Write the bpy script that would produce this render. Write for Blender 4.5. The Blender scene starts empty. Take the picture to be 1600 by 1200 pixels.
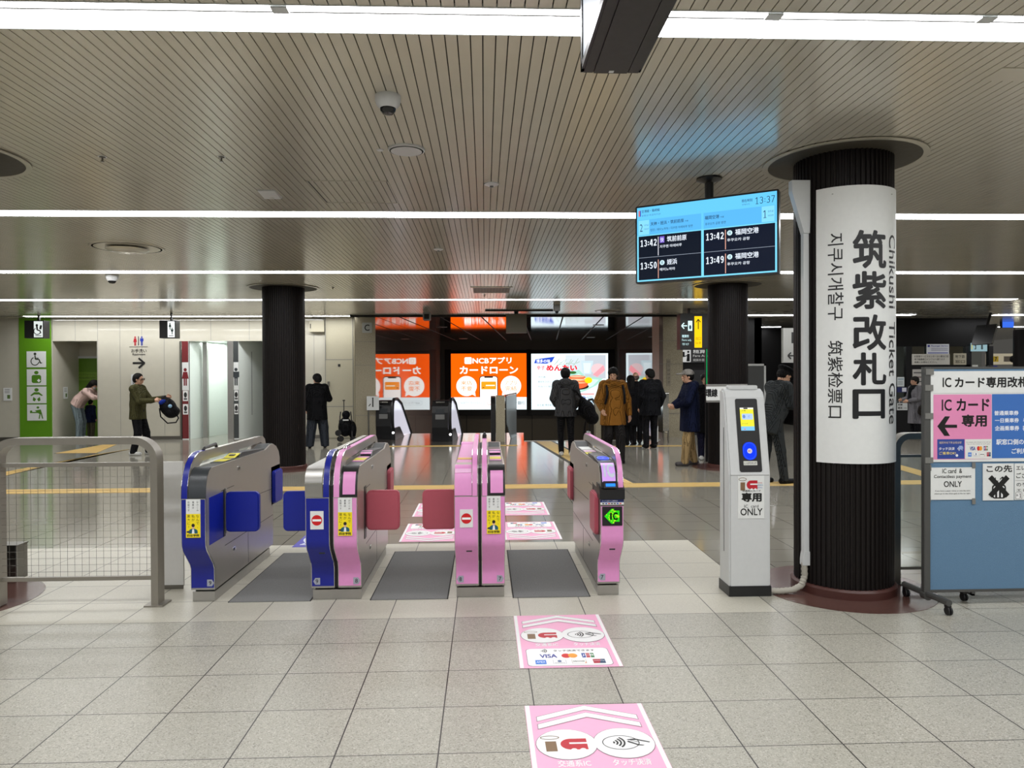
import bpy, bmesh, math, random
import numpy as np
from mathutils import Vector, Matrix
PI = math.pi
random.seed(7)
SC = bpy.context.scene
COL = SC.collection

# ------------------------------------------------------------------ camera
F_PX = 1132.0247          # focal length in pixels of a 1600 wide frame
EYE = 1.5688              # camera height
CM = np.array([[0.9992769416, -0.0377307722, -0.0046885806],
               [-0.0050144147, -0.0085457701, -0.9999509115],
               [0.0376888525, 0.9992513991, -0.0087287888]])
cam_d = bpy.data.cameras.new('camera')
cam = bpy.data.objects.new('camera', cam_d)
COL.objects.link(cam)
cam_d.sensor_width = 36.0
cam_d.lens = F_PX / 1600.0 * 36.0
cam_d.clip_start = 0.05
_r, _d, _f = CM
cam.matrix_world = Matrix(((_r[0], -_d[0], -_f[0], 0), (_r[1], -_d[1], -_f[1], 0),
                           (_r[2], -_d[2], -_f[2], EYE), (0, 0, 0, 1)))
SC.camera = cam


def ray(x, y):
    return CM.T @ np.array([(x - 800) / F_PX, (y - 600) / F_PX, 1.0])


def aty(x, y, Y):
    """world point seen at pixel (x, y) on the plane at depth Y"""
    d = ray(x, y)
    p = d * (Y / d[1])
    return Vector((p[0], Y, p[2] + EYE))


def onz(x, y, z=0.0):
    d = ray(x, y)
    p = d * ((z - EYE) / d[2])
    return Vector((p[0], p[1], z))


def onplane(x, y, P0, n):
    d = ray(x, y)
    o = np.array([0, 0, EYE])
    t = float(np.dot(np.array(P0) - o, np.array(n)) / np.dot(d, np.array(n)))
    p = o + t * d
    return Vector(p)


# ------------------------------------------------------------------ world, exposure
SC.view_settings.view_transform = 'Standard'
SC.view_settings.look = 'None'
SC.view_settings.gamma = 1.0
SC.view_settings.use_curve_mapping = False
SC.view_settings.exposure = 0.35
SC.cycles.sample_clamp_indirect = 3.0
SC.cycles.caustics_refractive = False
W = bpy.data.worlds.new('station_world')
SC.world = W
W.use_nodes = True
bg = W.node_tree.nodes['Background']
bg.inputs[0].default_value = (0.55, 0.53, 0.48, 1)
bg.inputs[1].default_value = 0.10
W.cycles.sampling_method = 'NONE'
STRIP = 16.0              # strength of the ceiling light strips
AD = 1.0                  # strength of the backlit posters


# ------------------------------------------------------------------ materials
def lin(c):
    def f(v):
        v /= 255.0
        return v / 12.92 if v <= 0.04045 else ((v + 0.055) / 1.055) ** 2.4
    return (f(c[0]), f(c[1]), f(c[2]), 1.0)


MATS = {}


def mat(name, rgb, rough=0.5, metal=0.0, var=0.04, scale=30.0, bump=0.0, spec=0.5, emit=None, estr=0.0):
    """plain surface with a little procedural variation of tone and roughness"""
    if name in MATS:
        return MATS[name]
    if .245 < rough < .31:
        rough = .32
    m = bpy.data.materials.new(name)
    m.use_nodes = True
    nt = m.node_tree
    b = nt.nodes['Principled BSDF']
    b.inputs['Metallic'].default_value = metal
    b.inputs['Specular IOR Level'].default_value = spec
    tc = nt.nodes.new('ShaderNodeTexCoord')
    nz = nt.nodes.new('ShaderNodeTexNoise')
    nz.inputs['Scale'].default_value = scale
    nz.inputs['Detail'].default_value = 4
    nt.links.new(tc.outputs['Object'], nz.inputs['Vector'])
    c = lin(rgb)
    mx = nt.nodes.new('ShaderNodeMix')
    mx.data_type = 'RGBA'
    nt.links.new(nz.outputs['Fac'], mx.inputs[0])
    mx.inputs[6].default_value = [max(0, v * (1 - var)) for v in c[:3]] + [1]
    mx.inputs[7].default_value = [min(1, v * (1 + var)) for v in c[:3]] + [1]
    nt.links.new(mx.outputs[2], b.inputs['Base Color'])
    mr = nt.nodes.new('ShaderNodeMapRange')
    mr.inputs[3].default_value = max(0.0, rough * 0.9)
    mr.inputs[4].default_value = min(1.0, rough * 1.1)
    nt.links.new(nz.outputs['Fac'], mr.inputs[0])
    nt.links.new(mr.outputs[0], b.inputs['Roughness'])
    if bump:
        bp = nt.nodes.new('ShaderNodeBump')
        bp.inputs['Strength'].default_value = bump
        bp.inputs['Distance'].default_value = 0.01
        nt.links.new(nz.outputs['Fac'], bp.inputs['Height'])
        nt.links.new(bp.outputs[0], b.inputs['Normal'])
    if emit is not None:
        b.inputs['Emission Color'].default_value = lin(emit)
        b.inputs['Emission Strength'].default_value = estr
    MATS[name] = m
    return m


def ink(rgb, glow=0.0):
    """flat print colour; glow > 0 for lit screens, backlit posters and sheets brightened by glow"""
    key = 'print_%02x%02x%02x_%d' % (rgb[0], rgb[1], rgb[2], int(glow * 100))
    if key in MATS:
        return MATS[key]
    if glow > 0:
        m = mat(key, (6, 6, 6), 0.35, var=0.02, emit=rgb, estr=glow, spec=0.1)
        m.cycles.emission_sampling = 'NONE'      # dim screens light the hall only by what bounces off them
        return m
    return mat(key, rgb, 0.45, var=0.03)


def nodes_of(name, rough=0.4, metal=0.0):
    m = bpy.data.materials.new(name)
    m.use_nodes = True
    nt = m.node_tree
    b = nt.nodes['Principled BSDF']
    b.inputs['Roughness'].default_value = rough
    b.inputs['Metallic'].default_value = metal
    MATS[name] = m
    return m, nt, b


TILE, TX0, TY0 = 0.43, -2.7812, 4.7412


def floor_mat(name, base, dark, light, rough, speck=260.0, grout=0.0022, speck_amt=1.0, waves=0.0):
    m, nt, b = nodes_of(name, rough)
    N, L = nt.nodes.new, nt.links.new
    tc = N('ShaderNodeTexCoord')
    sx = N('ShaderNodeSeparateXYZ')
    L(tc.outputs['Object'], sx.inputs[0])

    def math_(op, a, bb=None):
        n = N('ShaderNodeMath')
        n.operation = op
        for i, v in enumerate((a, bb)):
            if v is None:
                continue
            if isinstance(v, (int, float)):
                n.inputs[i].default_value = v
            else:
                L(v, n.inputs[i])
        return n.outputs[0]

    def dist(o, off):
        q = math_('DIVIDE', math_('SUBTRACT', o, off), TILE)
        return math_('MULTIPLY', math_('ABSOLUTE', math_('SUBTRACT', q, math_('ROUND', q))), TILE), math_('FLOOR', q)
    dx, ix = dist(sx.outputs[0], TX0)
    dy, iy = dist(sx.outputs[1], TY0)
    g = math_('MAXIMUM', math_('LESS_THAN', dx, grout), math_('LESS_THAN', dy, grout * 0.8))
    cb = N('ShaderNodeCombineXYZ')
    L(ix, cb.inputs[0])
    L(iy, cb.inputs[1])
    wn = N('ShaderNodeTexWhiteNoise')
    wn.noise_dimensions = '2D'
    L(cb.outputs[0], wn.inputs['Vector'])
    vz = N('ShaderNodeTexVoronoi') if speck else N('ShaderNodeTexNoise')
    vz.inputs['Scale'].default_value = speck or 1.7
    L(tc.outputs['Object'], vz.inputs['Vector'])
    nz = N('ShaderNodeTexNoise')
    nz.inputs['Scale'].default_value = 3.0
    nz.inputs['Detail'].default_value = 5
    L(tc.outputs['Object'], nz.inputs['Vector'])
    hs = N('ShaderNodeSeparateColor')
    L(vz.outputs['Color'], hs.inputs[0])
    cr = N('ShaderNodeValToRGB')
    e = cr.color_ramp.elements
    e[0].position, e[0].color = 0.0, lin(dark)
    e[1].position, e[1].color = 1.0, lin(light)
    for p, c in ((0.22, base), (0.75, base)):
        q = e.new(p)
        q.color = lin(c)
    L(hs.outputs[0], cr.inputs[0])
    tone = N('ShaderNodeMix')
    tone.data_type = 'RGBA'
    tone.blend_type = 'MULTIPLY'
    tone.inputs[0].default_value = 1.0
    mr = N('ShaderNodeMapRange')
    mr.inputs[3].default_value = 0.93
    mr.inputs[4].default_value = 1.05
    L(math_('MULTIPLY', math_('ADD', wn.outputs['Value'], nz.outputs['Fac']), 0.5), mr.inputs[0])
    L(cr.outputs[0], tone.inputs[6])
    L(mr.outputs[0], tone.inputs[7])
    mx = N('ShaderNodeMix')
    mx.data_type = 'RGBA'
    L(g, mx.inputs[0])
    L(tone.outputs[2], mx.inputs[6])
    mx.inputs[7].default_value = lin((34, 31, 28))
    L(mx.outputs[2], b.inputs['Base Color'])
    rr = N('ShaderNodeMapRange')
    rr.inputs[3].default_value = rough * 0.87
    rr.inputs[4].default_value = rough * 1.15
    L(nz.outputs['Fac'], rr.inputs[0])
    L(rr.outputs[0], b.inputs['Roughness'])
    if waves:
        bp = N('ShaderNodeBump')
        bp.inputs['Strength'].default_value = waves
        bp.inputs['Distance'].default_value = 0.02
        n2 = N('ShaderNodeTexNoise')
        n2.inputs['Scale'].default_value = 2.2
        L(tc.outputs['Object'], n2.inputs['Vector'])
        L(n2.outputs['Fac'], bp.inputs['Height'])
        L(bp.outputs[0], b.inputs['Normal'])
    return m


def granite(name, base, dark, rough=0.45, scale=60):
    m, nt, b = nodes_of(name, rough)
    N, L = nt.nodes.new, nt.links.new
    tc = N('ShaderNodeTexCoord')
    nz = N('ShaderNodeTexNoise')
    nz.inputs['Scale'].default_value = scale
    nz.inputs['Detail'].default_value = 8
    nz.inputs['Roughness'].default_value = 0.75
    L(tc.outputs['Object'], nz.inputs['Vector'])
    cr = N('ShaderNodeValToRGB')
    cr.color_ramp.elements[0].position = 0.35
    cr.color_ramp.elements[0].color = lin(dark)
    cr.color_ramp.elements[1].position = 0.62
    cr.color_ramp.elements[1].color = lin(base)
    L(nz.outputs['Fac'], cr.inputs[0])
    L(cr.outputs[0], b.inputs['Base Color'])
    return m


def wavy(name, rgb, rough, metal=0.0, wave=0.15, scale=1.2, spec=0.5):
    """polished panel, slightly uneven so that reflections waver"""
    m = mat(name, rgb, rough, metal, var=0.05, scale=6, spec=spec)
    nt = m.node_tree
    b = nt.nodes['Principled BSDF']
    tc = nt.nodes.new('ShaderNodeTexCoord')
    n = nt.nodes.new('ShaderNodeTexNoise')
    n.inputs['Scale'].default_value = scale
    n.inputs['Detail'].default_value = 1
    nt.links.new(tc.outputs['Object'], n.inputs['Vector'])
    bp = nt.nodes.new('ShaderNodeBump')
    bp.inputs['Strength'].default_value = wave
    bp.inputs['Distance'].default_value = 0.02
    nt.links.new(n.outputs['Fac'], bp.inputs['Height'])
    nt.links.new(bp.outputs[0], b.inputs['Normal'])
    return m


def wavebands(name, rgb, rough, metal, scale, strength, axis='X'):
    """brushed or ribbed metal: fine bands bend the highlights along one axis"""
    m = mat(name, rgb, rough, metal, var=0.05, scale=12)
    nt = m.node_tree
    b = nt.nodes['Principled BSDF']
    tc = nt.nodes.new('ShaderNodeTexCoord')
    w = nt.nodes.new('ShaderNodeTexWave')
    w.bands_direction = axis
    w.inputs['Scale'].default_value = scale
    w.inputs['Distortion'].default_value = 0.2
    nt.links.new(tc.outputs['Object'], w.inputs['Vector'])
    bp = nt.nodes.new('ShaderNodeBump')
    bp.inputs['Strength'].default_value = strength
    bp.inputs['Distance'].default_value = 0.002
    nt.links.new(w.outputs['Fac'], bp.inputs['Height'])
    nt.links.new(bp.outputs[0], b.inputs['Normal'])
    return m


STEEL = wavebands('brushed_steel', (176, 174, 170), 0.28, 0.9, 90, 0.05, 'Z')
STEEL_D = mat('satin_steel_dark', (120, 117, 110), 0.35, 0.85)
CHROME = mat('polished_steel', (205, 205, 202), 0.14, 1.0)
BLUE = mat('gate_blue_film', (10, 26, 138), 0.32, scale=40)
PINK = mat('gate_pink_film', (228, 150, 206), 0.35, scale=40)
FLAP_B = mat('flap_blue_pad', (6, 30, 150), 0.4)
FLAP_P = mat('flap_rose_pad', (184, 84, 100), 0.45)
BLACK = mat('black_plastic', (22, 22, 24), 0.38)
BLACK_M = mat('black_matte', (14, 14, 14), 0.7)
CHAR = mat('charcoal_panel', (52, 56, 60), 0.32)
RUBBER = mat('dark_rubber', (35, 34, 33), 0.8)
PILLAR = mat('dark_brown_ribs', (25, 21, 20), 0.45, spec=0.2)
MAROON = mat('maroon_kerb', (74, 40, 34), 0.4)
MAROON_F = mat('maroon_floor_ring', (90, 63, 57), 0.22)
WHITE = mat('white_sheet', (226, 228, 226), 0.5)
OFFWHITE = mat('offwhite_enamel', (200, 203, 203), 0.38)
KIOSK = mat('light_grey_casing', (204, 206, 206), 0.4)
GREY = mat('grey_paint', (128, 128, 126), 0.5)
WALL = wavy('cream_wall_panels', (192, 188, 173), 0.045, wave=0.10, scale=1.3)
WALL_IN = mat('white_corridor_tiles', (225, 232, 226), 0.3)
GREEN = mat('green_wall_panel', (92, 146, 22), 0.35)
GREEN_D = mat('green_door_leaf', (88, 128, 20), 0.4)
BEIGE = mat('beige_service_panel', (178, 172, 150), 0.45)
DARKWALL = mat('dark_shop_wall', (16, 15, 15), 0.4, spec=0.25)
MIRROR_D = mat('polished_bronze_panels', (150, 134, 128), 0.03, 0.5, var=.03, scale=2)
MIRROR_C = wavebands('polished_ceiling_panels', (176, 168, 166), 0.05, 0.95, 5, 0.03, 'Y')
BRONZE = mat('dark_bronze_cladding', (82, 76, 62), 0.35)
GRANITE = granite('grey_granite', (188, 178, 152), (126, 118, 98))
SLAT = mat('ceiling_slat_enamel', (200, 194, 179), 0.2, metal=0.3, scale=4, var=0.05)
VOID = mat('ceiling_void', (24, 21, 17), 0.8)
RIM_IN = mat('opening_lining', (62, 57, 46), 0.6)
CARPET = mat('grey_gate_mat', (122, 122, 122), 0.95, scale=220, var=0.35, bump=0.6)
YELLOW = mat('tactile_yellow', (208, 178, 112), 0.5)
TACT_D = mat('tactile_dark_border', (70, 68, 60), 0.5)
GLASS = None
RAIL_M = mat('railing_steel', (150, 145, 136), 0.34, 0.65)


def glass(name, tint=(235, 245, 240), rough=0.02, alpha=0.2):
    if name in MATS:
        return MATS[name]
    m, nt, b = nodes_of(name, rough)
    out = nt.nodes['Material Output']
    tr = nt.nodes.new('ShaderNodeBsdfTransparent')
    tr.inputs[0].default_value = lin(tint)
    gl = nt.nodes.new('ShaderNodeBsdfGlossy')
    gl.inputs['Roughness'].default_value = rough
    fr = nt.nodes.new('ShaderNodeFresnel')
    mx = nt.nodes.new('ShaderNodeMixShader')
    ad = nt.nodes.new('ShaderNodeMath')
    ad.operation = 'ADD'
    ad.inputs[1].default_value = alpha
    nt.links.new(fr.outputs[0], ad.inputs[0])
    nt.links.new(ad.outputs[0], mx.inputs[0])
    nt.links.new(tr.outputs[0], mx.inputs[1])
    nt.links.new(gl.outputs[0], mx.inputs[2])
    nt.links.new(mx.outputs[0], out.inputs[0])
    return m


GLASS = glass('clear_glass', (248, 251, 249), .02, .03)


def lamp_mat(name, rgb, s):
    return mat(name, (230, 230, 228), 0.5, emit=rgb, estr=s, var=0.01)


LED = lamp_mat('led_diffuser', (252, 253, 255), STRIP)
SPOT = lamp_mat('downlight_lens', (255, 250, 242), 20.0)
HALL_SPOT = lamp_mat('hall_downlight_lens', (255, 246, 236), 60.0)


# ------------------------------------------------------------------ mesh helpers
class MB:
    def __init__(s):
        s.v, s.f, s.m, s.mats = [], [], [], []

    def mi(s, m):
        if m not in s.mats:
            s.mats.append(m)
        return s.mats.index(m)

    def add(s, verts, faces, m):
        k = len(s.v)
        i = s.mi(m)
        s.v += [tuple(p) for p in verts]
        for f in faces:
            s.f.append(tuple(k + j for j in f))
            s.m.append(i)
        return s

    def box(s, x0, x1, y0, y1, z0, z1, m):
        v = [(x0, y0, z0), (x1, y0, z0), (x1, y1, z0), (x0, y1, z0), (x0, y0, z1), (x1, y0, z1), (x1, y1, z1), (x0, y1, z1)]
        return s.add(v, [(0, 3, 2, 1), (4, 5, 6, 7), (0, 1, 5, 4), (1, 2, 6, 5), (2, 3, 7, 6), (3, 0, 4, 7)], m)

    def rbox(s, x0, x1, y0, y1, z0, z1, m, r=0.01, axis='y', n=5):
        """box with rounded corners in the plane across axis"""
        if axis == 'y':
            return s.prism(rrect(x0, x1, z0, z1, r, n), 'y', y0, y1, m)
        if axis == 'z':
            return s.prism(rrect(x0, x1, y0, y1, r, n), 'z', z0, z1, m)
        return s.prism(rrect(y0, y1, z0, z1, r, n), 'x', x0, x1, m)

    def prism(s, pts, axis, a, b, m, taper=1.0):
        n = len(pts)

        def P(p, t):
            if axis == 'x':
                return (t, p[0], p[1])
            if axis == 'y':
                return (p[0], t, p[1])
            return (p[0], p[1], t)
        v = [P(p, a) for p in pts] + [P(p, b) for p in pts]
        f = [tuple(range(n))[::-1], tuple(range(n, 2 * n))]
        f += [(i, (i + 1) % n, n + (i + 1) % n, n + i) for i in range(n)]
        return s.add(v, f, m)

    def band(s, path, axis, a, b, th, m):
        """thin strip that follows an open path (in the plane across axis), th thick"""
        P = [Vector((p[0], p[1])) for p in path]
        out = []
        for i, p in enumerate(P):
            t = (P[min(i + 1, len(P) - 1)] - P[max(i - 1, 0)]).normalized()
            out.append(p + Vector((-t.y, t.x)) * th)
        return s.prism([tuple(p) for p in P] + [tuple(p) for p in out[::-1]], axis, a, b, m)

    def tube(s, pts, r, m, n=10, close=False):
        P = [Vector(p) for p in pts]
        rr = r if isinstance(r, (list, tuple)) else [r] * len(P)
        rings = []
        up = None
        for i, p in enumerate(P):
            t = (P[min(i + 1, len(P) - 1)] - P[max(i - 1, 0)])
            t = t.normalized() if t.length > 1e-9 else Vector((0, 0, 1))
            if up is None:
                up = t.orthogonal().normalized()
            a = (up - t * up.dot(t))
            a = a.normalized() if a.length > 1e-6 else t.orthogonal().normalized()
            up = a
            b = t.cross(a)
            rings.append([p + (a * math.cos(2 * PI * k / n) + b * math.sin(2 * PI * k / n)) * rr[i] for k in range(n)])
        v = [q for R in rings for q in R]
        f = []
        for i in range(len(rings) - 1):
            for k in range(n):
                f.append((i * n + k, i * n + (k + 1) % n, (i + 1) * n + (k + 1) % n, (i + 1) * n + k))
        f.append(tuple(range(n))[::-1])
        f.append(tuple(range((len(rings) - 1) * n, len(rings) * n)))
        return s.add(v, f, m)

    def lathe(s, prof, m, c=(0, 0, 0), n=32, axis='z'):
        v = []
        for r, z in prof:
            for k in range(n):
                a = 2 * PI * k / n
                x, y = r * math.cos(a), r * math.sin(a)
                if axis == 'z':
                    p = (c[0] + x, c[1] + y, c[2] + z)
                elif axis == 'x':
                    p = (c[0] + z, c[1] + x, c[2] + y)
                else:
                    p = (c[0] + x, c[1] + z, c[2] + y)
                v.append(p)
        f = []
        for i in range(len(prof) - 1):
            for k in range(n):
                f.append((i * n + k, i * n + (k + 1) % n, (i + 1) * n + (k + 1) % n, (i + 1) * n + k))
        if prof[0][0] > 1e-6:
            f.append(tuple(range(n))[::-1])
        if prof[-1][0] > 1e-6:
            f.append(tuple(range((len(prof) - 1) * n, len(prof) * n)))
        return s.add(v, f, m)

    def quad(s, a, b, c, d, m):
        return s.add([a, b, c, d], [(0, 1, 2, 3)], m)

    def build(s, name, parent=None, loc=None, smooth=False):
        me = bpy.data.meshes.new(name)
        me.from_pydata(s.v, [], s.f)
        for m in s.mats:
            me.materials.append(m)
        me.polygons.foreach_set('material_index', s.m)
        me.update()
        bm = bmesh.new()
        bm.from_mesh(me)
        bmesh.ops.remove_doubles(bm, verts=bm.verts, dist=1e-6)
        bmesh.ops.recalc_face_normals(bm, faces=bm.faces)
        if smooth:
            for f in bm.faces:
                f.smooth = True
            for e in bm.edges:
                if len(e.link_faces) == 2:
                    e.smooth = e.calc_face_angle(0) < 0.6
        bm.to_mesh(me)
        bm.free()
        o = bpy.data.objects.new(name, me)
        COL.objects.link(o)
        if parent is not None:
            o.parent = parent
        if loc is not None:
            o.location = loc
        return o


def rrect(x0, x1, y0, y1, r, n=5):
    p = []
    for cx, cy, a0 in ((x1 - r, y0 + r, -90), (x1 - r, y1 - r, 0), (x0 + r, y1 - r, 90), (x0 + r, y0 + r, 180)):
        for k in range(n + 1):
            a = math.radians(a0 + 90 * k / n)
            p.append((cx + r * math.cos(a), cy + r * math.sin(a)))
    return p


def arc(cx, cy, r, a0, a1, n=12, ry=None):
    ry = r if ry is None else ry
    return [(cx + r * math.cos(math.radians(a0 + (a1 - a0) * k / n)), cy + ry * math.sin(math.radians(a0 + (a1 - a0) * k / n))) for k in range(n + 1)]


def tag(o, label, cat, group=None):
    o['label'] = label
    o['category'] = cat
    if group:
        o['group'] = group
    return o


def thing(name, label, cat, loc=(0, 0, 0), rz=0.0, group=None):
    o = bpy.data.objects.new(name, None)
    o.empty_display_size = 0.1
    COL.objects.link(o)
    o.location = loc
    o.rotation_euler = (0, 0, rz)
    return tag(o, label, cat, group)


def struct(o):
    o['kind'] = 'structure'
    return o


def dup(root, loc, label, rz=None):
    r = root.copy()
    COL.objects.link(r)
    r.location = loc
    r['label'] = label
    if rz is not None:
        r.rotation_euler = (0, 0, rz)

    def kids(a, b):
        for ch in list(a.children):
            if ch == b:
                continue
            c = ch.copy()
            COL.objects.link(c)
            c.parent = b
            kids(ch, c)
    kids(root, r)
    return r


# ------------------------------------------------------------------ lettering
_TXT = {}


def glyphs(s, bold=0.0, space=1.0):
    """flat outline mesh of a string: vertices and faces"""
    k = (s, bold, space)
    if k in _TXT:
        return _TXT[k]
    cu = bpy.data.curves.new('t', 'FONT')
    cu.body = s
    cu.size = 1.0
    cu.offset = min(bold, 0.0)
    cu.space_character = space
    cu.resolution_u = 3
    o = bpy.data.objects.new('t', cu)
    COL.objects.link(o)
    dg = bpy.context.evaluated_depsgraph_get()
    dg.update()
    me = bpy.data.meshes.new_from_object(o.evaluated_get(dg))
    v = [(p.co.x, p.co.y) for p in me.vertices]
    f = [tuple(p.vertices) for p in me.polygons]
    if bold > 0.006:         # heavier strokes: the same letters laid over themselves a hair apart
        n0, v0, f0 = len(v), v, f
        v, f = [], []
        ring = [(0, 0)] + [(math.cos(a) * bold, math.sin(a) * bold) for a in [2 * PI * k / (8 if bold > .02 else 4) + PI / 4 for k in range(8 if bold > .02 else 4)]]
        for i, (dx, dy) in enumerate(ring):
            v += [(x + dx, y + dy) for x, y in v0]
            f += [tuple(j + i * n0 for j in q) for q in f0]
        v = [(p[0], p[1], (i // n0) * 0.00003) for i, p in enumerate(v)]
    bpy.data.objects.remove(o)
    bpy.data.curves.remove(cu)
    bpy.data.meshes.remove(me)
    if not v:
        v, f = [(0, 0), (0.1, 0), (0.1, 0.1)], [(0, 1, 2)]
    _TXT[k] = (v, f)
    return v, f


class Art:
    """flat artwork: shapes in layers on a u,v plane"""

    def __init__(s, glow=0.0):
        s.it = []
        s.glow = glow
        s.z = 0

    def m(s, c):
        return c if not isinstance(c, tuple) else ink(c, s.glow)

    def poly(s, pts, c, z=None):
        s.z += 0.02
        s.it.append(([tuple(p) for p in pts], [tuple(range(len(pts)))], s.m(c), s.z if z is None else z))
        return s

    def rect(s, x0, y0, x1, y1, c, z=None):
        return s.poly([(x0, y0), (x1, y0), (x1, y1), (x0, y1)], c, z)

    def rr(s, x0, y0, x1, y1, r, c):
        return s.poly(rrect(x0, x1, y0, y1, r), c)

    def ell(s, cx, cy, rx, ry, c, a0=0, a1=360, n=28):
        return s.poly(arc(cx, cy, rx, a0, a1 if a1 - a0 < 360 else a0 + 360 * (n - 1) / n, n - 1, ry), c)

    def ring(s, cx, cy, rx, ry, t, c, a0=0, a1=360, n=36):
        o = arc(cx, cy, rx, a0, a1, n, ry)
        i = arc(cx, cy, rx - t, a0, a1, n, ry - t)
        s.z += 0.02
        s.it.append((o + i, [(k, k + 1, n + 2 + k, n + 1 + k) for k in range(n)], s.m(c), s.z))
        return s

    def line(s, x0, y0, x1, y1, w, c):
        d = Vector((x1 - x0, y1 - y0)).normalized()
        q = Vector((-d.y, d.x)) * w / 2
        return s.poly([(x0 + q.x, y0 + q.y), (x0 - q.x, y0 - q.y), (x1 - q.x, y1 - q.y), (x1 + q.x, y1 + q.y)], c)

    def text(s, t, x0, y0, x1, y1, c, bold=0.0, space=1.0, rot=False):
        """lettering stretched into the box; rot turns it a quarter clockwise (reads downward)"""
        v, f = glyphs(t, bold, space)
        ax, bx = min(p[0] for p in v), max(p[0] for p in v)
        ay, by = min(p[1] for p in v), max(p[1] for p in v)
        w, h = max(bx - ax, 1e-6), max(by - ay, 1e-6)
        if rot:
            q = [(x0 + (p[1] - ay) / h * (x1 - x0), y1 - (p[0] - ax) / w * (y1 - y0)) + tuple(p[2:]) for p in v]
        else:
            q = [(x0 + (p[0] - ax) / w * (x1 - x0), y0 + (p[1] - ay) / h * (y1 - y0)) + tuple(p[2:]) for p in v]
        s.z += 0.02
        s.it.append((q, f, s.m(c), s.z))
        return s

    def digits(s, t, x0, y0, x1, y1, c, w=.13):
        """figures of a clock, drawn with strokes; w is the stroke width as a share of the height"""
        H = y1 - y0
        n = sum(.5 if ch == ':' else 1 for ch in t)
        cw = (x1 - x0) / n
        k = w * H
        x = x0
        for ch in t:
            g = cw * .5 if ch == ':' else cw
            a, b = x + g * .12, x + g * .88
            m = (a + b) / 2
            R = (b - a) / 2
            if ch == ':':
                for yy in (.25, .62):
                    s.rect(m - k * .6, y0 + H * yy - k * .6, m + k * .6, y0 + H * yy + k * .6, c)
            elif ch == '1':
                s.rect(m - k * .2, y0, m + k * .8, y1, c)
                s.poly([(m - k * .2, y1), (m - R * .8, y1 - H * .16), (m - R * .8, y1 - H * .28), (m - k * .2, y1 - H * .14)], c)
                s.rect(m - R * .75, y0, m + R * .95, y0 + k * .8, c)
            elif ch in '3':
                s.ring(m - R * .1, y1 - H * .27, R, H * .27, k, c, -90, 150, 14)
                s.ring(m - R * .1, y0 + H * .29, R * 1.05, H * .29, k, c, -150, 90, 14)
            elif ch == '7':
                s.rect(a, y1 - k, b, y1, c)
                s.poly([(b, y1 - k), (b - k * 1.1, y1 - k), (a + R * .3, y0), (a + R * .3 + k * 1.1, y0)], c)
            elif ch == '4':
                s.rect(b - R * .55 - k / 2, y0, b - R * .55 + k / 2, y1, c)
                s.rect(a, y0 + H * .22, b, y0 + H * .22 + k * .9, c)
                s.poly([(a, y0 + H * .22 + k * .9), (a + k * .9, y0 + H * .22 + k * .9), (b - R * .55, y1), (b - R * .55 - k, y1)], c)
            elif ch == '2':
                s.ring(m, y1 - H * .3, R, H * .3, k, c, -25, 165, 14)
                s.poly([(b - k * .2, y1 - H * .44), (b - k * 1.2, y1 - H * .4), (a, y0 + k * .7), (a, y0), (a + k, y0)], c)
                s.rect(a, y0, b, y0 + k, c)
            elif ch == '5':
                s.rect(a + R * .15, y1 - k, b - R * .1, y1, c)
                s.rect(a + R * .15, y0 + H * .48, a + R * .15 + k * .9, y1, c)
                s.ring(m - R * .1, y0 + H * .31, R * 1.05, H * .31, k, c, -150, 130, 16)
            elif ch == '0':
                s.ring(m, y0 + H / 2, R, H / 2, k, c)
            elif ch == '9':
                s.ring(m, y1 - H * .31, R, H * .31, k, c)
                s.ring(m, y0 + H * .5, R, H * .5, k, c, -130, 40, 14)
            elif ch == '8':
                s.ring(m, y1 - H * .26, R * .9, H * .26, k, c)
                s.ring(m, y0 + H * .28, R, H * .28, k, c)
            x += g
        return s

    def column(s, t, cx, y_top, size, step, c, bold=0.0):
        """characters one under another"""
        for i, ch in enumerate(t):
            if ch == ' ':
                continue
            v, f = glyphs(ch, bold)
            rx = max(p[0] for p in v) - min(p[0] for p in v)
            mx = (max(p[0] for p in v) + min(p[0] for p in v)) / 2
            k = size / 0.95
            s.it.append(([(cx + (p[0] - mx) * k, y_top - i * step - size * 0.88 + p[1] * k) for p in v], f, s.m(c), s.z + 0.02))
        s.z += 0.02
        return s

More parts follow.
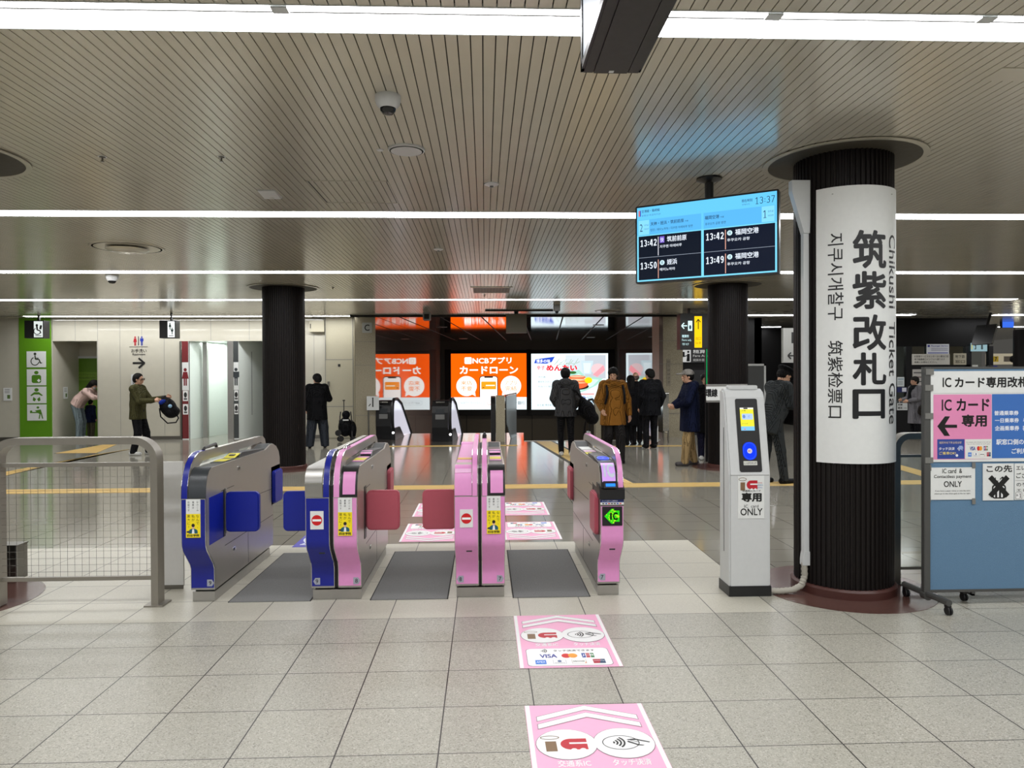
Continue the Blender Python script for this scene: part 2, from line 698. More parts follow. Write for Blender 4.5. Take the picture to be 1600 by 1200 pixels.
    def build(s, name, parent, fn, gap=0.0006, split=0.0, split_v=0.0):
        """fn(u, v, height) places each point"""
        mb = MB()
        placed = []
        for v, f, m, z in s.it:
            bb = (min(p[0] for p in v), max(p[0] for p in v), min(p[1] for p in v), max(p[1] for p in v))
            r = 1 + max([q[4] for q in placed if q[0] < bb[1] and q[1] > bb[0] and q[2] < bb[3] and q[3] > bb[2]] or [0])
            placed.append(bb + (r,))
            h = r * gap
            if split:
                bm = bmesh.new()
                vs = [bm.verts.new((p[0], p[1], p[2] if len(p) > 2 else 0)) for p in v]
                for q in f:
                    try:
                        bm.faces.new([vs[i] for i in q])
                    except ValueError:
                        pass
                u0, u1 = min(p[0] for p in v), max(p[0] for p in v)
                k = math.ceil(u0 / split) * split
                while k < u1:
                    bmesh.ops.bisect_plane(bm, geom=bm.verts[:] + bm.edges[:] + bm.faces[:], plane_co=(k, 0, 0), plane_no=(1, 0, 0))
                    k += split
                if split_v:
                    k = math.ceil(min(p[1] for p in v) / split_v) * split_v
                    while k < max(p[1] for p in v):
                        bmesh.ops.bisect_plane(bm, geom=bm.verts[:] + bm.edges[:] + bm.faces[:], plane_co=(0, k, 0), plane_no=(0, 1, 0))
                        k += split_v
                bm.verts.index_update()
                v = [(q.co.x, q.co.y, q.co.z) for q in bm.verts]
                f = [tuple(q.index for q in fc.verts) for fc in bm.faces]
                bm.free()
            mb.add([fn(p[0], p[1], h + (p[2] if len(p) > 2 else 0)) for p in v], f, m)
        me = bpy.data.meshes.new(name)
        me.from_pydata(mb.v, [], mb.f)
        for m in mb.mats:
            me.materials.append(m)
        me.polygons.foreach_set('material_index', mb.m)
        me.update()
        o = bpy.data.objects.new(name, me)
        COL.objects.link(o)
        if parent is not None:
            o.parent = parent
        return o


def face(o, u=(1, 0, 0), v=(0, 0, 1), n=(0, -1, 0)):
    o, u, v, n = Vector(o), Vector(u), Vector(v), Vector(n)
    return lambda a, b, h: tuple(o + u * a + v * b + n * h)


# ------------------------------------------------------------------ setting
CH = 3.16                                   # ceiling height
PILLARS = [(2.657, 5.284, 0.341, 0.535), (-3.504, 12.813, 0.358, 0.58), (4.21, 12.402, 0.335, 0.57), (-3.86, 5.284, 0.341, 0.535)]
AX = Vector((0.0842, 0.9964, 0)).normalized()      # direction of the escalator hall
BX = Vector((AX.y, -AX.x, 0))
WL = 19.2                                   # depth of the restroom wall

FL_T = floor_mat('terrazzo_tiles', (165, 162, 150), (128, 125, 114), (190, 187, 177), 0.34, speck=190, grout=0.003)
FL_C = floor_mat('cream_gate_tiles', (189, 185, 171), (178, 174, 160), (199, 195, 182), 0.34, speck=190, grout=0.003)
FL_M = floor_mat('polished_grey_tiles', (138, 134, 123), (136, 132, 121), (140, 136, 125), 0.12, speck=0, grout=0.003, waves=0.0)
FL_L = floor_mat('dark_hall_tiles', (84, 80, 74), (74, 70, 64), (94, 90, 84), 0.10, speck=0, grout=0.0022, waves=0.0)

mb = MB()


def fq(x0, x1, y0, y1, m, z=0.0):
    mb.quad((x0, y0, z), (x1, y0, z), (x1, y1, z), (x0, y1, z), m)


YF, YB, XR_ = TY0, TY0 + 5 * TILE, TX0 + 11 * TILE
fq(-14, 16, -8, YF, FL_T)
fq(-4.5, XR_ - 0.86 + 0.86, YF, YB, FL_C)
fq(-14, -4.5, YF, YB, FL_M)
fq(XR_, 16, YF, YF + TILE, FL_T)
fq(XR_, 16, YF + TILE, YB, FL_M)
fq(-14, 16, YB, 16.8, FL_M)
fq(-14, -3.1, 16.8, 24, FL_M)
fq(4.4, 23, 16.8, 36, FL_M)
mb.add([(-3.1, 16.8, 0), (0.9, 16.8, 0), (1.1, 20.6, 0), (-3.1, 20.6, 0)], [(0, 1, 2, 3)], FL_L)
mb.add([(0.9, 16.8, 0), (4.4, 16.8, 0), (4.4, 17.86, 0), (0.96, 17.86, 0)], [(0, 1, 2, 3)], FL_M)
mb.quad((0.96, 17.86, 0), (4.4, 17.86, 0), (4.4, 17.86, -5), (0.96, 17.86, -5), FL_L)
mb.quad((-3.1, 20.6, 0), (1.1, 20.6, 0), (1.1, 20.6, -5), (-3.1, 20.6, -5), FL_L)
floor = struct(mb.build('floor'))

# slatted ceiling with round openings round the pillars and channels for the light strips
strip_y = [3.25 + 3.84 * k for k in range(-2, 5)]
HALF = 0.12
bays = []
edges = [-8.0] + sum(([y - HALF, y + HALF] for y in strip_y), []) + [19.9]
for i in range(0, len(edges), 2):
    bays.append((edges[i], edges[i + 1]))
mb = MB()
PITCH = 0.0597


def slat(x0, x1, y0, y1):
    if y1 - y0 < 0.01:
        return
    a, b, z, t = x0, x1, CH, CH + 0.018
    mb.add([(a, y0, z), (b, y0, z), (b, y1, z), (a, y1, z), (a, y0, t), (b, y0, t), (b, y1, t), (a, y1, t)],
           [(0, 3, 2, 1), (0, 1, 5, 4), (1, 2, 6, 5), (2, 3, 7, 6), (3, 0, 4, 7)], SLAT)


n0 = int(-13.2 / PITCH)
n1 = int(15.2 / PITCH)
for i in range(n0, n1):
    g = 0.0036 if i % 2 else 0.0022
    x0, x1 = i * PITCH + g, (i + 1) * PITCH - g
    xc = (x0 + x1) / 2
    for (a, b) in bays:
        if b > 18.5:
            b = 18.4 if -3.2 < xc < 4.9 else (19.35 if xc <= -3.2 else 19.9)
        cuts = []
        for (px_, py_, r_, ro) in PILLARS:
            if abs(xc - px_) < ro:
                h = math.sqrt(ro * ro - (xc - px_) ** 2)
                cuts.append((py_ - h, py_ + h))
        seg = [(a, b)]
        for (c0, c1) in cuts:
            ns = []
            for (s0, s1) in seg:
                if c1 <= s0 or c0 >= s1:
                    ns.append((s0, s1))
                else:
                    ns += [(s0, c0), (c1, s1)]
            seg = ns
        for (s0, s1) in seg:
            slat(x0, x1, s0, s1)
mb.quad((-14, -8, CH + 0.35), (16, -8, CH + 0.35), (16, 18.4, CH + 0.35), (-14, 18.4, CH + 0.35), VOID)
for (a, b) in bays:      # dark backing plane just above the slats, kept clear of the pillar openings
    b = min(b, 18.38)
    cols = [(-14, -4.5), (-3.2, -2.8), (-2.8, 2.05), (3.25, 3.5), (3.5, 3.6), (4.85, 16)]
    hit = [p for p in PILLARS if a < p[1] < b]
    xs = [-14.0]
    for p in sorted(hit):
        xs += [p[0] - p[3] - .02, p[0] + p[3] + .02]
    xs.append(16.0)
    for k in range(0, len(xs), 2):
        mb.quad((xs[k], a, CH + 0.016), (xs[k + 1], a, CH + 0.016), (xs[k + 1], b, CH + 0.016), (xs[k], b, CH + 0.016), VOID)
    for p in hit:
        for (c0, c1) in ((a, p[1] - p[3] - .02), (p[1] + p[3] + .02, b)):
            mb.quad((p[0] - p[3] - .02, c0, CH + 0.016), (p[0] + p[3] + .02, c0, CH + 0.016), (p[0] + p[3] + .02, c1, CH + 0.016), (p[0] - p[3] - .02, c1, CH + 0.016), VOID)
for (x0, x1, y0, y1) in ((-14, -3.2, 19.35, 24), (4.9, 23, 19.9, 36)):
    mb.box(x0, x1, y0, y1, CH, CH + 0.05, SLAT)
mb.box(-14, -3.2, 18.3, 24, CH + 0.02, CH + 0.06, VOID)
mb.box(4.9, 16, 18.3, 20, CH + 0.02, CH + 0.06, VOID)
ceiling = struct(mb.build('ceiling'))

# rims of the round openings
for i, (px_, py_, r_, ro) in enumerate(PILLARS):
    mb = MB()
    mb.lathe([(ro - 0.006, -0.008), (ro - 0.006, 0.34), (ro + 0.004, 0.34), (ro + 0.004, -0.008), (ro - 0.006, -0.008)], RIM_IN, (px_, py_, CH), 64)
    mb.lathe([(ro - 0.012, -0.007), (ro + 0.03, -0.007), (ro + 0.03, -0.012), (ro - 0.012, -0.012), (ro - 0.012, -0.007)], SLAT, (px_, py_, CH), 64)
    o = struct(mb.build('trim_%d' % (i + 1), smooth=True))

# pillars
for i, (px_, py_, r_, ro) in enumerate(PILLARS):
    p = bpy.data.objects.new('pillar', None)
    COL.objects.link(p)
    p.location = (px_, py_, 0)
    p['kind'] = 'structure'
    mb = MB()
    n = 60
    pr = []
    for k in range(n):
        for (da, rr) in ((0.0, r_), (0.30, r_), (0.42, r_ - 0.012), (0.86, r_ - 0.012), (0.97, r_)):
            a = 2 * PI * (k + da) / n
            pr.append((rr * math.cos(a), rr * math.sin(a)))
    mb.prism(pr, 'z', 0.07, 3.5, PILLAR)
    mb.build('shaft', p)
    MB().lathe([(0, 0.0), (r_ + 0.022, 0.0), (r_ + 0.022, 0.055), (r_ + 0.008, 0.07), (0, 0.07)], MAROON, n=64).build('kerb', p, smooth=True)
    MB().lathe([(r_ + 0.02, 0.0005), (r_ + 0.02, 0.003), (0.62, 0.003), (0.62, 0.0005)], MAROON_F, n=64).build('floor_ring', p)

# light strips
def led_strip(name, parent, x0, x1, rows):
    """diffuser in lengths of about 0.7 m, facing down"""
    mb = MB()
    n = max(1, round((x1 - x0) / .7))
    for (y0, y1, z) in rows:
        for i in range(n):
            a, b = x0 + (x1 - x0) * i / n, x0 + (x1 - x0) * (i + 1) / n
            mb.quad((a, y1, z), (b, y1, z), (b, y0, z), (a, y0, z), LED)
    o = mb.build(name, parent)
    if o.data.polygons[0].normal.z > 0:
        o.data.flip_normals()
    return o


LED.cycles.emission_sampling = 'FRONT'
X_RANGE = {4: (-11.5, -3.3), 3: (-12.9, 11.1)}
for k, y in enumerate(strip_y):
    kk = k - 2
    x0, x1 = X_RANGE.get(kk, (-13, 15))
    names = {-2: 'farther ceiling light strip behind the viewer', -1: 'ceiling light strip just behind the viewer', 0: 'wide white ceiling light strip nearest overhead behind the hanging display',
             1: 'white ceiling light strip passing behind the departure monitor top', 2: 'white ceiling light strip just in front of the far dark pillars',
             3: 'thin white ceiling light strip between pillars and hall', 4: 'farthest white ceiling light strip along the restroom wall'}
    t = thing('light_strip', names[kk], 'ceiling light', (0, y, CH))
    mb = MB()
    mb.box(x0, x1, -HALF - .004, -HALF, -.004, .06, OFFWHITE)
    mb.box(x0, x1, HALF, HALF + .004, -.004, .06, OFFWHITE)
    mb.box(x0, x1, -HALF, HALF, .06, .065, OFFWHITE)
    mb.build('housing', t)
    led_strip('diffuser', t, x0, x1, ((-0.062, HALF - .004, -0.003), (-HALF + .004, -0.072, -0.002)))
    if kk == 0:
        MB().box(x0, x1, -.073, -.061, -.006, .004, GREY).build('divider', t)
        for xx in (-0.87 * 1.0, 1.28, 2.24, -3.0):
            MB().box(xx - .035, xx + .035, -HALF + .002, -0.066, -0.012, -0.003, OFFWHITE).build('joint_cover', t)
# strips at the far right hall
for (x0, x1, y, lab) in ((9.9, 11.2, 18.53, 'short light strip ending above the dark office fascia'), (13.4, 16, 18.57, 'short light strip at the far right edge above the bright passage'),
                         (5.2, 9.5, 23.0, 'distant short light strip beyond the right far pillar'), (14.5, 22, 23.2, 'second distant light strip in the bright right passage')):
    t = thing('light_strip', lab, 'ceiling light', (0, y, CH))
    led_strip('diffuser', t, x0, x1, ((-.12, .12, -.004),))
    MB().box(x0, x1, -.13, .13, .0, .03, OFFWHITE).build('housing', t)
t = thing('light_strip', 'light strip crossing the ceiling between the right pillar and the near pillar', 'ceiling light', (0, 18.6, CH))
led_strip('diffuser', t, 5.2, 9.5, ((-.12, .12, -.004),))
MB().box(5.2, 9.5, -.13, .13, 0, .03, OFFWHITE).build('housing', t)


def wx(px_, Y=WL):
    return aty(px_, 590, Y).x


def wz(py_, px_=200, Y=WL):
    return aty(px_, py_, Y).z


# restroom wall (left far side)
mb = MB()
SEG = [(-14.0, wx(31)), (wx(81), wx(82.5)), (wx(152), wx(282))]
for (a, b) in SEG:
    mb.box(a, b, WL, WL + .25, 0, CH, WALL)
lz = wz(533, 120)
mb.box(wx(82), wx(152), WL, WL + .25, lz, CH, WALL)
mb.box(wx(282), wx(412), WL, WL + .25, wz(533, 340), CH, WALL)
mb.box(wx(412), wx(509), WL, WL + .25, 0, CH, WALL)
for q in (118, 153, 188, 222, 257):
    mb.box(wx(q) - .004, wx(q) + .004, WL - .001, WL + .01, wz(532) if q < 150 else 0.1, CH, GREY)
for q in (330, 390):
    mb.box(wx(q) - .004, wx(q) + .004, WL - .001, WL + .01, wz(532), CH, GREY)
mb.box(wx(491) - .004, wx(491) + .004, WL - .001, WL + .01, 0.1, wz(521, 480), GREY)
struct(mb.build('wall_left'))
mb = MB()
mb.box(wx(31), wx(81), WL - .02, WL + .2, 0, CH, GREEN)
gp = struct(mb.build('wall_green'))
# recess with the accessible toilet door
RD = 1.25
struct(MB().box(wx(82) - .1, wx(82), WL + .25, WL + RD, 0, lz, WALL).build('wall_recess_left'))
struct(MB().box(wx(152), wx(152) + .1, WL + .25, WL + RD, 0, lz, WALL).build('wall_recess_right'))
struct(MB().box(wx(82), wx(152), WL + RD, WL + RD + .1, 0, lz, WALL).build('wall_recess_back'))
struct(MB().box(wx(82), wx(152), WL + .25, WL + RD, lz, lz + .05, WALL).build('ceiling_recess'))
YD = WL + RD - .03
d1 = bpy.data.objects.new('door_1', None)
COL.objects.link(d1)
d1['kind'] = 'structure'
d1.location = (aty(135, 600, YD).x, YD, 0)
dw = aty(152, 600, YD).x - aty(117, 600, YD).x
dh = aty(130, 560, YD).z
MB().box(-dw / 2, dw / 2 + .1, 0, .03, 0, dh, GREEN_D).build('leaf', d1)
mb = MB()
mb.box(-dw / 2 - .13, -dw / 2, -.03, .03, 0, dh + .06, OFFWHITE)
mb.box(-dw / 2 - .13, dw / 2 + .1, -.03, .03, dh, dh + .06, OFFWHITE)
mb.build('frame', d1)
a = Art()
a.rect(-.25, 1.55, .3, 1.78, (112, 150, 40))
a.text('バリアフリートイレ', -.2, 1.68, .25, 1.74, (40, 60, 10))
a.text('Accessible toilet', -.2, 1.6, .25, 1.65, (40, 60, 10))
a.build('lettering', d1, face((0, -.002, 0)), 0.002)

# pictogram boards on the green panel
def sq_board(y0, y1, label):
    t = thing('pictogram_board', label, 'sign', (wx(58), WL - .03, wz((y0 + y1) / 2, 58)), group='white pictogram boards on the green panel')
    h = (wz(y0, 58) - wz(y1, 58)) / 2
    w = (wx(73) - wx(43)) / 2
    MB().box(-w, w, 0, .01, -h, h, WHITE).build('board', t)
    return t, w, h


G_ = (78, 130, 20)
t, w, h = sq_board(549, 574, 'white wheelchair pictogram board, topmost of four on green panel')
a = Art()
a.ell(-.03, .14, .035, .035, (40, 50, 30))
a.line(-.03, .1, -.02, 0, .03, (40, 50, 30)).line(-.02, .03, .06, .03, .02, (40, 50, 30)).line(-.02, 0, .07, 0, .03, (40, 50, 30)).line(.07, 0, .11, -.1, .03, (40, 50, 30)).line(.1, -.1, .15, -.09, .02, (40, 50, 30))
a.ring(-.03, -.05, .11, .11, .022, (40, 50, 30), 110, 350)
a.build('pictogram', t, face((0, 0, 0)), .001)
t, w, h = sq_board(577, 602, 'white ostomate pictogram board, second from top on green panel')
a = Art()
a.ell(0, .12, .055, .045, G_).rr(-.12, -.15, .12, .06, .05, G_)
a.rect(.02, -.1, .1, -.07, (255, 255, 255)).rect(.045, -.125, .075, -.045, (255, 255, 255))
a.build('pictogram', t, face((0, 0, 0)), .001)
t, w, h = sq_board(604, 630, 'white baby changing pictogram board, third from top on green panel')
a = Art()
a.ell(0, .13, .055, .045, G_).poly([(-.06, .07), (.06, .07), (.16, -.01), (.13, -.03), (.06, .01), (-.06, .01), (-.13, -.03), (-.16, -.01)], G_)
a.poly([(-.08, -.05), (-.01, -.11), (-.05, -.17), (-.1, -.14)], G_).poly([(.08, -.05), (.01, -.11), (.05, -.17), (.1, -.14)], G_)
a.build('pictogram', t, face((0, 0, 0)), .001)
t, w, h = sq_board(632, 657, 'white care bed pictogram board, lowest of four on green panel')
a = Art()
a.ell(.03, .13, .035, .03, G_).poly([(-.05, .05), (.1, .08), (.14, -.05), (.08, -.05)], G_).line(.08, -.05, .06, -.16, .03, G_).line(.12, -.05, .15, -.16, .03, G_)
a.line(-.17, 0, .06, 0, .03, G_).ell(-.14, .03, .03, .025, G_)
a.build('pictogram', t, face((0, 0, 0)), .001)


def notice(name, label, px0, py0, px1, py1, Y, rows, rz=0.0):
    A, B = aty(px0, py1, Y), aty(px1, py0, Y)
    c = (A + B) / 2
    w, h = (B.x - A.x) / 2, (B.z - A.z) / 2
    t = thing(name, label, 'notice', (c.x, Y - .015, c.z), rz)
    MB().box(-w, w, 0, .008, -h, h, WHITE).build('sheet', t)
    a = Art()
    rows(a, w, h)
    a.build('print', t, face((0, 0, 0)), .001)
    return t


def small_print(a, w, h):
    for k in range(3):
        a.rect(-w * .7, h * (.7 - k * .25), w * .5, h * (.78 - k * .25), (110, 110, 108))
    a.rect(-w * .1, -h * .7, w * .6, -h * .1, (90, 120, 60))


notice('notice', 'small white notice on the cream wall left of the green panel', 6, 606, 19, 626, WL, small_print)
t = notice('notice', 'small white notice on the recess side wall by the green door', 90, 604, 102, 623, WL, small_print)
t.location = (wx(82) + .02, WL + .55, 1.22)
t.rotation_euler = (0, 0, PI / 2)

# wall-mounted dispenser behind the man with the backpack
t = thing('wall_dispenser', 'slim white wall box behind the man holding the backpack', 'wall box', (aty(210, 600, WL).x, WL - .05, aty(210, 603, WL).z))
MB().rbox(-.06, .06, 0, .05, -.3, .3, OFFWHITE, .02).build('casing', t)
MB().box(-.02, .02, -.004, 0, .05, .2, GREY).build('window', t)

# restroom sign printed on the wall
t = thing('restroom_sign', 'restroom sign with red and blue figures and black arrow', 'sign', (wx(217), WL - .004, wz(550)))
s_ = 19.2 / 1132


def pxy(x, y):
    return ((x - 217) * s_, (550 - y) * s_)


a = Art()


def figure(a, cx, top, sc, c, skirt):
    a.ell(cx, top - 1.3 * sc, 1.2 * sc, 1.3 * sc, c)
    if skirt:
        a.poly([(cx - 1.5 * sc, top - 2.9 * sc), (cx + 1.5 * sc, top - 2.9 * sc), (cx + 2.6 * sc, top - 8.2 * sc), (cx - 2.6 * sc, top - 8.2 * sc)], c)
    else:
        a.poly([(cx - 2.4 * sc, top - 2.9 * sc), (cx + 2.4 * sc, top - 2.9 * sc), (cx + 2.4 * sc, top - 7.2 * sc), (cx + 1.5 * sc, top - 7.2 * sc), (cx + 1.4 * sc, top - 8.2 * sc), (cx - 1.4 * sc, top - 8.2 * sc), (cx - 1.5 * sc, top - 7.2 * sc), (cx - 2.4 * sc, top - 7.2 * sc)], c)
    a.rect(cx - 1.2 * sc, top - 13.5 * sc, cx - .2 * sc, top - 8.2 * sc, c)
    a.rect(cx + .2 * sc, top - 13.5 * sc, cx + 1.2 * sc, top - 8.2 * sc, c)


figure(a, pxy(212, 0)[0], pxy(0, 526)[1], s_ * 1.05, (170, 20, 40), True)
figure(a, pxy(222, 0)[0], pxy(0, 526)[1], s_ * 1.05, (30, 50, 150), False)
x, y = pxy(217, 540)
a.rect(x - .01, y, x + .01, pxy(0, 526)[1], (40, 40, 60))
x0, y0 = pxy(203, 542.5)
a.rect(x0, y0, pxy(231, 0)[0], y0 + .012, (60, 60, 60))
a.text('お手洗い', *pxy(206, 551), *pxy(229, 545.3), (25, 25, 25), .01)
a.text('Restroom', *pxy(208, 555.3), *pxy(227, 551.8), (25, 25, 25), .01)
a.line(*pxy(208, 567), *pxy(225, 567), .05, (15, 15, 15)).line(*pxy(217, 559.5), *pxy(226, 567.5), .05, (15, 15, 15)).line(*pxy(217, 574.5), *pxy(226, 566.5), .05, (15, 15, 15))
a.build('lettering', t, face((0, 0, 0)), .0015)

# restroom corridor
Z0 = wz(533, 340)
mb = MB()
RB = WL + 2.2
mb.quad((wx(270), RB, 0), (wx(430), RB, 0), (wx(430), RB, CH), (wx(270), RB, CH), WALL_IN)
mb.quad((wx(296), WL + .02, 0), (wx(302) + .3, RB, 0), (wx(302) + .3, RB, CH), (wx(296), WL + .02, CH), WALL_IN)
mb.quad((wx(372), WL + .02, 0), (wx(400), WL + 1.2, 0), (wx(400), WL + 1.2, CH), (wx(372), WL + .02, CH), WALL_IN)
mb.quad((wx(400), WL + 1.2, 0), (wx(430), WL + 1.2, 0), (wx(430), WL + 1.2, CH), (wx(400), WL + 1.2, CH), WALL_IN)
mb.quad((wx(282), WL, Z0 + .02), (wx(430), WL, Z0 + .02), (wx(430), RB, Z0 + .02), (wx(282), RB, Z0 + .02), WALL_IN)
mb.box(wx(383), wx(384), WL + .5, WL + .52, .6, 2.3, GREY)
struct(mb.build('wall_corridor'))
mb = MB()
mb.box(wx(281.5), wx(284), WL - .03, WL + .1, 0, Z0, STEEL_D)
mb.box(wx(305), wx(312), WL + .5, WL + .62, 0, Z0, STEEL)
mb.box(wx(356), wx(365), WL - .03, WL + .3, 0, Z0, STEEL)
struct(mb.build('trim_5'))


def gender_panel(px0, px1, c, skirt, label, cc):
    t = thing('gender_sign', label, 'sign', (wx((px0 + px1) / 2), WL - .02, 0))
    w = (wx(px1) - wx(px0)) / 2
    MB().box(-w, w, 0, .03, 0, Z0, WHITE).build('board', t)
    a = Art()
    a.rect(-w, Z0 - .55, w, Z0, c).rect(-w, 0.02, w, 1.28, c)
    for zz in (1.0, .65):
        a.rect(-w * .8, zz, w * .8, zz + .27, (240, 240, 238)).ell(0, zz + .16, .04, .07, (40, 40, 40)).rect(-.04, zz + .03, .04, zz + .08, (90, 90, 90))
    figure(a, 0, Z0 - .7, .034, cc, skirt)
    a.build('pictogram', t, face((0, 0, 0)), .001)


gender_panel(285, 295, (110, 30, 34), True, 'tall white panel with maroon ends and female figure at restroom entrance', (120, 20, 30))
gender_panel(365.5, 373, (62, 66, 66), False, 'tall white panel with grey ends and male figure at restroom entrance', (50, 56, 60))
for (q, yy, lab) in ((345, .9, 'small round downlight inside the restroom corridor ceiling'), (312, 1.6, 'second round downlight deeper in the restroom corridor')):
    t = thing('downlight', lab, 'ceiling light', (wx(q), WL + yy, Z0 + .01))
    MB().lathe([(0, 0), (.08, 0), (.1, -.006), (.1, .01), (0, .01)], SPOT, n=20).build('lens', t)
    MB().lathe([(.1, -.008), (.12, -.008), (.12, .01), (.1, .01), (.1, -.008)], OFFWHITE, n=20).build('rim', t)
L_ = bpy.data.lights.new('corridor_lamp', 'AREA')
L_.energy = 38
L_.size = 1.2
L_.color = (.94, 1, .97)
lo = bpy.data.objects.new('corridor_lamp', L_)
COL.objects.link(lo)
lo.location = (wx(335), WL + 1.1, Z0 - .02)

# baseboard
mb = MB()
for (x0, x1) in ((-14, wx(31)), (wx(152), wx(282)), (wx(412), wx(509))):
    mb.box(x0, x1, WL - .012, WL, 0, .09, STEEL_D)
mb.box(wx(302), wx(420), RB - .012, RB, 0, .09, STEEL_D)
struct(mb.build('baseboard_left'))

# hanging lightbox signs before that wall
def lightbox(label, px0, pxm, px1, py0, py1, Y, wheel, glow):
    A, B, C = aty(pxm, py0, Y), aty(px1, py1, Y), aty(px0, py0, Y)
    w, h = B.x - A.x, A.z - B.z
    dpt = A.x - C.x
    t = thing('hanging_lightbox', label, 'sign', (A.x, Y, B.z))
    MB().box(-dpt, w + .02, .0, .25, -.02, h + .02, BLACK).build('casing', t)
    MB().box(w * .1, w * .3, .1, .16, h, CH - B.z, BLACK).build('hanger', t)
    MB().box(0, w, -.006, 0, 0, h, ink((236, 244, 240), glow)).build('screen', t)
    a = Art()
    if wheel:
        a.ell(w * .35, h * .75, .03, .03, (20, 20, 20)).line(w * .35, h * .7, w * .4, h * .45, .04, (20, 20, 20)).line(w * .4, h * .45, w * .7, h * .42, .03, (20, 20, 20)).line(w * .7, h * .42, w * .8, h * .25, .03, (20, 20, 20)).ring(w * .4, h * .38, .09, .09, .02, (20, 20, 20), 120, 340).line(w * .75, h * .5, w * .85, h * .75, .05, (40, 40, 40))
    else:
        figure(a, w * .35, h * .9, .012, (60, 90, 90), True)
        figure(a, w * .65, h * .6, .012, (60, 90, 90), False)
    a.rect(w * .15, h * .08, w * .85, h * .12, (90, 100, 98))
    a.build('pictogram', t, face((0, -.008, 0)), .001)


lightbox('black hanging lightbox with wheelchair symbol before the green panel', 38, 53, 67, 502, 527, 18.2, True, .75)
lightbox('black hanging lightbox with lit restroom figures near the restroom entrance', 249, 262, 273, 502, 527, 17.6, False, 1.1)

# service panels and column C
mb = MB()
mb.box(wx(509), wx(555), WL - .06, WL + .2, 0, CH, BEIGE)
struct(mb.build('wall_service'))
d2 = bpy.data.objects.new('door_2', None)
COL.objects.link(d2)
d2['kind'] = 'structure'
d2.location = (wx(531), WL - .06, 0)
dw = (wx(553) - wx(511)) / 2
MB().box(-dw, dw, -.02, 0, .02, wz(562, 530), BEIGE).build('leaf', d2)
MB().box(-dw + .05, -dw + .1, -.06, -.02, wz(604, 530), wz(596, 530), STEEL_D).build('handle', d2)
MB().box(-.03, .03, -.03, -.02, wz(573, 530), wz(569, 530), BLACK).build('plate', d2)
mb = MB()
for yy in (562, 635):
    mb.box(-dw, dw, -.022, -.018, wz(yy, 530) - .008, wz(yy, 530) + .008, GREY)
mb.box(-dw - .012, -dw, -.022, -.0, 0, CH, GREY)
mb.box(dw, dw + .012, -.022, -.0, 0, CH, GREY)
mb.build('frame', d2)
t = thing('wall_cabinet', 'small cream cabinet high on the wall beside the dark pillar', 'cabinet', (wx(497), WL - .12, wz(510, 497)))
MB().box(-.19, .19, 0, .12, -.15, .15, BEIGE).build('body', t)
MB().box(-.17, -.15, -.01, 0, -.06, .06, BLACK).build('handle', t)

HL = aty(587, 590, 18.62)
HR = aty(1030, 590, 18.62)
BL = aty(689, 590, 31.2)
BR = BL + BX * 7.5
BL.z = BR.z = HL.z = HR.z = 0
mb = MB()
mb.box(aty(555, 590, 18.6).x, HL.x, 18.6, 19.4, 0, CH, GRANITE)
struct(mb.build('wall_column'))
mb = MB()
mb.box(HR.x, aty(1067, 590, 18.62).x, 18.62, 19.4, 0, CH, GRANITE)
struct(mb.build('wall_column.001'))
for (x0, x1) in ((aty(555, 590, 18.6).x, HL.x), (HR.x, aty(1067, 590, 18.62).x)):
    mb = MB()
    for zz in (.62, 1.9, 2.5):
        mb.box(x0 - .002, x1 + .002, 18.598, 18.61, zz, zz + .008, GREY)
    struct(mb.build('trim_6'))
t = thing('letter_sign', 'square grey sign with black letter C on the granite column', 'sign', (aty(573.5, 512, 18.58).x, 18.58, aty(573.5, 512, 18.58).z))
MB().rbox(-.125, .125, 0, .02, -.13, .13, mat('pale_grey_enamel', (176, 178, 172), .4), .02).build('board', t)
a = Art()
a.text('C', -.065, -.08, .065, .08, (22, 22, 22), .02)
a.build('lettering', t, face((0, 0, 0)), .001)
c = aty(1045, 582, 18.6)
t = thing('plaque', 'narrow vertical plaque with dark characters on right granite column', 'sign', (c.x, 18.6, c.z))
MB().box(-.05, .05, 0, .02, -.35, .35, mat('plaque_stone', (150, 142, 124), .5)).build('board', t)
a = Art()
a.column('のりばはさき', 0, .31, .07, .105, (60, 54, 44))
a.build('lettering', t, face((0, 0, 0)), .001)

# escalator hall: polished side walls, ceiling, poster wall
def wallq(mb, A, B, z0, z1, m, th=0.1, side=1):
    d = (B - A).normalized()
    n = Vector((-d.y, d.x, 0)) * th * side
    P = [A, B, B + n, A + n]
    mb.prism([(p.x, p.y) for p in P], 'z', z0, z1, m)


mb = MB()
wallq(mb, HL, BL, -6, CH, MIRROR_D, .1, 1)
struct(mb.build('wall_hall_left'))
mb = MB()
wallq(mb, HR, BR, -6, CH, MIRROR_D, .1, -1)
struct(mb.build('wall_hall_right'))
mb = MB()
wallq(mb, BL - BX * .2, BR + BX * .2, -6, CH, BRONZE, .1, 1)
struct(mb.build('wall_hall_back'))
mb = MB()
P = [Vector((HL.x, 18.4, 0)), Vector((HR.x + .2, 18.4, 0)), BR, BL]
mb.prism([(p.x, p.y) for p in P], 'z', CH - .01, CH + .04, MIRROR_C)
struct(mb.build('ceiling_hall'))
mb = MB()
for k in range(-2, 8):
    A = Vector((HL.x + .55 + k * 1.06, 18.42, 0))
    B = A + AX * 12.6
    if A.x > HR.x:
        continue
    q = BX * .02
    mb.prism([(p.x, p.y) for p in (A - q, A + q, B + q, B - q)], 'z', CH - .014, CH - .006, BLACK_M)
mb.box(HL.x - .6, HR.x + 1.2, 18.36, 18.42, CH - .05, CH + .02, BLACK_M)
struct(mb.build('trim_7'))
nW = (-AX.x, -AX.y, 0)


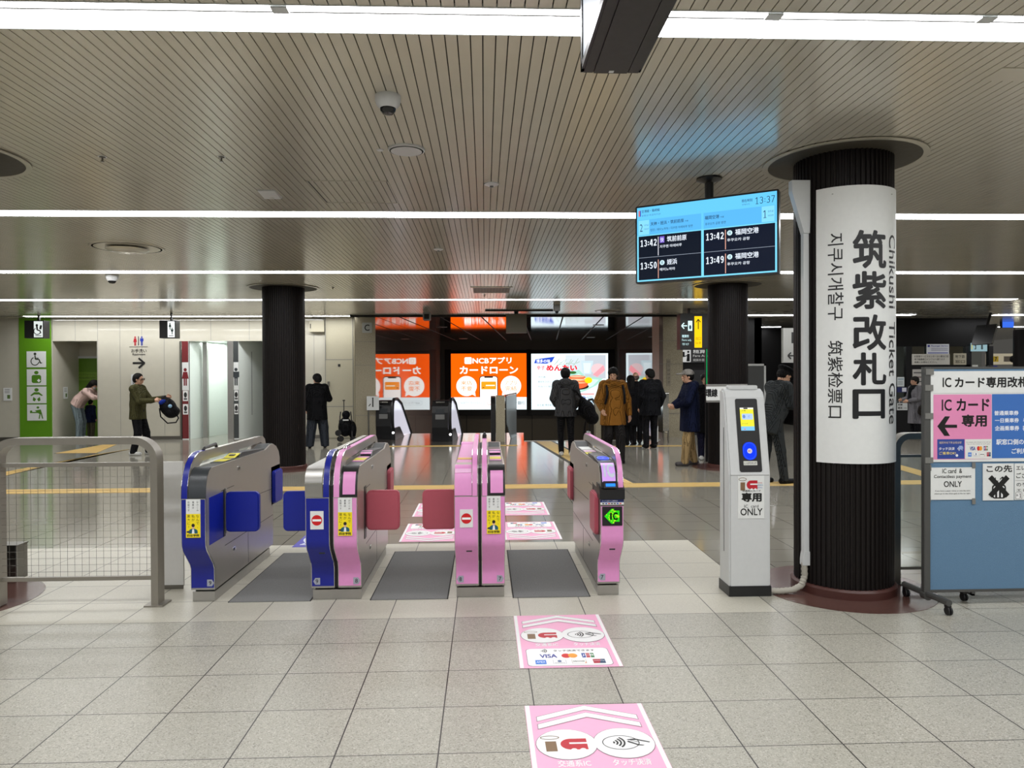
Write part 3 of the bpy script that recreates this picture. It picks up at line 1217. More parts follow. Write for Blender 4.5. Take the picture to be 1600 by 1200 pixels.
def onback(x, y, off=.1):
    P0 = BL - AX * off
    return onplane(x, y, (P0.x, P0.y, 0), nW)


mb = MB()
A, B = onback(697, 546, .14), onback(958, 650, .14)
for (xa, xb, ya, yb) in ((696, 705, 546, 649), (823, 830, 546, 649), (950, 960, 546, 649), (696, 960, 546, 552), (696, 960, 640, 649)):
    p, q = onback(xa, yb, .1), onback(xb, ya, .1)
    d = (q - p)
    w = d.dot(BX)
    mb2 = [(p.x, p.y), (p.x + BX.x * w, p.y + BX.y * w), (p.x + BX.x * w - AX.x * .12, p.y + BX.y * w - AX.y * .12), (p.x - AX.x * .12, p.y - AX.y * .12)]
    mb.prism(mb2, 'z', p.z, q.z, BLACK_M)
struct(mb.build('trim_8'))
for k in range(1, 6):
    p = BL + BX * (k * 1.4 - .3) - AX * .01
    struct(MB().box(-.01, .01, -.02, .02, -3, .05, BLACK_M).build('trim_9', loc=(p.x, p.y, 0)))

# backlit posters
def poster(label, xa, xb, ya, yb):
    p, q = onback(xa, yb, .2), onback(xb, ya, .2)
    w, h = (q - p).dot(BX), q.z - p.z
    t = thing('backlit_poster', label, 'advertisement', (p.x, p.y, p.z), math.atan2(BX.y, BX.x))
    MB().box(0, w, 0, .1, 0, h, BLACK).build('lightbox', t)
    return t, w, h


t, w, h = poster('orange backlit bank loan poster on the escalator hall wall', 705, 823, 552, 640)
a = Art(AD * 1.15)
OR = (255, 92, 4)
a.rect(0, h * .22, w, h, OR).rect(0, 0, w, h * .22, (228, 242, 246))
a.rr(w * .18, h * .815, w * .275, h * .935, .05, (255, 250, 246)).ring(w * .228, h * .875, .07, .1, .02, (255, 190, 150))
a.text('NCBアプリ', w * .285, h * .82, w * .80, h * .935, (255, 255, 250), .03)
a.text('カードローン', w * .115, h * .635, w * .885, h * .775, (255, 255, 250), .035)
for cx, l1, l2, tip in ((.205, '来店', '不要', 1), (.79, 'アプリ', '完結', -1)):
    a.ell(w * cx, h * .42, w * .135, h * .18, (255, 252, 248), n=40)
    a.poly([(w * (cx + .06 * tip), h * .28), (w * (cx + .11 * tip), h * .33), (w * (cx + .12 * tip), h * .235)], (255, 252, 248))
    a.text(l1, w * (cx - .075), h * .44, w * (cx + .075), h * .515, (255, 140, 70), .01)
    a.text(l2, w * (cx - .075), h * .335, w * (cx + .075), h * .415, (255, 140, 70), .01)
a.rr(w * .375, h * .18, w * .62, h * .6, .12, (60, 46, 40)).rr(w * .385, h * .18, w * .61, h * .587, .1, (255, 253, 250)).rr(w * .44, h * .565, w * .555, h * .592, .03, (50, 40, 36))
a.rr(w * .4, h * .36, w * .595, h * .5, .03, (255, 150, 30)).rect(w * .46, h * .42, w * .58, h * .44, (255, 246, 220)).rect(w * .415, h * .385, w * .44, h * .4, (120, 70, 30))
a.rect(0, 0, w, h * .22, (228, 242, 246))
a.rr(w * .1, h * .08, w * .44, h * .16, .05, (196, 214, 220)).rr(w * .105, h * .085, w * .435, h * .155, .045, (228, 242, 246))
a.text('NCBアプリカードローン', w * .13, h * .1, w * .41, h * .14, (140, 150, 156))
a.ell(w * .505, h * .12, w * .03, h * .05, (236, 200, 196)).ell(w * .505, h * .125, w * .022, h * .035, (240, 240, 240))
a.text('西日本シティ銀行', w * .6, h * .085, w * .97, h * .15, (70, 80, 90), .01)
a.build('artwork', t, face((0, 0, 0)), .002)

t, w, h = poster('pale backlit spicy cod roe poster beside the orange one', 830, 950, 552, 640)
a = Art(AD * 1.15)
a.rect(0, 0, w, h, (222, 240, 246))
a.rect(w * .45, h * .55, w * .97, h * .97, (196, 208, 214)).rect(w * .7, h * .55, w * .97, h * .97, (180, 186, 194))
a.poly([(w * .04, h * .83), (w * .06, h * .9), (w * .31, h * .945), (w * .27, h * .85), (w * .2, h * .82)], (40, 74, 190))
a.text('博多の味', w * .07, h * .835, w * .25, h * .9, (240, 246, 255), .02)
a.text('辛子', w * .075, h * .71, w * .18, h * .785, (220, 40, 50), .02)
a.text('めんたい', w * .2, h * .69, w * .6, h * .8, (226, 20, 34), .045)
for k in range(14):
    x0 = w * (.3 + .022 * k)
    a.line(x0, h * (.8 + .03 * math.sin(k * 2.1)), x0 + w * .05, h * (.86 + .05 * math.sin(k * 1.7)), .02, (150, 176, 160))
a.poly([(w * .67, h * .63), (w * .78, h * .63), (w * .81, h * .87), (w * .65, h * .87)], (186, 206, 214)).poly([(w * .69, h * .65), (w * .76, h * .65), (w * .78, h * .83), (w * .68, h * .83)], (208, 224, 230))
a.ell(w * .87, h * .72, w * .09, h * .1, (214, 186, 190)).poly([(w * .8, h * .62), (w * .94, h * .79), (w * .96, h * .7), (w * .86, h * .58)], (236, 150, 160))
a.poly([(w * .36, h * .42), (w * .48, h * .62), (w * .62, h * .71), (w * .7, h * .6), (w * .93, h * .55), (w * .85, h * .43), (w * .7, h * .33), (w * .55, h * .28), (w * .42, h * .33)], (156, 206, 190))
a.poly([(w * .4, h * .42), (w * .5, h * .56), (w * .62, h * .64), (w * .7, h * .56), (w * .88, h * .53), (w * .8, h * .42), (w * .66, h * .34), (w * .52, h * .31)], (196, 226, 214))
a.ell(w * .6, h * .41, w * .15, h * .06, (40, 30, 24))
for (cx, cy, rx, ry, c_) in ((.585, .455, .155, .085, (238, 96, 56)), (.58, .52, .135, .05, (244, 120, 70)), (.6, .575, .11, .035, (240, 104, 62)), (.575, .53, .12, .018, (255, 190, 150)), (.58, .475, .13, .015, (255, 170, 130)), (.6, .585, .09, .01, (255, 196, 160))):
    a.ell(w * cx, h * cy, w * rx, h * ry, c_)
a.ell(w * .745, h * .52, w * .05, h * .055, (252, 206, 20))
a.ell(w * .46, h * .645, w * .05, h * .03, (60, 120, 50)).ell(w * .54, h * .66, w * .05, h * .025, (50, 100, 44))
for k, (s0, wd) in enumerate((('汐の香', .1), ('素材をひきたて', .2), ('やみつく極み', .2))):
    a.text(s0, w * .09, h * (.565 - k * .085), w * (.09 + wd), h * (.6 - k * .085), (120, 132, 136))
a.rect(w * .56, h * .26, w * .82, h * .29, (240, 160, 160))
a.text('稚', w * .62, h * .1, w * .72, h * .24, (40, 74, 180), .01)
a.text('福', w * .72, h * .1, w * .8, h * .24, (130, 170, 200), .0)
a.rect(w * .6, h * .06, w * .8, h * .075, (240, 160, 160))
a.text('お土産 博多駅名店街', w * .08, h * .06, w * .36, h * .1, (110, 120, 130))
a.build('artwork', t, face((0, 0, 0)), .002)

# hall downlights, ceiling bits
for (x, y, lab) in ((690, 511, 'oblong downlight in the hall ceiling above the escalators'), (613, 530, 'faint oblong downlight over the left escalator'), (724, 529, 'oblong downlight before the orange poster'),
                    (935, 508, 'oblong downlight in the hall ceiling above the pale poster'), (923, 527, 'second oblong downlight above the pale poster')):
    p = onz(x, y, CH - .012)
    t = thing('hall_downlight', lab, 'ceiling light', (p.x, p.y, p.z))
    MB().lathe([(0, -.004), (.14, -.004), (.14, .004), (0, .004)], HALL_SPOT, n=24).build('lens', t)
    MB().lathe([(.14, -.008), (.17, -.008), (.17, .006), (.14, .006), (.14, -.008)], STEEL_D, n=24).build('rim', t)

for (q, y) in ((2.0, 22.5), (4.6, 22.5), (3.3, 26.5)):
    L_ = bpy.data.lights.new('hall_lamp', 'SPOT')
    L_.energy = 260
    L_.spot_size = 2.4
    L_.spot_blend = .6
    L_.shadow_soft_size = .1
    L_.color = (1, .95, .88)
    lo = bpy.data.objects.new('hall_lamp', L_)
    COL.objects.link(lo)
    lo.location = (HL.x + q + (y - 18.6) * .084, y, CH - .05)

# right side: dark shop fronts
XC = aty(1067, 590, 19.4).x
mb = MB()
mb.box(XC, XC + 2.2, 19.5, 19.7, 0, CH, DARKWALL)
mb.box(XC + 2.0, 10.2, 23.6, 23.8, 0, CH, DARKWALL)
mb.box(XC + 2.0, XC + 2.2, 19.5, 23.6, 0, CH, DARKWALL)
struct(mb.build('wall_shop'))
OX0, OX1, OY = 9.9, 14.0, 19.6
mb = MB()
zf = aty(1480, 541, OY).z
mb.box(OX0, OX1, OY, OY + .2, zf, CH, DARKWALL)
mb.box(OX0, OX0 + .1, OY, OY + 4, 0, CH, DARKWALL)
for q0, q1 in ((1416, 1425), (1509, 1518), (1545, 1552)):
    mb.box(aty(q0, 590, OY).x, aty(q1, 590, OY).x, OY, OY + .12, 0, zf, BLACK)
mb.box(aty(1425, 590, OY).x, aty(1516, 590, OY).x, OY, OY + .12, aty(1470, 577, OY).z, aty(1470, 570, OY).z, BLACK)
mb.box(OX0, aty(1436, 590, OY).x, OY - .02, OY + .15, 0, aty(1410, 641, OY).z, BLACK)
mb.box(aty(1436, 590, OY).x, OX1, OY + .02, OY + .15, 0, 1.0, BLACK)
mb.box(aty(1516, 590, OY).x - .2, OX1 - .1, OY - .22, OY + .02, 1.0, 1.56, BLACK)
struct(mb.build('wall_office'))
mb = MB()
mb.box(OX0 + .1, aty(1516, 590, OY).x, OY + 3.0, OY + 3.1, 0, CH, mat('office_back_wall', (120, 124, 122), .6))
mb.box(aty(1516, 590, OY).x, aty(1552, 590, OY).x, OY + 2.0, OY + 2.1, 0, CH, mat('office_side_wall', (90, 100, 100), .6))
struct(mb.build('wall_office_inner'))
w1 = bpy.data.objects.new('window_1', None)
COL.objects.link(w1)
w1['kind'] = 'structure'
w1.location = (0, OY + .04, 0)
MB().box(OX0, OX1 - .2, 0, .008, 1.0, zf, GLASS).build('pane', w1)
t = thing('office_ceiling_light', 'long white lamp inside the dark framed office', 'ceiling light', (11.6, OY + 1.6, 2.5))
MB().box(-1.4, .9, -.06, .06, 0, .03, lamp_mat('office_lamp', (245, 255, 250), 5)).build('diffuser', t)
MB().box(-1.4, .9, -.07, .07, .03, .06, OFFWHITE).build('housing', t)


def office_sheet(name, label, x0, y0, x1, y1, base, rows, off=.02):
    A, B = aty(x0, y1, OY - off), aty(x1, y0, OY - off)
    t = thing(name, label, 'notice', (A.x, OY - off, A.z))
    w, h = B.x - A.x, B.z - A.z
    MB().box(0, w, 0, .01, 0, h, ink(base)).build('sheet', t)
    a = Art()
    rows(a, w, h)
    a.build('print', t, face((0, 0, 0)), .001)


office_sheet('notice', 'white passenger service notice with blue bottom stripe on office window', 1448, 537.5, 1483, 553,
             (226, 228, 234), lambda a, w, h: (a.text('Passenger Service', w * .2, h * .7, w * .95, h * .88, (50, 54, 150), .02), a.rect(w * .04, h * .7, w * .14, h * .9, (50, 54, 150)),
                                               [a.rect(w * .2, h * (.55 - k * .12), w * .95, h * (.6 - k * .12), (150, 150, 170)) for k in range(3)], a.rect(w * .05, h * .06, w * .95, h * .14, (70, 74, 170))))
office_sheet('notice', 'wide beige notice with three lines below the passenger service sheet', 1425, 553, 1484, 570,
             (206, 202, 192), lambda a, w, h: (a.text('お客様サービスセンターは13番出口前', w * .06, h * .68, w * .97, h * .88, (40, 40, 40), .01),
                                               a.text('地下街連絡口インフォへ通ります', w * .06, h * .42, w * .87, h * .6, (40, 40, 40), .01), a.text('係員にお尋ねください。', w * .06, h * .15, w * .66, h * .33, (40, 40, 40), .01)))
office_sheet('notice', 'beige card reading underground counter at office window corner', 1490, 552, 1510, 570,
             (176, 168, 146), lambda a, w, h: (a.text('地下鉄', w * .12, h * .58, w * .88, h * .86, (40, 36, 30), .01), a.text('窓口', w * .12, h * .15, w * .88, h * .42, (40, 36, 30), .01)))
office_sheet('notice', 'slim pale price list on dark office front behind the woman in the beanie', 1426, 577, 1441, 640,
             (190, 186, 180), lambda a, w, h: [a.rect(w * .1, h * (.9 - k * .11), w * .9, h * (.93 - k * .11), (120, 100, 96) if k % 2 else (90, 90, 90)) for k in range(8)])
office_sheet('notice', 'white flyer on the office glass beside the near pillar', 1402, 589, 1413, 604,
             (206, 212, 212), lambda a, w, h: (a.rect(w * .1, h * .7, w * .9, h * .85, (150, 170, 180)), [a.rect(w * .1, h * (.5 - k * .14), w * .8, h * (.55 - k * .14), (130, 140, 140)) for k in range(3)]), .03)
office_sheet('notice', 'dark blue sheet with white box beside the woman in the beanie', 1402, 605, 1417, 613,
             (40, 46, 96), lambda a, w, h: a.rect(w * .5, h * .1, w * .95, h * .9, (220, 220, 226)), .035)
office_sheet('line_sign', 'white line name sign with bold characters on the black counter front', 1402, 626, 1418, 641,
             (216, 218, 216), lambda a, w, h: (a.rect(0, h * .75, w, h, (30, 30, 32)), a.text('乗り場', w * .1, h * .78, w * .8, h * .96, (220, 220, 220)),
                                               a.text('天神', w * .05, h * .45, w * .5, h * .68, (20, 20, 20), .03), a.text('姪浜', w * .05, h * .12, w * .5, h * .36, (20, 20, 20), .03), a.text('方面', w * .6, h * .15, w * .9, h * .3, (60, 60, 60))), .04)
A = aty(1517, 536, OY - .03)
t = thing('clock_screen', 'pale digital clock panel on the office window reading 3 8', 'clock', (A.x, OY - .05, aty(1517, 549, OY).z))
MB().box(0, .45, 0, .03, 0, .23, ink((176, 214, 224), .5)).build('screen', t)
Art().digits('3', .07, .05, .15, .18, (40, 50, 50), .2).digits('8', .26, .05, .34, .18, (40, 50, 50), .2).rect(.0, .05, .03, .18, (230, 220, 120)).build('digits', t, face((0, -.002, 0)), .001)
A = aty(1518, 577, OY - .1)
t = thing('leaflet', 'bright blue leaflet standing at the office window sill', 'leaflet', (A.x + .12, OY - .1, 1.561))
MB().box(0, .28, 0, .02, 0, .16, ink((40, 160, 226), .35)).build('sheet', t)  # plain paper, its brightness put in as a weak glow
Art().poly([(.15, .02), (.27, .03), (.27, .14), (.2, .1)], (220, 236, 240)).build('print', t, face((0, -.001, 0)), .001)
t = thing('leaflet', 'grey card with dark arrow at the office window sill', 'leaflet', (A.x, OY - .16, 1.561))
MB().box(-.02, .14, 0, .02, 0, .3, ink((190, 190, 182))).build('sheet', t)
Art().line(.06, .05, .06, .18, .02, (60, 60, 60)).line(.02, .1, .06, .05, .02, (60, 60, 60)).build('print', t, face((0, -.001, 0)), .001)
A = aty(1556, 577, 18.5)
t = thing('counter_sign', 'small blue counter sign with white characters by the office edge', 'sign', (A.x - .08, 18.5, 1.62))
MB().box(-.12, .12, 0, .03, -.05, .2, ink((40, 50, 150), .3)).build('board', t)
a = Art()
a.text('案内', -.09, .02, .09, .14, (220, 226, 240), .02)
a.build('lettering', t, face((0, -.001, 0)), .001)
MB().box(-.02, .02, .0, .02, -1.61, -.05, BLACK).box(-.15, .15, -.12, .14, -1.619, -1.6, BLACK).build('stem', t)
# security monitor arm
A = aty(1520, 520, 17.5)
t = thing('hanging_monitor', 'black angled monitor hanging at the office fascia', 'monitor', (A.x + .3, 17.5, aty(1540, 523, 17.5).z))
mb = MB()
MB().rbox(-.02, .02, -.28, .28, -.26, .26, BLACK, .02, 'x').build('casing', t)
MB().tube([(0, 0, .2), (0, 0, CH - t.location.z)], .03, BLACK).build('hanger', t)
MB().box(.02, .024, -.26, .26, -.24, .24, ink((200, 210, 214), .5)).build('screen', t)
MB().box(-.021, .021, -.284, -.276, -.25, .25, CHROME).build('edge', t)
t.rotation_euler = (0, .35, .25)
# far bright passage
mb = MB()
mb.box(12, 23, 34, 34.2, 0, CH, mat('far_passage_wall', (190, 178, 156), .5))
struct(mb.build('wall_far'))
c = aty(1575, 505, 21)
t = thing('blue_hanging_sign', 'blue lit sign hanging in the bright passage at right edge', 'sign', (c.x, 21, c.z))
MB().box(-.18, .18, 0, .1, -.14, .14, BLACK).build('casing', t)
MB().box(-.17, .17, -.01, 0, -.13, .13, ink((60, 110, 230), .9)).build('screen', t)
MB().box(-.02, .02, .03, .06, .14, CH - c.z, BLACK).build('hanger', t)
c = aty(1560, 561, 26)
t = thing('wayfinding_board', 'pale wayfinding board with yellow square in the far passage', 'sign', (c.x, 26, c.z))
MB().box(-.45, .65, 0, .05, -.2, .2, ink((196, 186, 160), .5)).build('board', t)
Art().rect(-.2, -.1, .0, .1, (226, 190, 40)).text('7', -.14, -.08, -.06, .08, (30, 30, 30), .02).rect(.2, -.1, .5, .1, (120, 110, 96)).build('print', t, face((0, -.002, 0)), .001)
MB().box(-.4, -.35, .01, .04, .2, CH - c.z, BLACK).build('hanger', t)
p_ = bpy.data.objects.new('pillar', None)
COL.objects.link(p_)
p_['kind'] = 'structure'
p_.location = (aty(1597, 590, 18.3).x + .05, 18.3, 0)
MB().lathe([(.24, 0), (.24, 2.75)], PILLAR, n=32).build('shaft', p_)
c = aty(1550, 560, 24)
t = thing('glaring_spotlight', 'glaring round spotlight in the far passage', 'lamp', (aty(1588, 561, 24).x, 24, aty(1588, 561, 24).z))
MB().lathe([(0, 0), (.09, 0), (.1, .1), (0, .12)], lamp_mat('glare_lamp', (255, 250, 225), 25), n=20, axis='y').build('lens', t)
MB().lathe([(.1, .0), (.12, .0), (.12, .16), (0, .18)], BLACK, n=20, axis='y').build('casing', t)
MB().box(-.01, .01, .08, .1, .1, CH - t.location.z, BLACK).build('hanger', t)

# signs at the fare adjustment counter
c0, c1 = aty(1063, 546, 16.6), aty(1107, 490, 16.6)
t = thing('hanging_lightbox', 'large black hanging lightbox with yellow exit panel and white arrow', 'sign', (c0.x, 16.6, c0.z), 0.0)
w, h = c1.x - c0.x, c1.z - c0.z
MB().box(0, w + .25, 0, .3, 0, h, BLACK).build('casing', t)
a = Art(1.0)
sx_ = 16.6 / 1132
a.rect(.33, .04, .33 + 12 * sx_, h - .06, (255, 204, 10))
a.line(.42, h - .36, .42, h - .14, .02, (40, 34, 4)).line(.37, h - .2, .42, h - .13, .02, (40, 34, 4)).line(.47, h - .2, .42, h - .13, .02, (40, 34, 4))
a.text('出口', .36, .22, .48, .29, (120, 96, 6)).text('Exit 東', .36, .12, .48, .18, (120, 96, 6))
a.rect(.18, h * .52, .28, h * .8, (214, 244, 246)).ell(.23, h * .62, .025, .05, (40, 60, 70))
a.line(.03, h * .66, .16, h * .66, .025, (214, 244, 246)).line(.03, h * .66, .09, h * .74, .025, (214, 244, 246)).line(.03, h * .66, .09, h * .58, .025, (214, 244, 246))
a.text('精算所', .04, h * .33, .2, h * .41, (200, 236, 240), .02).text('Fare adj.', .04, h * .22, .26, h * .29, (200, 236, 240)).text('정산', .04, h * .12, .2, h * .18, (200, 236, 240))
a.build('artwork', t, face((0, -.002, 0)), .001)
MB().box(.2, .26, .1, .16, h, CH - c0.z, BLACK).build('hanger', t)
c0, c1 = aty(1064, 567, 19.4), aty(1106, 544, 19.4)
t = thing('fare_adjustment_sign', 'black board with white machine pictogram reading Fare Adjustment', 'sign', (c0.x, 19.4, c0.z))
w, h = c1.x - c0.x + .5, c1.z - c0.z
MB().box(0, w, 0, .04, 0, h, BLACK).build('board', t)
a = Art(.55)
a.rr(.01, .02, .27, h - .02, .02, (226, 226, 224))
a.rr(.03, h * .4, .1, h * .75, .01, (20, 20, 20)).ell(.2, h * .75, .03, .03, (20, 20, 20)).poly([(.15, h * .1), (.24, h * .1), (.24, h * .62), (.17, h * .62)], (20, 20, 20)).line(.1, h * .45, .17, h * .5, .025, (20, 20, 20))
a.text('精算所', .33, h * .64, .84, h * .94, (220, 220, 216), .015).text('Fare Adjustment', .33, h * .36, 1.1, h * .56, (210, 210, 206), .01).text('精算补票处', .33, h * .1, .72, h * .28, (200, 200, 196))
a.build('lettering', t, face((0, -.002, 0)), .001)
c = aty(1096, 615, 19.3)
t = thing('fare_machine', 'dark fare machine with small lit screen behind man in cap', 'machine', (c.x, 19.3, 0))
MB().rbox(-.35, .35, 0, .19, 0, 1.75, BLACK, .03).build('body', t)
MB().box(-.05, .12, -.01, 0, 1.1, 1.3, ink((210, 180, 210), .7)).build('screen', t)
MB().box(.0, .12, -.012, 0, 1.02, 1.08, ink((120, 200, 240), .8)).build('panel', t)
MB().box(-.02, .12, -.012, 0, 1.55, 1.62, ink((110, 112, 110))).build('plate', t)
A = aty(1104.5, 545, 12.9)
t = thing('advert_column_light', 'thin green lit strip beside the right far pillar', 'light strip', (aty(1104.3, 580, 13.2).x, 13.2, 0))
MB().box(-.006, .006, -.01, .01, 1.15, 2.08, ink((40, 190, 110), .5)).build('lens', t)
MB().box(-.02, .02, .01, .05, 0, 2.1, BLACK).build('post', t)

# white framed board behind the officer
c0, c1 = aty(1160, 640, 14.5), aty(1195, 570, 14.5)
t = thing('framed_board', 'dark notice board with white frame behind the uniformed man', 'notice board', (c1.x, 14.5, 0))
mb = MB()
mb.box(-.5, 0, 0, .03, .9, c1.z, mat('dark_grey_board', (58, 60, 60), .5))
mb.build('board', t)
mb = MB()
mb.box(-.02, .02, -.01, .04, .9, c1.z + .02, OFFWHITE)
mb.box(-.5, .02, -.01, .04, c1.z - .02, c1.z + .02, OFFWHITE)
mb.build('frame', t)
MB().box(-.3, -.26, 0, .04, .0, .9, BLACK).build('leg', t)
MB().box(-.45, -.1, -.2, .25, .0, .02, BLACK).build('base', t)
c = aty(1238, 545, 15.5)
t = thing('hanging_direction_sign', 'tilted pale hanging sign with arrow beside the near pillar conduit', 'sign', (c.x, 15.5, c.z - .3))
MB().box(-.2, .35, 0, .1, 0, .75, mat('pale_sign_casing', (150, 150, 146), .4)).build('board', t)
Art().rect(-.02, .42, .2, .66, (30, 30, 30)).line(-.1, .15, .1, .15, .03, (30, 30, 30)).line(-.1, .15, -.03, .22, .03, (30, 30, 30)).line(-.1, .15, -.03, .08, .03, (30, 30, 30)).build('print', t, face((0, -.002, 0)), .001)
MB().box(.05, .1, .03, .07, .75, CH - c.z + .3, BLACK).build('hanger', t)

# ------------------------------------------------------------------ floor markings
def strip_poly(mb, pts, m, z):
    mb.add([(p[0], p[1], z) for p in pts], [tuple(range(len(pts)))], m)


def tactile(label, pts, border=None):
    t = thing('tactile_paving', label, 'tactile paving', (pts[0][0], pts[0][1], 0))
    mb = MB()
    mb.prism([(p[0] - pts[0][0], p[1] - pts[0][1]) for p in pts], 'z', 0.0008, 0.004, YELLOW)
    # raised bars along the long side
    a, b, c, d = [Vector((p[0] - pts[0][0], p[1] - pts[0][1])) for p in pts]
    n = max(2, int((d - a).length / .075))
    for k in range(n):
        f0 = (k + .3) / n
        f1 = (k + .7) / n
        q = [a.lerp(d, f0), b.lerp(c, f0), b.lerp(c, f1), a.lerp(d, f1)]
        mb.prism([tuple(v) for v in q], 'z', .004, .008, YELLOW)
    mb.build('tiles', t)
    if border:
        mb = MB()
        n = (d - a).normalized() * border
        mb.prism([tuple(v) for v in (a - n, b - n, b, a)], 'z', .0006, .003, TACT_D)
        mb.prism([tuple(v) for v in (d, c, c + n, d + n)], 'z', .0006, .003, TACT_D)
        mb.build('border', t)
    return t


tactile('long straight yellow tactile strip crossing the hall behind the gates', [(-12, 10.22), (14, 10.22), (14, 10.6), (-12, 10.6)])
tactile('broad yellow tactile path with dark edges running toward the pale poster', [(1.80, 10.62), (1.25, 17.75), (1.62, 17.75), (2.18, 10.62)], .07)
P0, P1, P2, P3 = onz(6, 744), onz(6, 738), onz(166, 701), onz(140, 708)
tactile('yellow tactile path slanting across the floor behind the left railing', [P0[:2], onz(142, 712)[:2], onz(203, 702)[:2], P1[:2]], .04)
tactile('short yellow tactile branch toward the accessible toilet', [onz(86, 708.5)[:2], onz(150, 708)[:2], onz(186, 693)[:2], onz(178, 692)[:2]], .04)
tactile('yellow tactile path slanting behind the railing at the near pillar', [onz(1385, 728)[:2], onz(1500, 762)[:2], onz(1500, 752)[:2], onz(1385, 721)[:2]], .04)
t = tactile('dotted tactile strip before the escalators', [(-2.2, 16.62), (.75, 16.62), (.75, 16.86), (-2.2, 16.86)])
t = tactile('dotted tactile strip before the stairs at the right column', [(2.4, 16.2), (4.5, 16.2), (4.5, 16.42), (2.4, 16.42)])
t = thing('stair_nosing', 'pale metal edge strip where the floor drops to the stairs', 'edge strip', (1.0, 17.84, 0))
MB().box(-.03, 3.35, -.02, .03, .0005, .012, mat('pale_nosing', (196, 194, 186), .3)).build('strip', t)

PK_ST = (244, 178, 210)
RED_ = (190, 30, 46)


def ic_mark(a, cx, cy, s):
    """bell-topped i and little red car-shaped c"""
    a.poly([(cx - .42 * s, cy - .32 * s), (cx - .17 * s, cy - .32 * s), (cx - .17 * s, cy + .12 * s), (cx - .42 * s, cy + .12 * s)], (128, 100, 70))
    a.ring(cx - .3 * s, cy + .29 * s, .22 * s, .09 * s, .025 * s, (110, 84, 50))
    a.poly(arc(cx + .16 * s, cy - .02 * s, .24 * s, 90, 270, 14) + [(cx + .52 * s, cy - .26 * s), (cx + .52 * s, cy + .22 * s)], RED_)
    a.rect(cx + .12 * s, cy - .02 * s, cx + .54 * s, cy + .05 * s, (246, 246, 246))
    a.ell(cx + .2 * s, cy - .28 * s, .07 * s, .07 * s, (246, 246, 246)).ell(cx + .4 * s, cy - .28 * s, .07 * s, .07 * s, (246, 246, 246))


def tap_mark(a, cx, cy, s, c=(20, 20, 20), hand=True):
    for k in range(4):
        r = (.08 + .09 * k) * s
        a.ring(cx - .35 * s, cy, r * 1.1, r * 1.1, .05 * s, c, -48, 48, 10)
    if hand:
        a.poly([(cx + .1 * s, cy + .16 * s), (cx + .34 * s, cy + .2 * s), (cx + .75 * s, cy + .0 * s), (cx + .72 * s, cy - .04 * s), (cx + .36 * s, cy + .12 * s), (cx + .14 * s, cy + .12 * s)], c)
        a.poly([(cx + .12 * s, cy + .08 * s), (cx + .4 * s, cy - .14 * s), (cx + .55 * s, cy - .18 * s), (cx + .5 * s, cy - .21 * s), (cx + .36 * s, cy - .18 * s), (cx + .1 * s, cy + .02 * s)], c)
        a.line(cx + .2 * s, cy + .1 * s, cx + .42 * s, cy - .02 * s, .02 * s, c)


def card_logos(a, x0, y0, x1, y1):
    w, h = x1 - x0, y1 - y0
    X = lambda u: x0 + u * w
    Y = lambda v: y0 + v * h
    a.text('VISA', X(.08), Y(.58), X(.34), Y(.92), (30, 50, 150), .03)
    a.ell(X(.48), Y(.75), .07 * w, .2 * h, (214, 40, 40)).ell(X(.58), Y(.75), .07 * w, .2 * h, (240, 160, 50))
    for k, c in enumerate(((30, 70, 160), (190, 40, 60), (40, 130, 70))):
        a.rect(X(.72 + k * .065), Y(.56), X(.775 + k * .065), Y(.96), c)
    a.text('JCB', X(.725), Y(.66), X(.9), Y(.86), (245, 245, 245), .02)
    a.rect(X(0), Y(.04), X(.16), Y(.4), (40, 120, 220)).text('AMEX', X(.015), Y(.14), X(.145), Y(.3), (240, 246, 255), .01)
    a.rect(X(.26), Y(.04), X(.46), Y(.4), (206, 208, 210)).rect(X(.27), Y(.06), X(.45), Y(.38), (242, 243, 244)).ell(X(.36), Y(.26), .03 * w, .09 * h, (90, 110, 150)).text('Diners', X(.29), Y(.09), X(.43), Y(.16), (60, 60, 70))
    a.rect(X(.54), Y(.04), X(.76), Y(.4), (210, 206, 200)).rect(X(.55), Y(.06), X(.75), Y(.38), (246, 246, 244)).text('DISCOVER', X(.56), Y(.17), X(.735), Y(.28), (50, 46, 44), .02).poly([(X(.73), Y(.06)), (X(.75), Y(.06)), (X(.75), Y(.2))], (230, 130, 40))
    a.rect(X(.86), Y(.04), X(1.04), Y(.4), (180, 34, 56)).poly([(X(.95), Y(.04)), (X(1.04), Y(.04)), (X(1.04), Y(.4)), (X(.98), Y(.4))], (20, 70, 110)).text('UnionPay', X(.875), Y(.2), X(1.03), Y(.3), (240, 240, 240), .01)


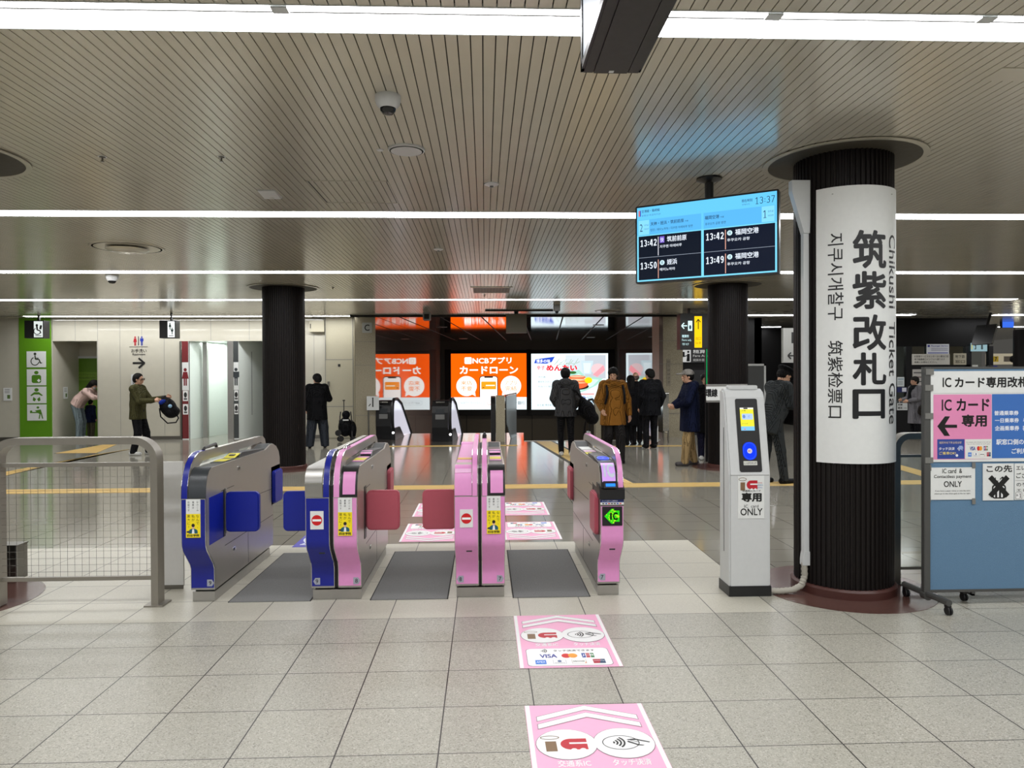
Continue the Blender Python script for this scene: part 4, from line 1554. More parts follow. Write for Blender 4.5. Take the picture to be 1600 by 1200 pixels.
def floor_sticker(label, x, y, flip=False, w=.562, h=.86, logos=True, colour=PK_ST):
    t = thing('floor_sticker', label, 'floor sticker', (x + (w if flip else 0), y + (h if flip else 0), .0006), PI if flip else 0, group='pink floor stickers')
    MB().box(0, w, 0, h, 0, .0015, ink(colour)).build('film', t)
    a = Art()
    Wt = (240, 240, 240)
    GY = (150, 120, 136)
    a.rect(.002, 0.0, .022, h, Wt).rect(w - .022, 0, w - .002, h, Wt)
    for k in range(2):
        yb = .722 - k * .073
        for c, e in ((GY, .003), (Wt, 0)):
            a.poly([(.05 - e, yb - .022 - e), (w / 2, yb + .083 - e), (w - .05 + e, yb - .022 - e), (w - .05 + e, yb + .02 + e), (w / 2, yb + .125 + e), (.05 - e, yb + .02 + e)], c)
    cy = .491
    R1, R2 = .13, .127
    for cx in (w * .285, w * .725):
        a.ell(cx, cy, R1 + .003, R2 + .003, GY)
    for cx in (w * .285, w * .725):
        a.ell(cx, cy, R1, R2, Wt)
    ic_mark(a, w * .265, cy, .19)
    a.ring(w * .70, cy, .08, .06, .004, (40, 40, 40))
    tap_mark(a, w * .725, cy, .15)
    a.text('交通系IC', w * .19, .31, w * .43, .36, Wt, .02)
    a.text('タッチ決済', w * .59, .31, w * .87, .36, Wt, .02)
    if logos:
        a.rr(.045, .02, w - .045, .276, .03, GY)
        a.rr(.048, .023, w - .048, .273, .03, (244, 244, 244))
        tap_mark(a, w * .29, .236, .1, hand=False)
        a.text('タッチ決済できます', w * .36, .222, w * .78, .25, (50, 50, 50), .015)
        card_logos(a, w * .16, .04, w * .82, .2)
    a.build('print', t, face((0, 0, .0018), (1, 0, 0), (0, 1, 0), (0, 0, 1)), .0004)
    return t


floor_sticker('pink floor sticker with card logos, just in front of the gates', .182, 3.888)
floor_sticker('pink floor sticker nearest the viewer, cut by the bottom edge of the photo', .182, 2.58)
floor_sticker('inverted pink floor sticker just behind the middle pink lane', -.83, 6.96, True)
floor_sticker('inverted pink floor sticker just behind the open right lane', .185, 6.985, True)
floor_sticker('farther inverted pink floor sticker behind the open right lane', .175, 8.23, True)
floor_sticker('farther inverted pink floor sticker mostly hidden by the rose flap', -.83, 8.22, True)
t = thing('floor_sticker', 'violet blue floor sticker behind the blue flap', 'floor sticker', (-1.8, 6.8, .0006), group='blue floor sticker')
MB().box(0, .56, 0, .8, 0, .0015, ink((70, 66, 170))).build('film', t)
Art().ring(.28, .34, .25, .27, .02, (220, 224, 240)).poly([(.05, .08), (.51, .08), (.51, .11), (.05, .11)], (220, 224, 240)).poly([(.05, .08), (.07, .08), (.28, .7), (.26, .7)], (220, 224, 240)).build('print', t, face((0, 0, .0018), (1, 0, 0), (0, 1, 0), (0, 0, 1)), .0004)

# mats in the lanes
for (x0, x1, lab) in ((-1.80, -1.24, 'dark grey mat in the leftmost lane between blue flaps'), (-.81, -.275, 'dark grey mat in the middle lane between rose flaps'), (.2, .74, 'dark grey mat in the open right lane')):
    t = thing('gate_mat', lab, 'mat', (x0, 5.14, 0), group='mats in the gate lanes')
    MB().box(0, x1 - x0, 0, 1.42, .0005, .006, CARPET).build('pile', t)
    MB().box(-.008, 0, 0, 1.42, .0005, .005, RUBBER).box(x1 - x0, x1 - x0 + .008, 0, 1.42, .0005, .005, RUBBER).build('edging', t)

# ------------------------------------------------------------------ ticket gates
FR = [(.0, .085), (.0, .235), (-.02, .275), (-.135, .395), (-.152, .43), (-.155, .46), (-.155, .75)]      # front outline (depth, height)
TOP = [(-.148, .83), (-.125, .895), (-.09, .935), (-.05, .952)]
REAR = [(1.2, .952), (1.33, .985), (1.42, .985), (1.52, .955), (1.6, .9), (1.63, .84), (1.63, .57), (1.43, .5), (1.41, .46), (1.4, .085)]
STEEL_G = wavebands('gate_side_steel', (184, 179, 172), 0.30, 0.72, 120, 0.03, 'Z')


def flap_panel(x0, x1, colour, t, y=.215):
    """padded flap standing out across the lane"""
    mb = MB()
    mb.prism(rrect(x0, x1, .45, .742, .035), 'y', y - .016, y + .016, colour)
    mb.prism(rrect(x0 + .008, x1 - .008, .458, .734, .03), 'y', y - .024, y + .024, colour)
    f = mb.build('flap', t, smooth=True)
    return f


def folded_flap(x, y0, colour, t, side):
    mb = MB()
    mb.prism(rrect(y0, y0 + .25, .45, .742, .035), 'x', x, x + side * .02, colour)
    mb.prism(rrect(y0 + .008, y0 + .242, .458, .734, .03), 'x', x, x + side * .028, colour)
    return mb.build('flap', t, smooth=True)


def half(t, x0, x1, colour, rail, top='deck', plate=None, front=None, sticker=True, pink_top=False):
    """one lane side of a gate cabinet; rail: x range of its handrail or None"""
    mb = MB()
    mb.prism([(p[0] + .006, p[1]) for p in FR] + TOP + REAR, 'x', x0, x1, STEEL_G)
    c = mb.build('cabinet', t)
    # panel joints and latches drawn on whichever side faces the lane
    mb = MB()
    for xs, s in ((x0, -1), (x1, 1)):
        xx = xs + s * .0008
        for (a, b) in (((.42, .62), (1.4, .585)), ((.2, .35), (1.4, .35)), ((.72, .34), (.72, .09)), ((.13, .76), (.4, .76))):
            d = Vector((b[0] - a[0], b[1] - a[1])).normalized()
            q = Vector((-d.y, d.x)) * .0018
            mb.prism([(a[0] + q.x, a[1] + q.y), (b[0] + q.x, b[1] + q.y), (b[0] - q.x, b[1] - q.y), (a[0] - q.x, a[1] - q.y)], 'x', xs - s * .001, xx, BLACK_M)
        mb.prism(rrect(.48, .54, .865, .895, .008), 'x', xs, xs + s * .004, CHROME)
        mb.prism(rrect(.495, .52, .868, .888, .004), 'x', xs, xs + s * .005, BLACK)
        mb.prism(rrect(.35, .42, .27, .30, .008), 'x', xs, xs + s * .004, CHROME)
        mb.prism(rrect(.36, .4, .272, .29, .004), 'x', xs, xs + s * .005, BLACK)
    mb.build('panel_joints', c)
    # coloured front cover and its edge lines
    mb = MB()
    path = [(p[0], p[1] + (.015 if i == 0 else 0)) for i, p in enumerate(FR)]
    mb.band(path, 'x', x0 + .004, x1 - .004, .007, colour)
    fp = mb.build('front_panel', t, smooth=True)
    mb = MB()
    for xx in (x0, x1 - .004):
        mb.band(path, 'x', xx, xx + .004, .008, CHROME)
    mb.box(x0, x1, -.163, -.15, .748, .753, CHROME)
    mb.box(x0, x1, -.003, .01, .085, .1, STEEL)
    mb.build('edge_trim', fp)
    # upper front
    u0, u1 = (x0, x1)
    if rail:
        if rail[0] - x0 < x1 - rail[1]:
            u0 = rail[1]
        else:
            u1 = rail[0]
    up = [(-.155, .755)] + TOP
    mb = MB()
    if front == 'frame':
        mb.band(up, 'x', u0 + .003, u1, .006, BLACK)
        mb.band([(-.161, .772), (-.153, .83), (-.131, .895), (-.11, .92)], 'x', u0 + .02, u1 - .014, .003, colour)
    elif front == 'plain':
        mb.band(up, 'x', u0 + .003, u1, .006, colour)
    elif front == 'black':
        mb.band(up, 'x', u0 + .003, u1, .006, CHAR)
    if front in ('frame', 'plain', 'black'):
        mb.build('upper_panel', t, smooth=True)
    # deck
    if top == 'deck':
        mb = MB()
        mb.prism([(-.05, .9525), (.05, .955), (.35, .957), (.55, .96), (.62, .99), (.66, .99), (1.2, .962), (1.2, .95), (-.05, .95)], 'x', u0 + .012, u1 - .012, CHAR)
        mb.prism([(1.2, .955), (1.33, .99), (1.42, .989), (1.52, .96), (1.52, .955), (1.42, .984), (1.33, .983)], 'x', u0 + .012, u1 - .012, CHAR)
        d = mb.build('deck', t)
        mb = MB()
        yl = mat('caution_yellow', (228, 218, 30), .4)
        mb.prism([(.2, .9565), (.5, .959), (.5, .962), (.2, .9595)], 'x', u0 + .018, u1 - .018, colour if pink_top else CHAR)
        mb.prism([(.26, .9598), (.40, .961), (.40, .9635), (.26, .9623)], 'x', u0 + .018, u1 - .018, yl)
        if not pink_top:
            mb.prism([(.47, .9605), (.6, .982), (.6, .986), (.47, .9635)], 'x', u0 + .018, u1 - .018, yl)
            mb.prism([(.52, .973), (.56, .979), (.56, .983), (.52, .977)], 'x', (u0 + u1) / 2 - .02, (u0 + u1) / 2 + .02, BLACK)
        else:
            mb.prism([(.56, .974), (.66, .99), (.66, .9935), (.56, .9775)], 'x', u0 + .018, u1 - .018, colour)
        mb.build('caution_stickers', d)
    elif top == 'plain':
        mb = MB()
        mb.prism([(-.06, .95), (.5, .956), (1.2, .956), (1.33, .989), (1.42, .989), (1.42, .98), (-.06, .945)], 'x', u0 + .004, u1 - .004, colour)
        mb.prism([(.3, .9545), (.4, .9555), (.4, .9575), (.3, .9565)], 'x', u0 + .006, u1 - .006, mat('amber_sticker', (232, 186, 70), .4))
        mb.prism([(-.12, .905), (-.1, .93), (-.104, .935), (-.126, .91)], 'x', u0 + .004, u1 - .004, mat('pale_pink_edge', (246, 196, 232), .3))
        mb.build('deck', t)
    # kick plinth
    mb = MB()
    mb.box(x0 + .006, x1 - .006, .01, 1.32, 0.0015, .07, STEEL)
    mb.box(x0 + .02, x1 - .02, .03, 1.3, .07, .088, BLACK_M)
    mb.build('plinth', t)
    # handrail arch
    if rail:
        a, b = rail
        mb = MB()
        bar = [(.1, .982), (.1, 1.05), (1.47, 1.05), (1.47, .995), (1.2, .99)]
        out_f = [(-.158, .752), (-.152, .84), (-.13, .915), (-.09, .975), (-.03, 1.02), (.03, 1.042), (.1, 1.05)]
        mb.prism(bar, 'x', a, b, STEEL_G)
        mb.prism(out_f + [(.1, .982), (.04, .953), (-.05, .945), (-.1, .9), (-.13, .752)], 'x', a, b, STEEL_G)
        mb.prism([(1.47, .995), (1.47, 1.05), (1.53, 1.043), (1.585, 1.015), (1.61, .97), (1.615, .88), (1.58, .9), (1.52, .95)], 'x', a, b, STEEL_G)
        r = mb.build('handrail', t, smooth=False)
        mb = MB()
        mb.band(out_f + [(.2, 1.05), (1.46, 1.05), (1.53, 1.043), (1.585, 1.015)] if pink_top else out_f + [(.16, 1.05)], 'x', a + .003, b - .003, .004, colour)
        mb.build('rail_film', r, smooth=True)
        mb = MB()
        for xx in (a, b - .003):
            mb.band(out_f, 'x', xx, xx + .003, .005, CHROME)
        mb.build('rail_trim', r)
    if plate:
        ch, xc = plate
        a_ = Art()
        w = .022
        s = 1 if ch[1] == '>' else -1
        a_.poly([(xc - w * s, -.024), (xc + w * .55 * s, -.024), (xc + w * 1.2 * s, 0), (xc + w * .55 * s, .024), (xc - w * s, .024)], (160, 164, 176))
        a_.text(ch[0], xc - .009, -.014, xc + .009, .014, (24, 24, 30), .01)
        a_.build('number_plate', t, face((0, -.009, .135)), .0007)


def school_poster(t, xc, z0=.49, w=.048):
    """white and yellow vertical advert pasted on the gate front"""
    h = .26
    mb = MB()
    mb.box(xc - w, xc + w, -.166, -.1615, z0, z0 + h, WHITE)
    p = mb.build('advert', t)
    a = Art()
    a.rect(-w, 0, w, h * .62, (250, 226, 20))
    a.column('かけこみ', w * .62, h * .95, .014, .018, (70, 70, 76))
    a.column('乗車は', 0, h * .95, .014, .018, (70, 70, 76))
    a.column('危険です', -w * .62, h * .95, .014, .018, (70, 70, 76))
    a.column('なんで、', w * .62, h * .6, .021, .024, (60, 50, 10))
    a.column('私が', 0, h * .6, .021, .025, (60, 50, 10))
    a.column('東大に?', -w * .62, h * .6, .021, .024, (60, 50, 10))
    a.ell(0, h * .16, w * .62, h * .075, (24, 90, 110))
    a.rect(-w * .62, h * .09, w * .62, h * .16, (24, 90, 110)).poly([(-w * .2, h * .09), (w * .2, h * .09), (w * .12, h * .22), (-w * .12, h * .22)], (236, 240, 244))
    a.ell(0, h * .285, w * .2, h * .062, (232, 190, 160)).ell(0, h * .32, w * .23, h * .045, (36, 24, 20)).ell(-w * .7, h * .15, w * .22, h * .025, (60, 50, 60))
    a.rect(-w, 0, w, h * .105, (250, 226, 20))
    a.text('四谷学院', -w * .85, h * .02, w * .85, h * .09, (16, 14, 10), .03)
    a.build('print', p, face((xc, -.1665, z0)), .0005)


def no_entry(t, xc, z0=.535):
    mb = MB()
    mb.box(xc - .045, xc + .045, -.166, -.1615, z0, z0 + .125, WHITE)
    p = mb.build('no_entry_sign', t)
    a = Art()
    a.ell(0, 0, .036, .036, (206, 20, 26), n=36).rect(-.03, -.0075, .03, .0075, (250, 250, 250))
    a.build('print', p, face((xc, -.1665, z0 + .0625)), .0005)


def slot(t, xc, z=.36):
    MB().box(xc - .02, xc + .02, -.115, -.09, z - .006, z + .008, CHAR).build('lock_plate', t)


def rear_recess(t, x, s, colour):
    mb = MB()
    mb.box(x - .002 if s > 0 else x, x + (0.0 if s > 0 else .002), 1.36, 1.64, .44, .78, BLACK)
    mb.build('flap_recess', t)
    folded_flap(x, 1.38, colour, t, s)


GY0 = 5.17
# left single gate, lane nine
g = thing('ticket_gate', 'leftmost ticket gate, single blue cabinet with raised charcoal front', 'ticket gate', (-2.071, GY0, 0), group='automatic ticket gates')
w_ = .165
half(g, 0, w_, BLUE, (0, .045), 'deck', ('9>', w_ - .03), 'black')
school_poster(g, .083)
flap_panel(w_ + .004, w_ + .25, FLAP_B, g)
mb = MB()
mb.box(w_ - .001, w_ + .001, -.1, .19, .42, .75, FLAP_B)
mb.box(w_ - .001, w_ + .004, .17, .205, .42, .76, BLACK)
mb.box(w_ - .001, w_ + .012, .195, .215, .44, .77, STEEL)
mb.build('flap_hinge', g)
rear_recess(g, w_, 1, FLAP_B)
mb = MB()
mb.tube([(.022, .18, 1.05), (.022, .2, 1.065), (.022, .42, 1.075), (.022, .44, 1.05)], .012, BLACK, 8)
mb.build('sensor_bar', g)

# blue and pink double gate
g = thing('ticket_gate', 'double ticket gate with blue left half and pink right half', 'ticket gate', (-1.232, GY0, 0), group='automatic ticket gates')
half(g, 0, .163, BLUE, (.118, .163), None, ('9<', .04), None)
half(g, .188, .352, PINK, (.188, .233), 'deck', ('8>', .352 - .035), 'frame', pink_top=True)
MB().prism([(p[0] + .01, p[1]) for p in FR] + TOP + REAR, 'x', .163, .188, BLACK).build('centre_gap', g)
MB().box(0.156, 0.195, .01, 1.32, .0015, .07, STEEL).build('plinth', g)
mb = MB()
mb.prism([(-.155, .755), (-.16, .84), (-.15, .9), (-.11, .945), (-.05, .957), (1.2, .957), (1.2, .94), (-.05, .94)], 'x', -.004, .114, STEEL)
mb.box(-.005, .115, -.163, -.15, .845, .853, CHROME)
mb.build('upper_panel', g, smooth=True)
no_entry(g, .078)
school_poster(g, .27)
slot(g, .1)
flap_panel(-.25, -.004, FLAP_B, g)
flap_panel(.356, .60, FLAP_P, g)
mb = MB()
mb.box(.351, .356, .13, .205, .40, .78, BLACK)
mb.box(-.004, .001, .13, .205, .42, .76, BLACK)
mb.build('flap_hinge', g)
rear_recess(g, .352, 1, FLAP_P)
mb = MB()
mb.tube([(.21, .15, 1.052), (.21, .17, 1.068), (.21, .3, 1.07), (.21, .32, 1.052)], .012, CHROME, 8)
mb.build('sensor_bar', g)

# all pink double gate
g = thing('ticket_gate', 'double ticket gate pink on both halves, seen head on', 'ticket gate', (-.214, GY0, 0), group='automatic ticket gates')
half(g, 0, .166, PINK, (.122, .162), 'plain', ('8<', .035), 'plain', pink_top=True)
half(g, .186, .352, PINK, (.19, .23), 'deck', ('7>', .352 - .035), 'frame', pink_top=True)
MB().prism([(p[0] + .01, p[1]) for p in FR] + TOP + REAR, 'x', .166, .186, BLACK).build('centre_gap', g)
MB().box(0.159, 0.193, .01, 1.32, .0015, .07, STEEL).build('plinth', g)
no_entry(g, .083)
school_poster(g, .272)
slot(g, .1)
flap_panel(-.25, -.004, FLAP_P, g)
MB().box(-.004, .001, .13, .205, .42, .76, BLACK).build('flap_hinge', g)
MB().lathe([(0, 0), (.018, 0), (.016, .03), (.008, .05), (0, .055)], BLACK, (.21, 1.0, 1.054), 12).build('sensor_knob', g)

# right single gate with the contactless reader
g = thing('ticket_gate', 'rightmost ticket gate, pink with lit green arrow display and card reader', 'ticket gate', (.801, GY0, 0), group='automatic ticket gates')
half(g, 0, .163, PINK, (.122, .163), None, ('7<', .035), None, pink_top=True)
slot(g, .09)
mb = MB()
mb.prism(rrect(.012, .152, .535, .668, .004), 'y', -.1665, -.16, BLACK)
d = mb.build('display', g)
a = Art(1.0)
LG, LY = (40, 200, 20), (190, 220, 40)
a.poly([(.026, .067), (.076, .118), (.094, .118), (.094, .014), (.076, .014)], LG).rect(.076, .028, .132, .106, LG)
random.seed(3)
for k in range(60):
    x, y = .04 + random.random() * .088, .02 + random.random() * .093
    if x < .076 and abs(y - .067) > (x - .028) * .95:
        continue
    if x > .094 and not .032 < y < .102:
        continue
    a.rect(x - .003, y - .003, x + .003, y + .003, LY)
a.rect(.066, .042, .078, .092, (2, 6, 2)).text('C', .085, .04, .12, .094, (2, 6, 2), .04)
a.build('arrow', d, face((.0, -.167, .535)), .0005)
mb = MB()
mb.box(0, .163, -.1635, -.15, .672, .682, STEEL_D)
mb.box(0, .163, -.168, -.15, .682, .698, WHITE)
mb.box(0, .163, -.1675, -.15, .698, .718, ink((30, 46, 110)))
st = mb.build('label_strip', g)
a = Art()
for k in range(7):
    a.rect(.012 + k * .02, .004, .026 + k * .02, .012, ((60, 60, 60), (30, 60, 160), (200, 60, 60), (60, 60, 60))[k % 4])
a.text('タッチ決済でご乗車OK', .01, .022, .12, .032, (220, 226, 246), .01)
a.build('print', st, face((0, -.1685, .682)), .0004)
mb = MB()
mb.prism([(-.178, .72), (-.178, .79), (-.12, .822), (-.03, .822), (-.03, .72)], 'x', -.008, .168, BLACK)
mb.build('ticket_scanner', g)
RDP = [(-.166, .80), (-.159, .835), (-.136, .903), (-.097, .946), (-.052, .964), (.02, .969), (.1, .973), (.2, .981)]
mb = MB()
mb.prism(RDP + [(.22, .955), (.2, .94), (-.05, .76)], 'x', .004, .118, BLACK)
rd = mb.build('reader_body', g, smooth=False)


def onreader(u, v, h):
    """v runs up the curved reader face"""
    P = [Vector(q_) for q_ in RDP]
    d = v
    for i in range(7):
        L = (P[i + 1] - P[i]).length
        if d <= L or i == 6:
            t_ = (P[i + 1] - P[i]).normalized()
            q = P[i] + t_ * d + Vector((-t_.y, t_.x)) * (h + .001)
            return (u, q.x, q.y)
        d -= L


def grid_panel(name, parent, u0, u1, v0, v1, m, h):
    mb = MB()
    n = 24
    for k in range(n):
        a, b = v0 + (v1 - v0) * k / n, v0 + (v1 - v0) * (k + 1) / n
        mb.quad(onreader(u0, a, h), onreader(u1, a, h), onreader(u1, b, h), onreader(u0, b, h), m)
    return mb.build(name, parent)


grid_panel('ic_panel', rd, .014, .108, .04, .2, mat('lilac_panel', (206, 160, 226), .3, emit=(190, 130, 230), estr=.25), .002)
a = Art()
a.rect(.028, .075, .042, .18, (206, 214, 232)).text('C', .05, .07, .102, .182, (206, 214, 232), .05)
a.build('ic_lettering', rd, lambda u, v, h: onreader(u, v, h + .003), .001, split=.02, split_v=.012)
a = Art(1.0)
a.ell(.061, .36, .045, .075, (24, 60, 250), n=30).ring(.061, .36, .045, .075, .004, (120, 160, 255)).text('IC', .054, .345, .068, .375, (180, 200, 255)).rect(.025, .235, .097, .255, (150, 156, 160))
a.build('tap_target', rd, lambda u, v, h: onreader(u, v, h + .003), .001, split=.02, split_v=.012)
mb = MB()
mb.prism([(-.19, .80), (-.182, .832), (-.15, .85), (-.14, .84), (-.14, .80)], 'x', .02, .112, BLACK)
mb.prism([(-.1905, .812), (-.1855, .832), (-.18, .832), (-.188, .812)], 'x', .034, .1, ink((40, 130, 255), 1.2))
mb.build('status_light', g)
mb = MB()
mb.prism([(.23, .954), (.3, .955), (.55, .958), (1.2, .957), (1.33, .99), (1.42, .989), (1.42, .984), (1.2, .95), (.23, .948)], 'x', .008, .116, CHAR)
d = mb.build('deck', g)
mb = MB()
mb.prism([(.9, .9575), (1.15, .9575), (1.15, .961), (.9, .961)], 'x', .016, .108, WHITE)
mb.prism([(.72, .958), (.85, .958), (.85, .961), (.72, .961)], 'x', .016, .108, mat('pale_pink_sheet', (236, 200, 226), .4))
mb.prism([(.55, .958), (.68, .958), (.68, .961), (.55, .961)], 'x', .008, .06, mat('caution_yellow', (228, 218, 30), .4))
mb.prism([(.21, .95), (.42, .953), (.5, .975), (.21, .98)], 'x', .008, .116, CHAR)
mb.build('deck_sheets', d)
folded_flap(0, -.08, FLAP_P, g, -1)
mb = MB()
mb.box(-.001, .001, -.12, .2, .40, .78, BLACK)
mb.box(-.004, .001, .185, .2, .42, .79, STEEL)
mb.build('flap_hinge', g)
rear_recess(g, 0, -1, FLAP_P)
mb = MB()
mb.prism(rrect(1.35, 1.46, 1.052, 1.075, .008), 'x', .13, .155, CHROME)
mb.build('sensor_bar', g)

# ------------------------------------------------------------------ railing at the left
FY = 5.13
fx0, fx1 = aty(24, 690, FY).x - .145, aty(250, 690, FY).x
t = thing('railing', 'flat steel railing with wire mesh panel at the left', 'railing', (fx1, FY, 0))
ft = aty(150, 683, FY).z
W0, R0 = .048, .16
out = [(0, .01), (0, ft - R0)] + arc(-R0, ft - R0, R0, 0, 90, 8)[1:] + [(fx0 - fx1 + R0, ft)] + arc(fx0 - fx1 + R0, ft - R0, R0, 90, 180, 8)[1:] + [(fx0 - fx1, .01)]
mb = MB()
mb.band(out, 'y', -.05, .05, W0, RAIL_M)
mb.build('frame', t, smooth=True)
zr1, zr0 = aty(150, 724, FY).z, aty(150, 903, FY).z
mb = MB()
mb.box(fx0 - fx1 + W0, -W0, -.015, .015, zr1 - .022, zr1 + .006, RAIL_M)
mb.build('rail', t)
mb = MB()
mb.box(fx0 - fx1 + W0, -W0, -.015, .015, zr0 - .015, zr0 + .012, RAIL_M)
mb.build('rail', t)
mb = MB()
for k in range(1, 21):
    x = fx0 - fx1 + W0 + (fx1 - fx0 - 2 * W0) * k / 21
    mb.box(x - .0007, x + .0007, -.001, .001, zr0, zr1, STEEL_D)
for k in range(1, 17):
    z = zr0 + (zr1 - zr0) * k / 17
    mb.box(fx0 - fx1 + W0, -W0, -.002, -.0004, z - .0007, z + .0007, STEEL_D)
o = mb.build('wire_mesh', t)
MB().box(-.09, .04, -.07, .07, .001, .012, RAIL_M).build('foot_plate', t)
t = thing('metal_screen', 'plain grey metal panel between railing and leftmost gate', 'panel', (-2.46, 5.5, 0))
MB().box(0, .2, 0, .02, .02, .953, mat('grey_metal_sheet', (208, 207, 204), .4, .0)).box(0, .2, -.004, 0, .0, .03, STEEL_D).build('sheet', t)
t = thing('steel_box', 'low dark steel box behind the railing at the left edge', 'box', (-3.95, 5.8, 0))
MB().box(0, .28, 0, .14, 0, .265, STEEL_D).build('body', t)
MB().box(-.005, .285, -.005, .145, .265, .275, STEEL_D).box(.275, .285, -.006, .006, 0, .27, STEEL).build('lid', t)

# railing beyond the near pillar at the right
t = thing('railing', 'dark steel railing between near pillar and blue partition', 'railing', (3.065, 5.35, 0))
zt = aty(1430, 676, 5.35).z
out = [(0, .01), (0, zt - .12)] + arc(.12, zt - .12, .12, 180, 90, 8)[1:] + [(1.2, zt)]
mb = MB()
mb.band(out[::-1], 'y', -.045, .045, .045, STEEL_D)
mb.build('frame', t, smooth=True)
mb = MB()
zz = aty(1430, 710, 5.35).z
mb.box(.045, 1.2, -.012, .012, zz - .02, zz, STEEL_D)
mb.build('rail', t)
mb = MB()
zz = aty(1430, 885, 5.35).z
mb.box(.045, 1.2, -.012, .012, zz - .02, zz, STEEL_D)
mb.build('rail', t)
MB().box(.05, 1.2, -.003, .003, zz, aty(1430, 712, 5.35).z, GLASS).build('pane', t)
MB().box(-.04, .09, -.06, .06, .001, .012, STEEL_D).build('foot_plate', t)

# ------------------------------------------------------------------ free standing card reader
t = thing('card_reader_post', 'pale grey card reader post with lit yellow screen and blue target', 'card reader', (1.736, 5.09, 0))
KW = .298
LEAN, ZB, ZT = .11, .87, 1.42
prof = [(0, .075), (0, ZB), (LEAN, ZT), (LEAN + .02, ZT + .045), (LEAN + .05, ZT + .06), (.2, ZT + .06), (.215, ZT + .045), (.215, .075)]
mb = MB()
mb.prism(prof, 'x', 0.012, KW - .012, KIOSK)
inner = [(.01, .075), (.01, ZB + .003), (LEAN + .01, ZT), (LEAN + .03, ZT + .035), (LEAN + .055, ZT + .045), (.2, ZT + .045), (.205, .075)]
mb.prism(inner, 'x', 0.0, .012, KIOSK)
mb.prism(inner, 'x', KW - .012, KW, KIOSK)
body = mb.build('body', t)
MB().box(-.004, KW + .004, -.006, .22, .0015, .075, BLACK).build('base', t)
MB().rbox(.045, KW - .04, LEAN + .03, .2, ZT + .055, ZT + .085, KIOSK, .012, 'y').build('cap', t)
mb = MB()
mb.box(-.002, .001, .11, .118, .3, 1.2, CHAR)
mb.box(.012, KW - .012, -.0012, .01, .864, .867, GREY)
mb.build('seam', body)
SL = Vector((0, LEAN, ZT - ZB)).normalized()
NL = Vector((0, -SL.z, SL.y))
kf = face((0, 0, ZB), (1, 0, 0), SL, NL)
a = Art()
a.rr(.078, .018, .24, .548, .014, (18, 18, 20))
a.build('reader_panel', t, kf, .003)
a = Art(.9)
a.rect(.108, .315, .207, .482, (238, 232, 60))
a.rect(.108, .315, .207, .345, (130, 200, 246)).rr(.12, .395, .2, .438, .006, (180, 206, 246)).ell(.135, .417, .01, .013, (110, 140, 200)).rect(.108, .47, .207, .482, (240, 240, 230)).rect(.135, .472, .165, .481, (20, 20, 20))
a.text('どうぞ', .118, .36, .16, .37, (110, 110, 50)).text('入場', .118, .455, .15, .466, (90, 90, 40)).ell(.135, .325, .006, .005, (220, 120, 150)).text('IC', .165, .41, .18, .425, (110, 140, 200))
a.build('screen', t, lambda u, v, h: kf(u, v, h + .005), .0005)
a = Art(.8)
a.rr(.108, .104, .209, .232, .046, (10, 60, 255)).ring(.1585, .168, .047, .06, .003, (60, 110, 255)).ell(.1585, .168, .018, .018, (214, 214, 226)).text('IC', .148, .16, .169, .176, (190, 40, 70), .03)
a.build('tap_target', t, lambda u, v, h: kf(u, v, h + .005), .0005)
a = Art()
a.rr(.108, .066, .207, .096, .003, (206, 208, 200)).text('しっかりタッチ', .114, .072, .201, .09, (60, 60, 60), .01)
a.build('touch_label', t, lambda u, v, h: kf(u, v, h + .005), .0005)
mb = MB()
mb.box(.063, .252, -.003, 0, .557, .862, WHITE)
nt_ = mb.build('notice', t)
a = Art()
ic_mark(a, .135, .80, .13)
a.text('はやかけん', .2, .79, .243, .801, (60, 140, 190), .02).text('nimoca', .202, .808, .236, .817, (200, 90, 90)).text('SUGOCA', .202, .773, .238, .782, (60, 120, 190))
a.text('交通系ICカード', .093, .748, .226, .762, (40, 40, 40), .015)
a.text('専用', .087, .676, .233, .742, (10, 10, 10), .045)
a.text('IC  card', .107, .634, .21, .656, (50, 50, 50), .0)
a.text('ONLY', .08, .58, .239, .63, (12, 12, 12), .015)
a.build('lettering', nt_, face((0, -.0035, 0)), .0005)
# conduit on the pillar and hose to the post
t = thing('cable_conduit', 'white cable conduit running up the near pillar', 'conduit', (2.315, 5.17, 0))
mb = MB()
mb.rbox(-.012, .03, -.02, .03, .28, 2.62, OFFWHITE, .006, 'z')
mb.build('duct', t)
mb = MB()
mb.prism([(-.02, .2), (.035, .2), (.03, .3), (-.01, .3), (-.016, .27), (-.02, .24)], 'y', -.025, .03, OFFWHITE)
mb.build('junction', t)
mb = MB()
mb.prism([(-.012, 2.6), (.03, 2.6), (.04, 2.98), (-.10, 2.98), (-.10, 2.9)], 'y', -.03, .03, OFFWHITE)
mb.build('hood', t)
mb = MB()
hp = [(.0, 0, .22), (-.0, -.005, .12), (-.03, -.02, .055), (-.1, -.04, .03), (-.2, -.05, .024), (-.28, -.05, .03)]
fine = []
for i in range(len(hp) - 1):
    A, B = Vector(hp[i]), Vector(hp[i + 1])
    fine += [A.lerp(B, k / 6) for k in range(6)]
fine.append(Vector(hp[-1]))
mb.tube(fine, [.024 if k % 2 else .02 for k in range(len(fine))], mat('grey_hose', (168, 164, 152), .6), 12)
mb.build('hose', t, smooth=True)

# ------------------------------------------------------------------ sign wrapped round the near pillar
PX, PY, PR, _ = PILLARS[0]
t = thing('pillar_sign', 'curved white ticket gate sign wrapped round the near dark pillar', 'sign', (PX, PY, 0))
dc = Vector((-PX, -PY)).normalized()          # toward the viewer
base = math.atan2(dc.y, dc.x)
dd = math.hypot(PX, PY)


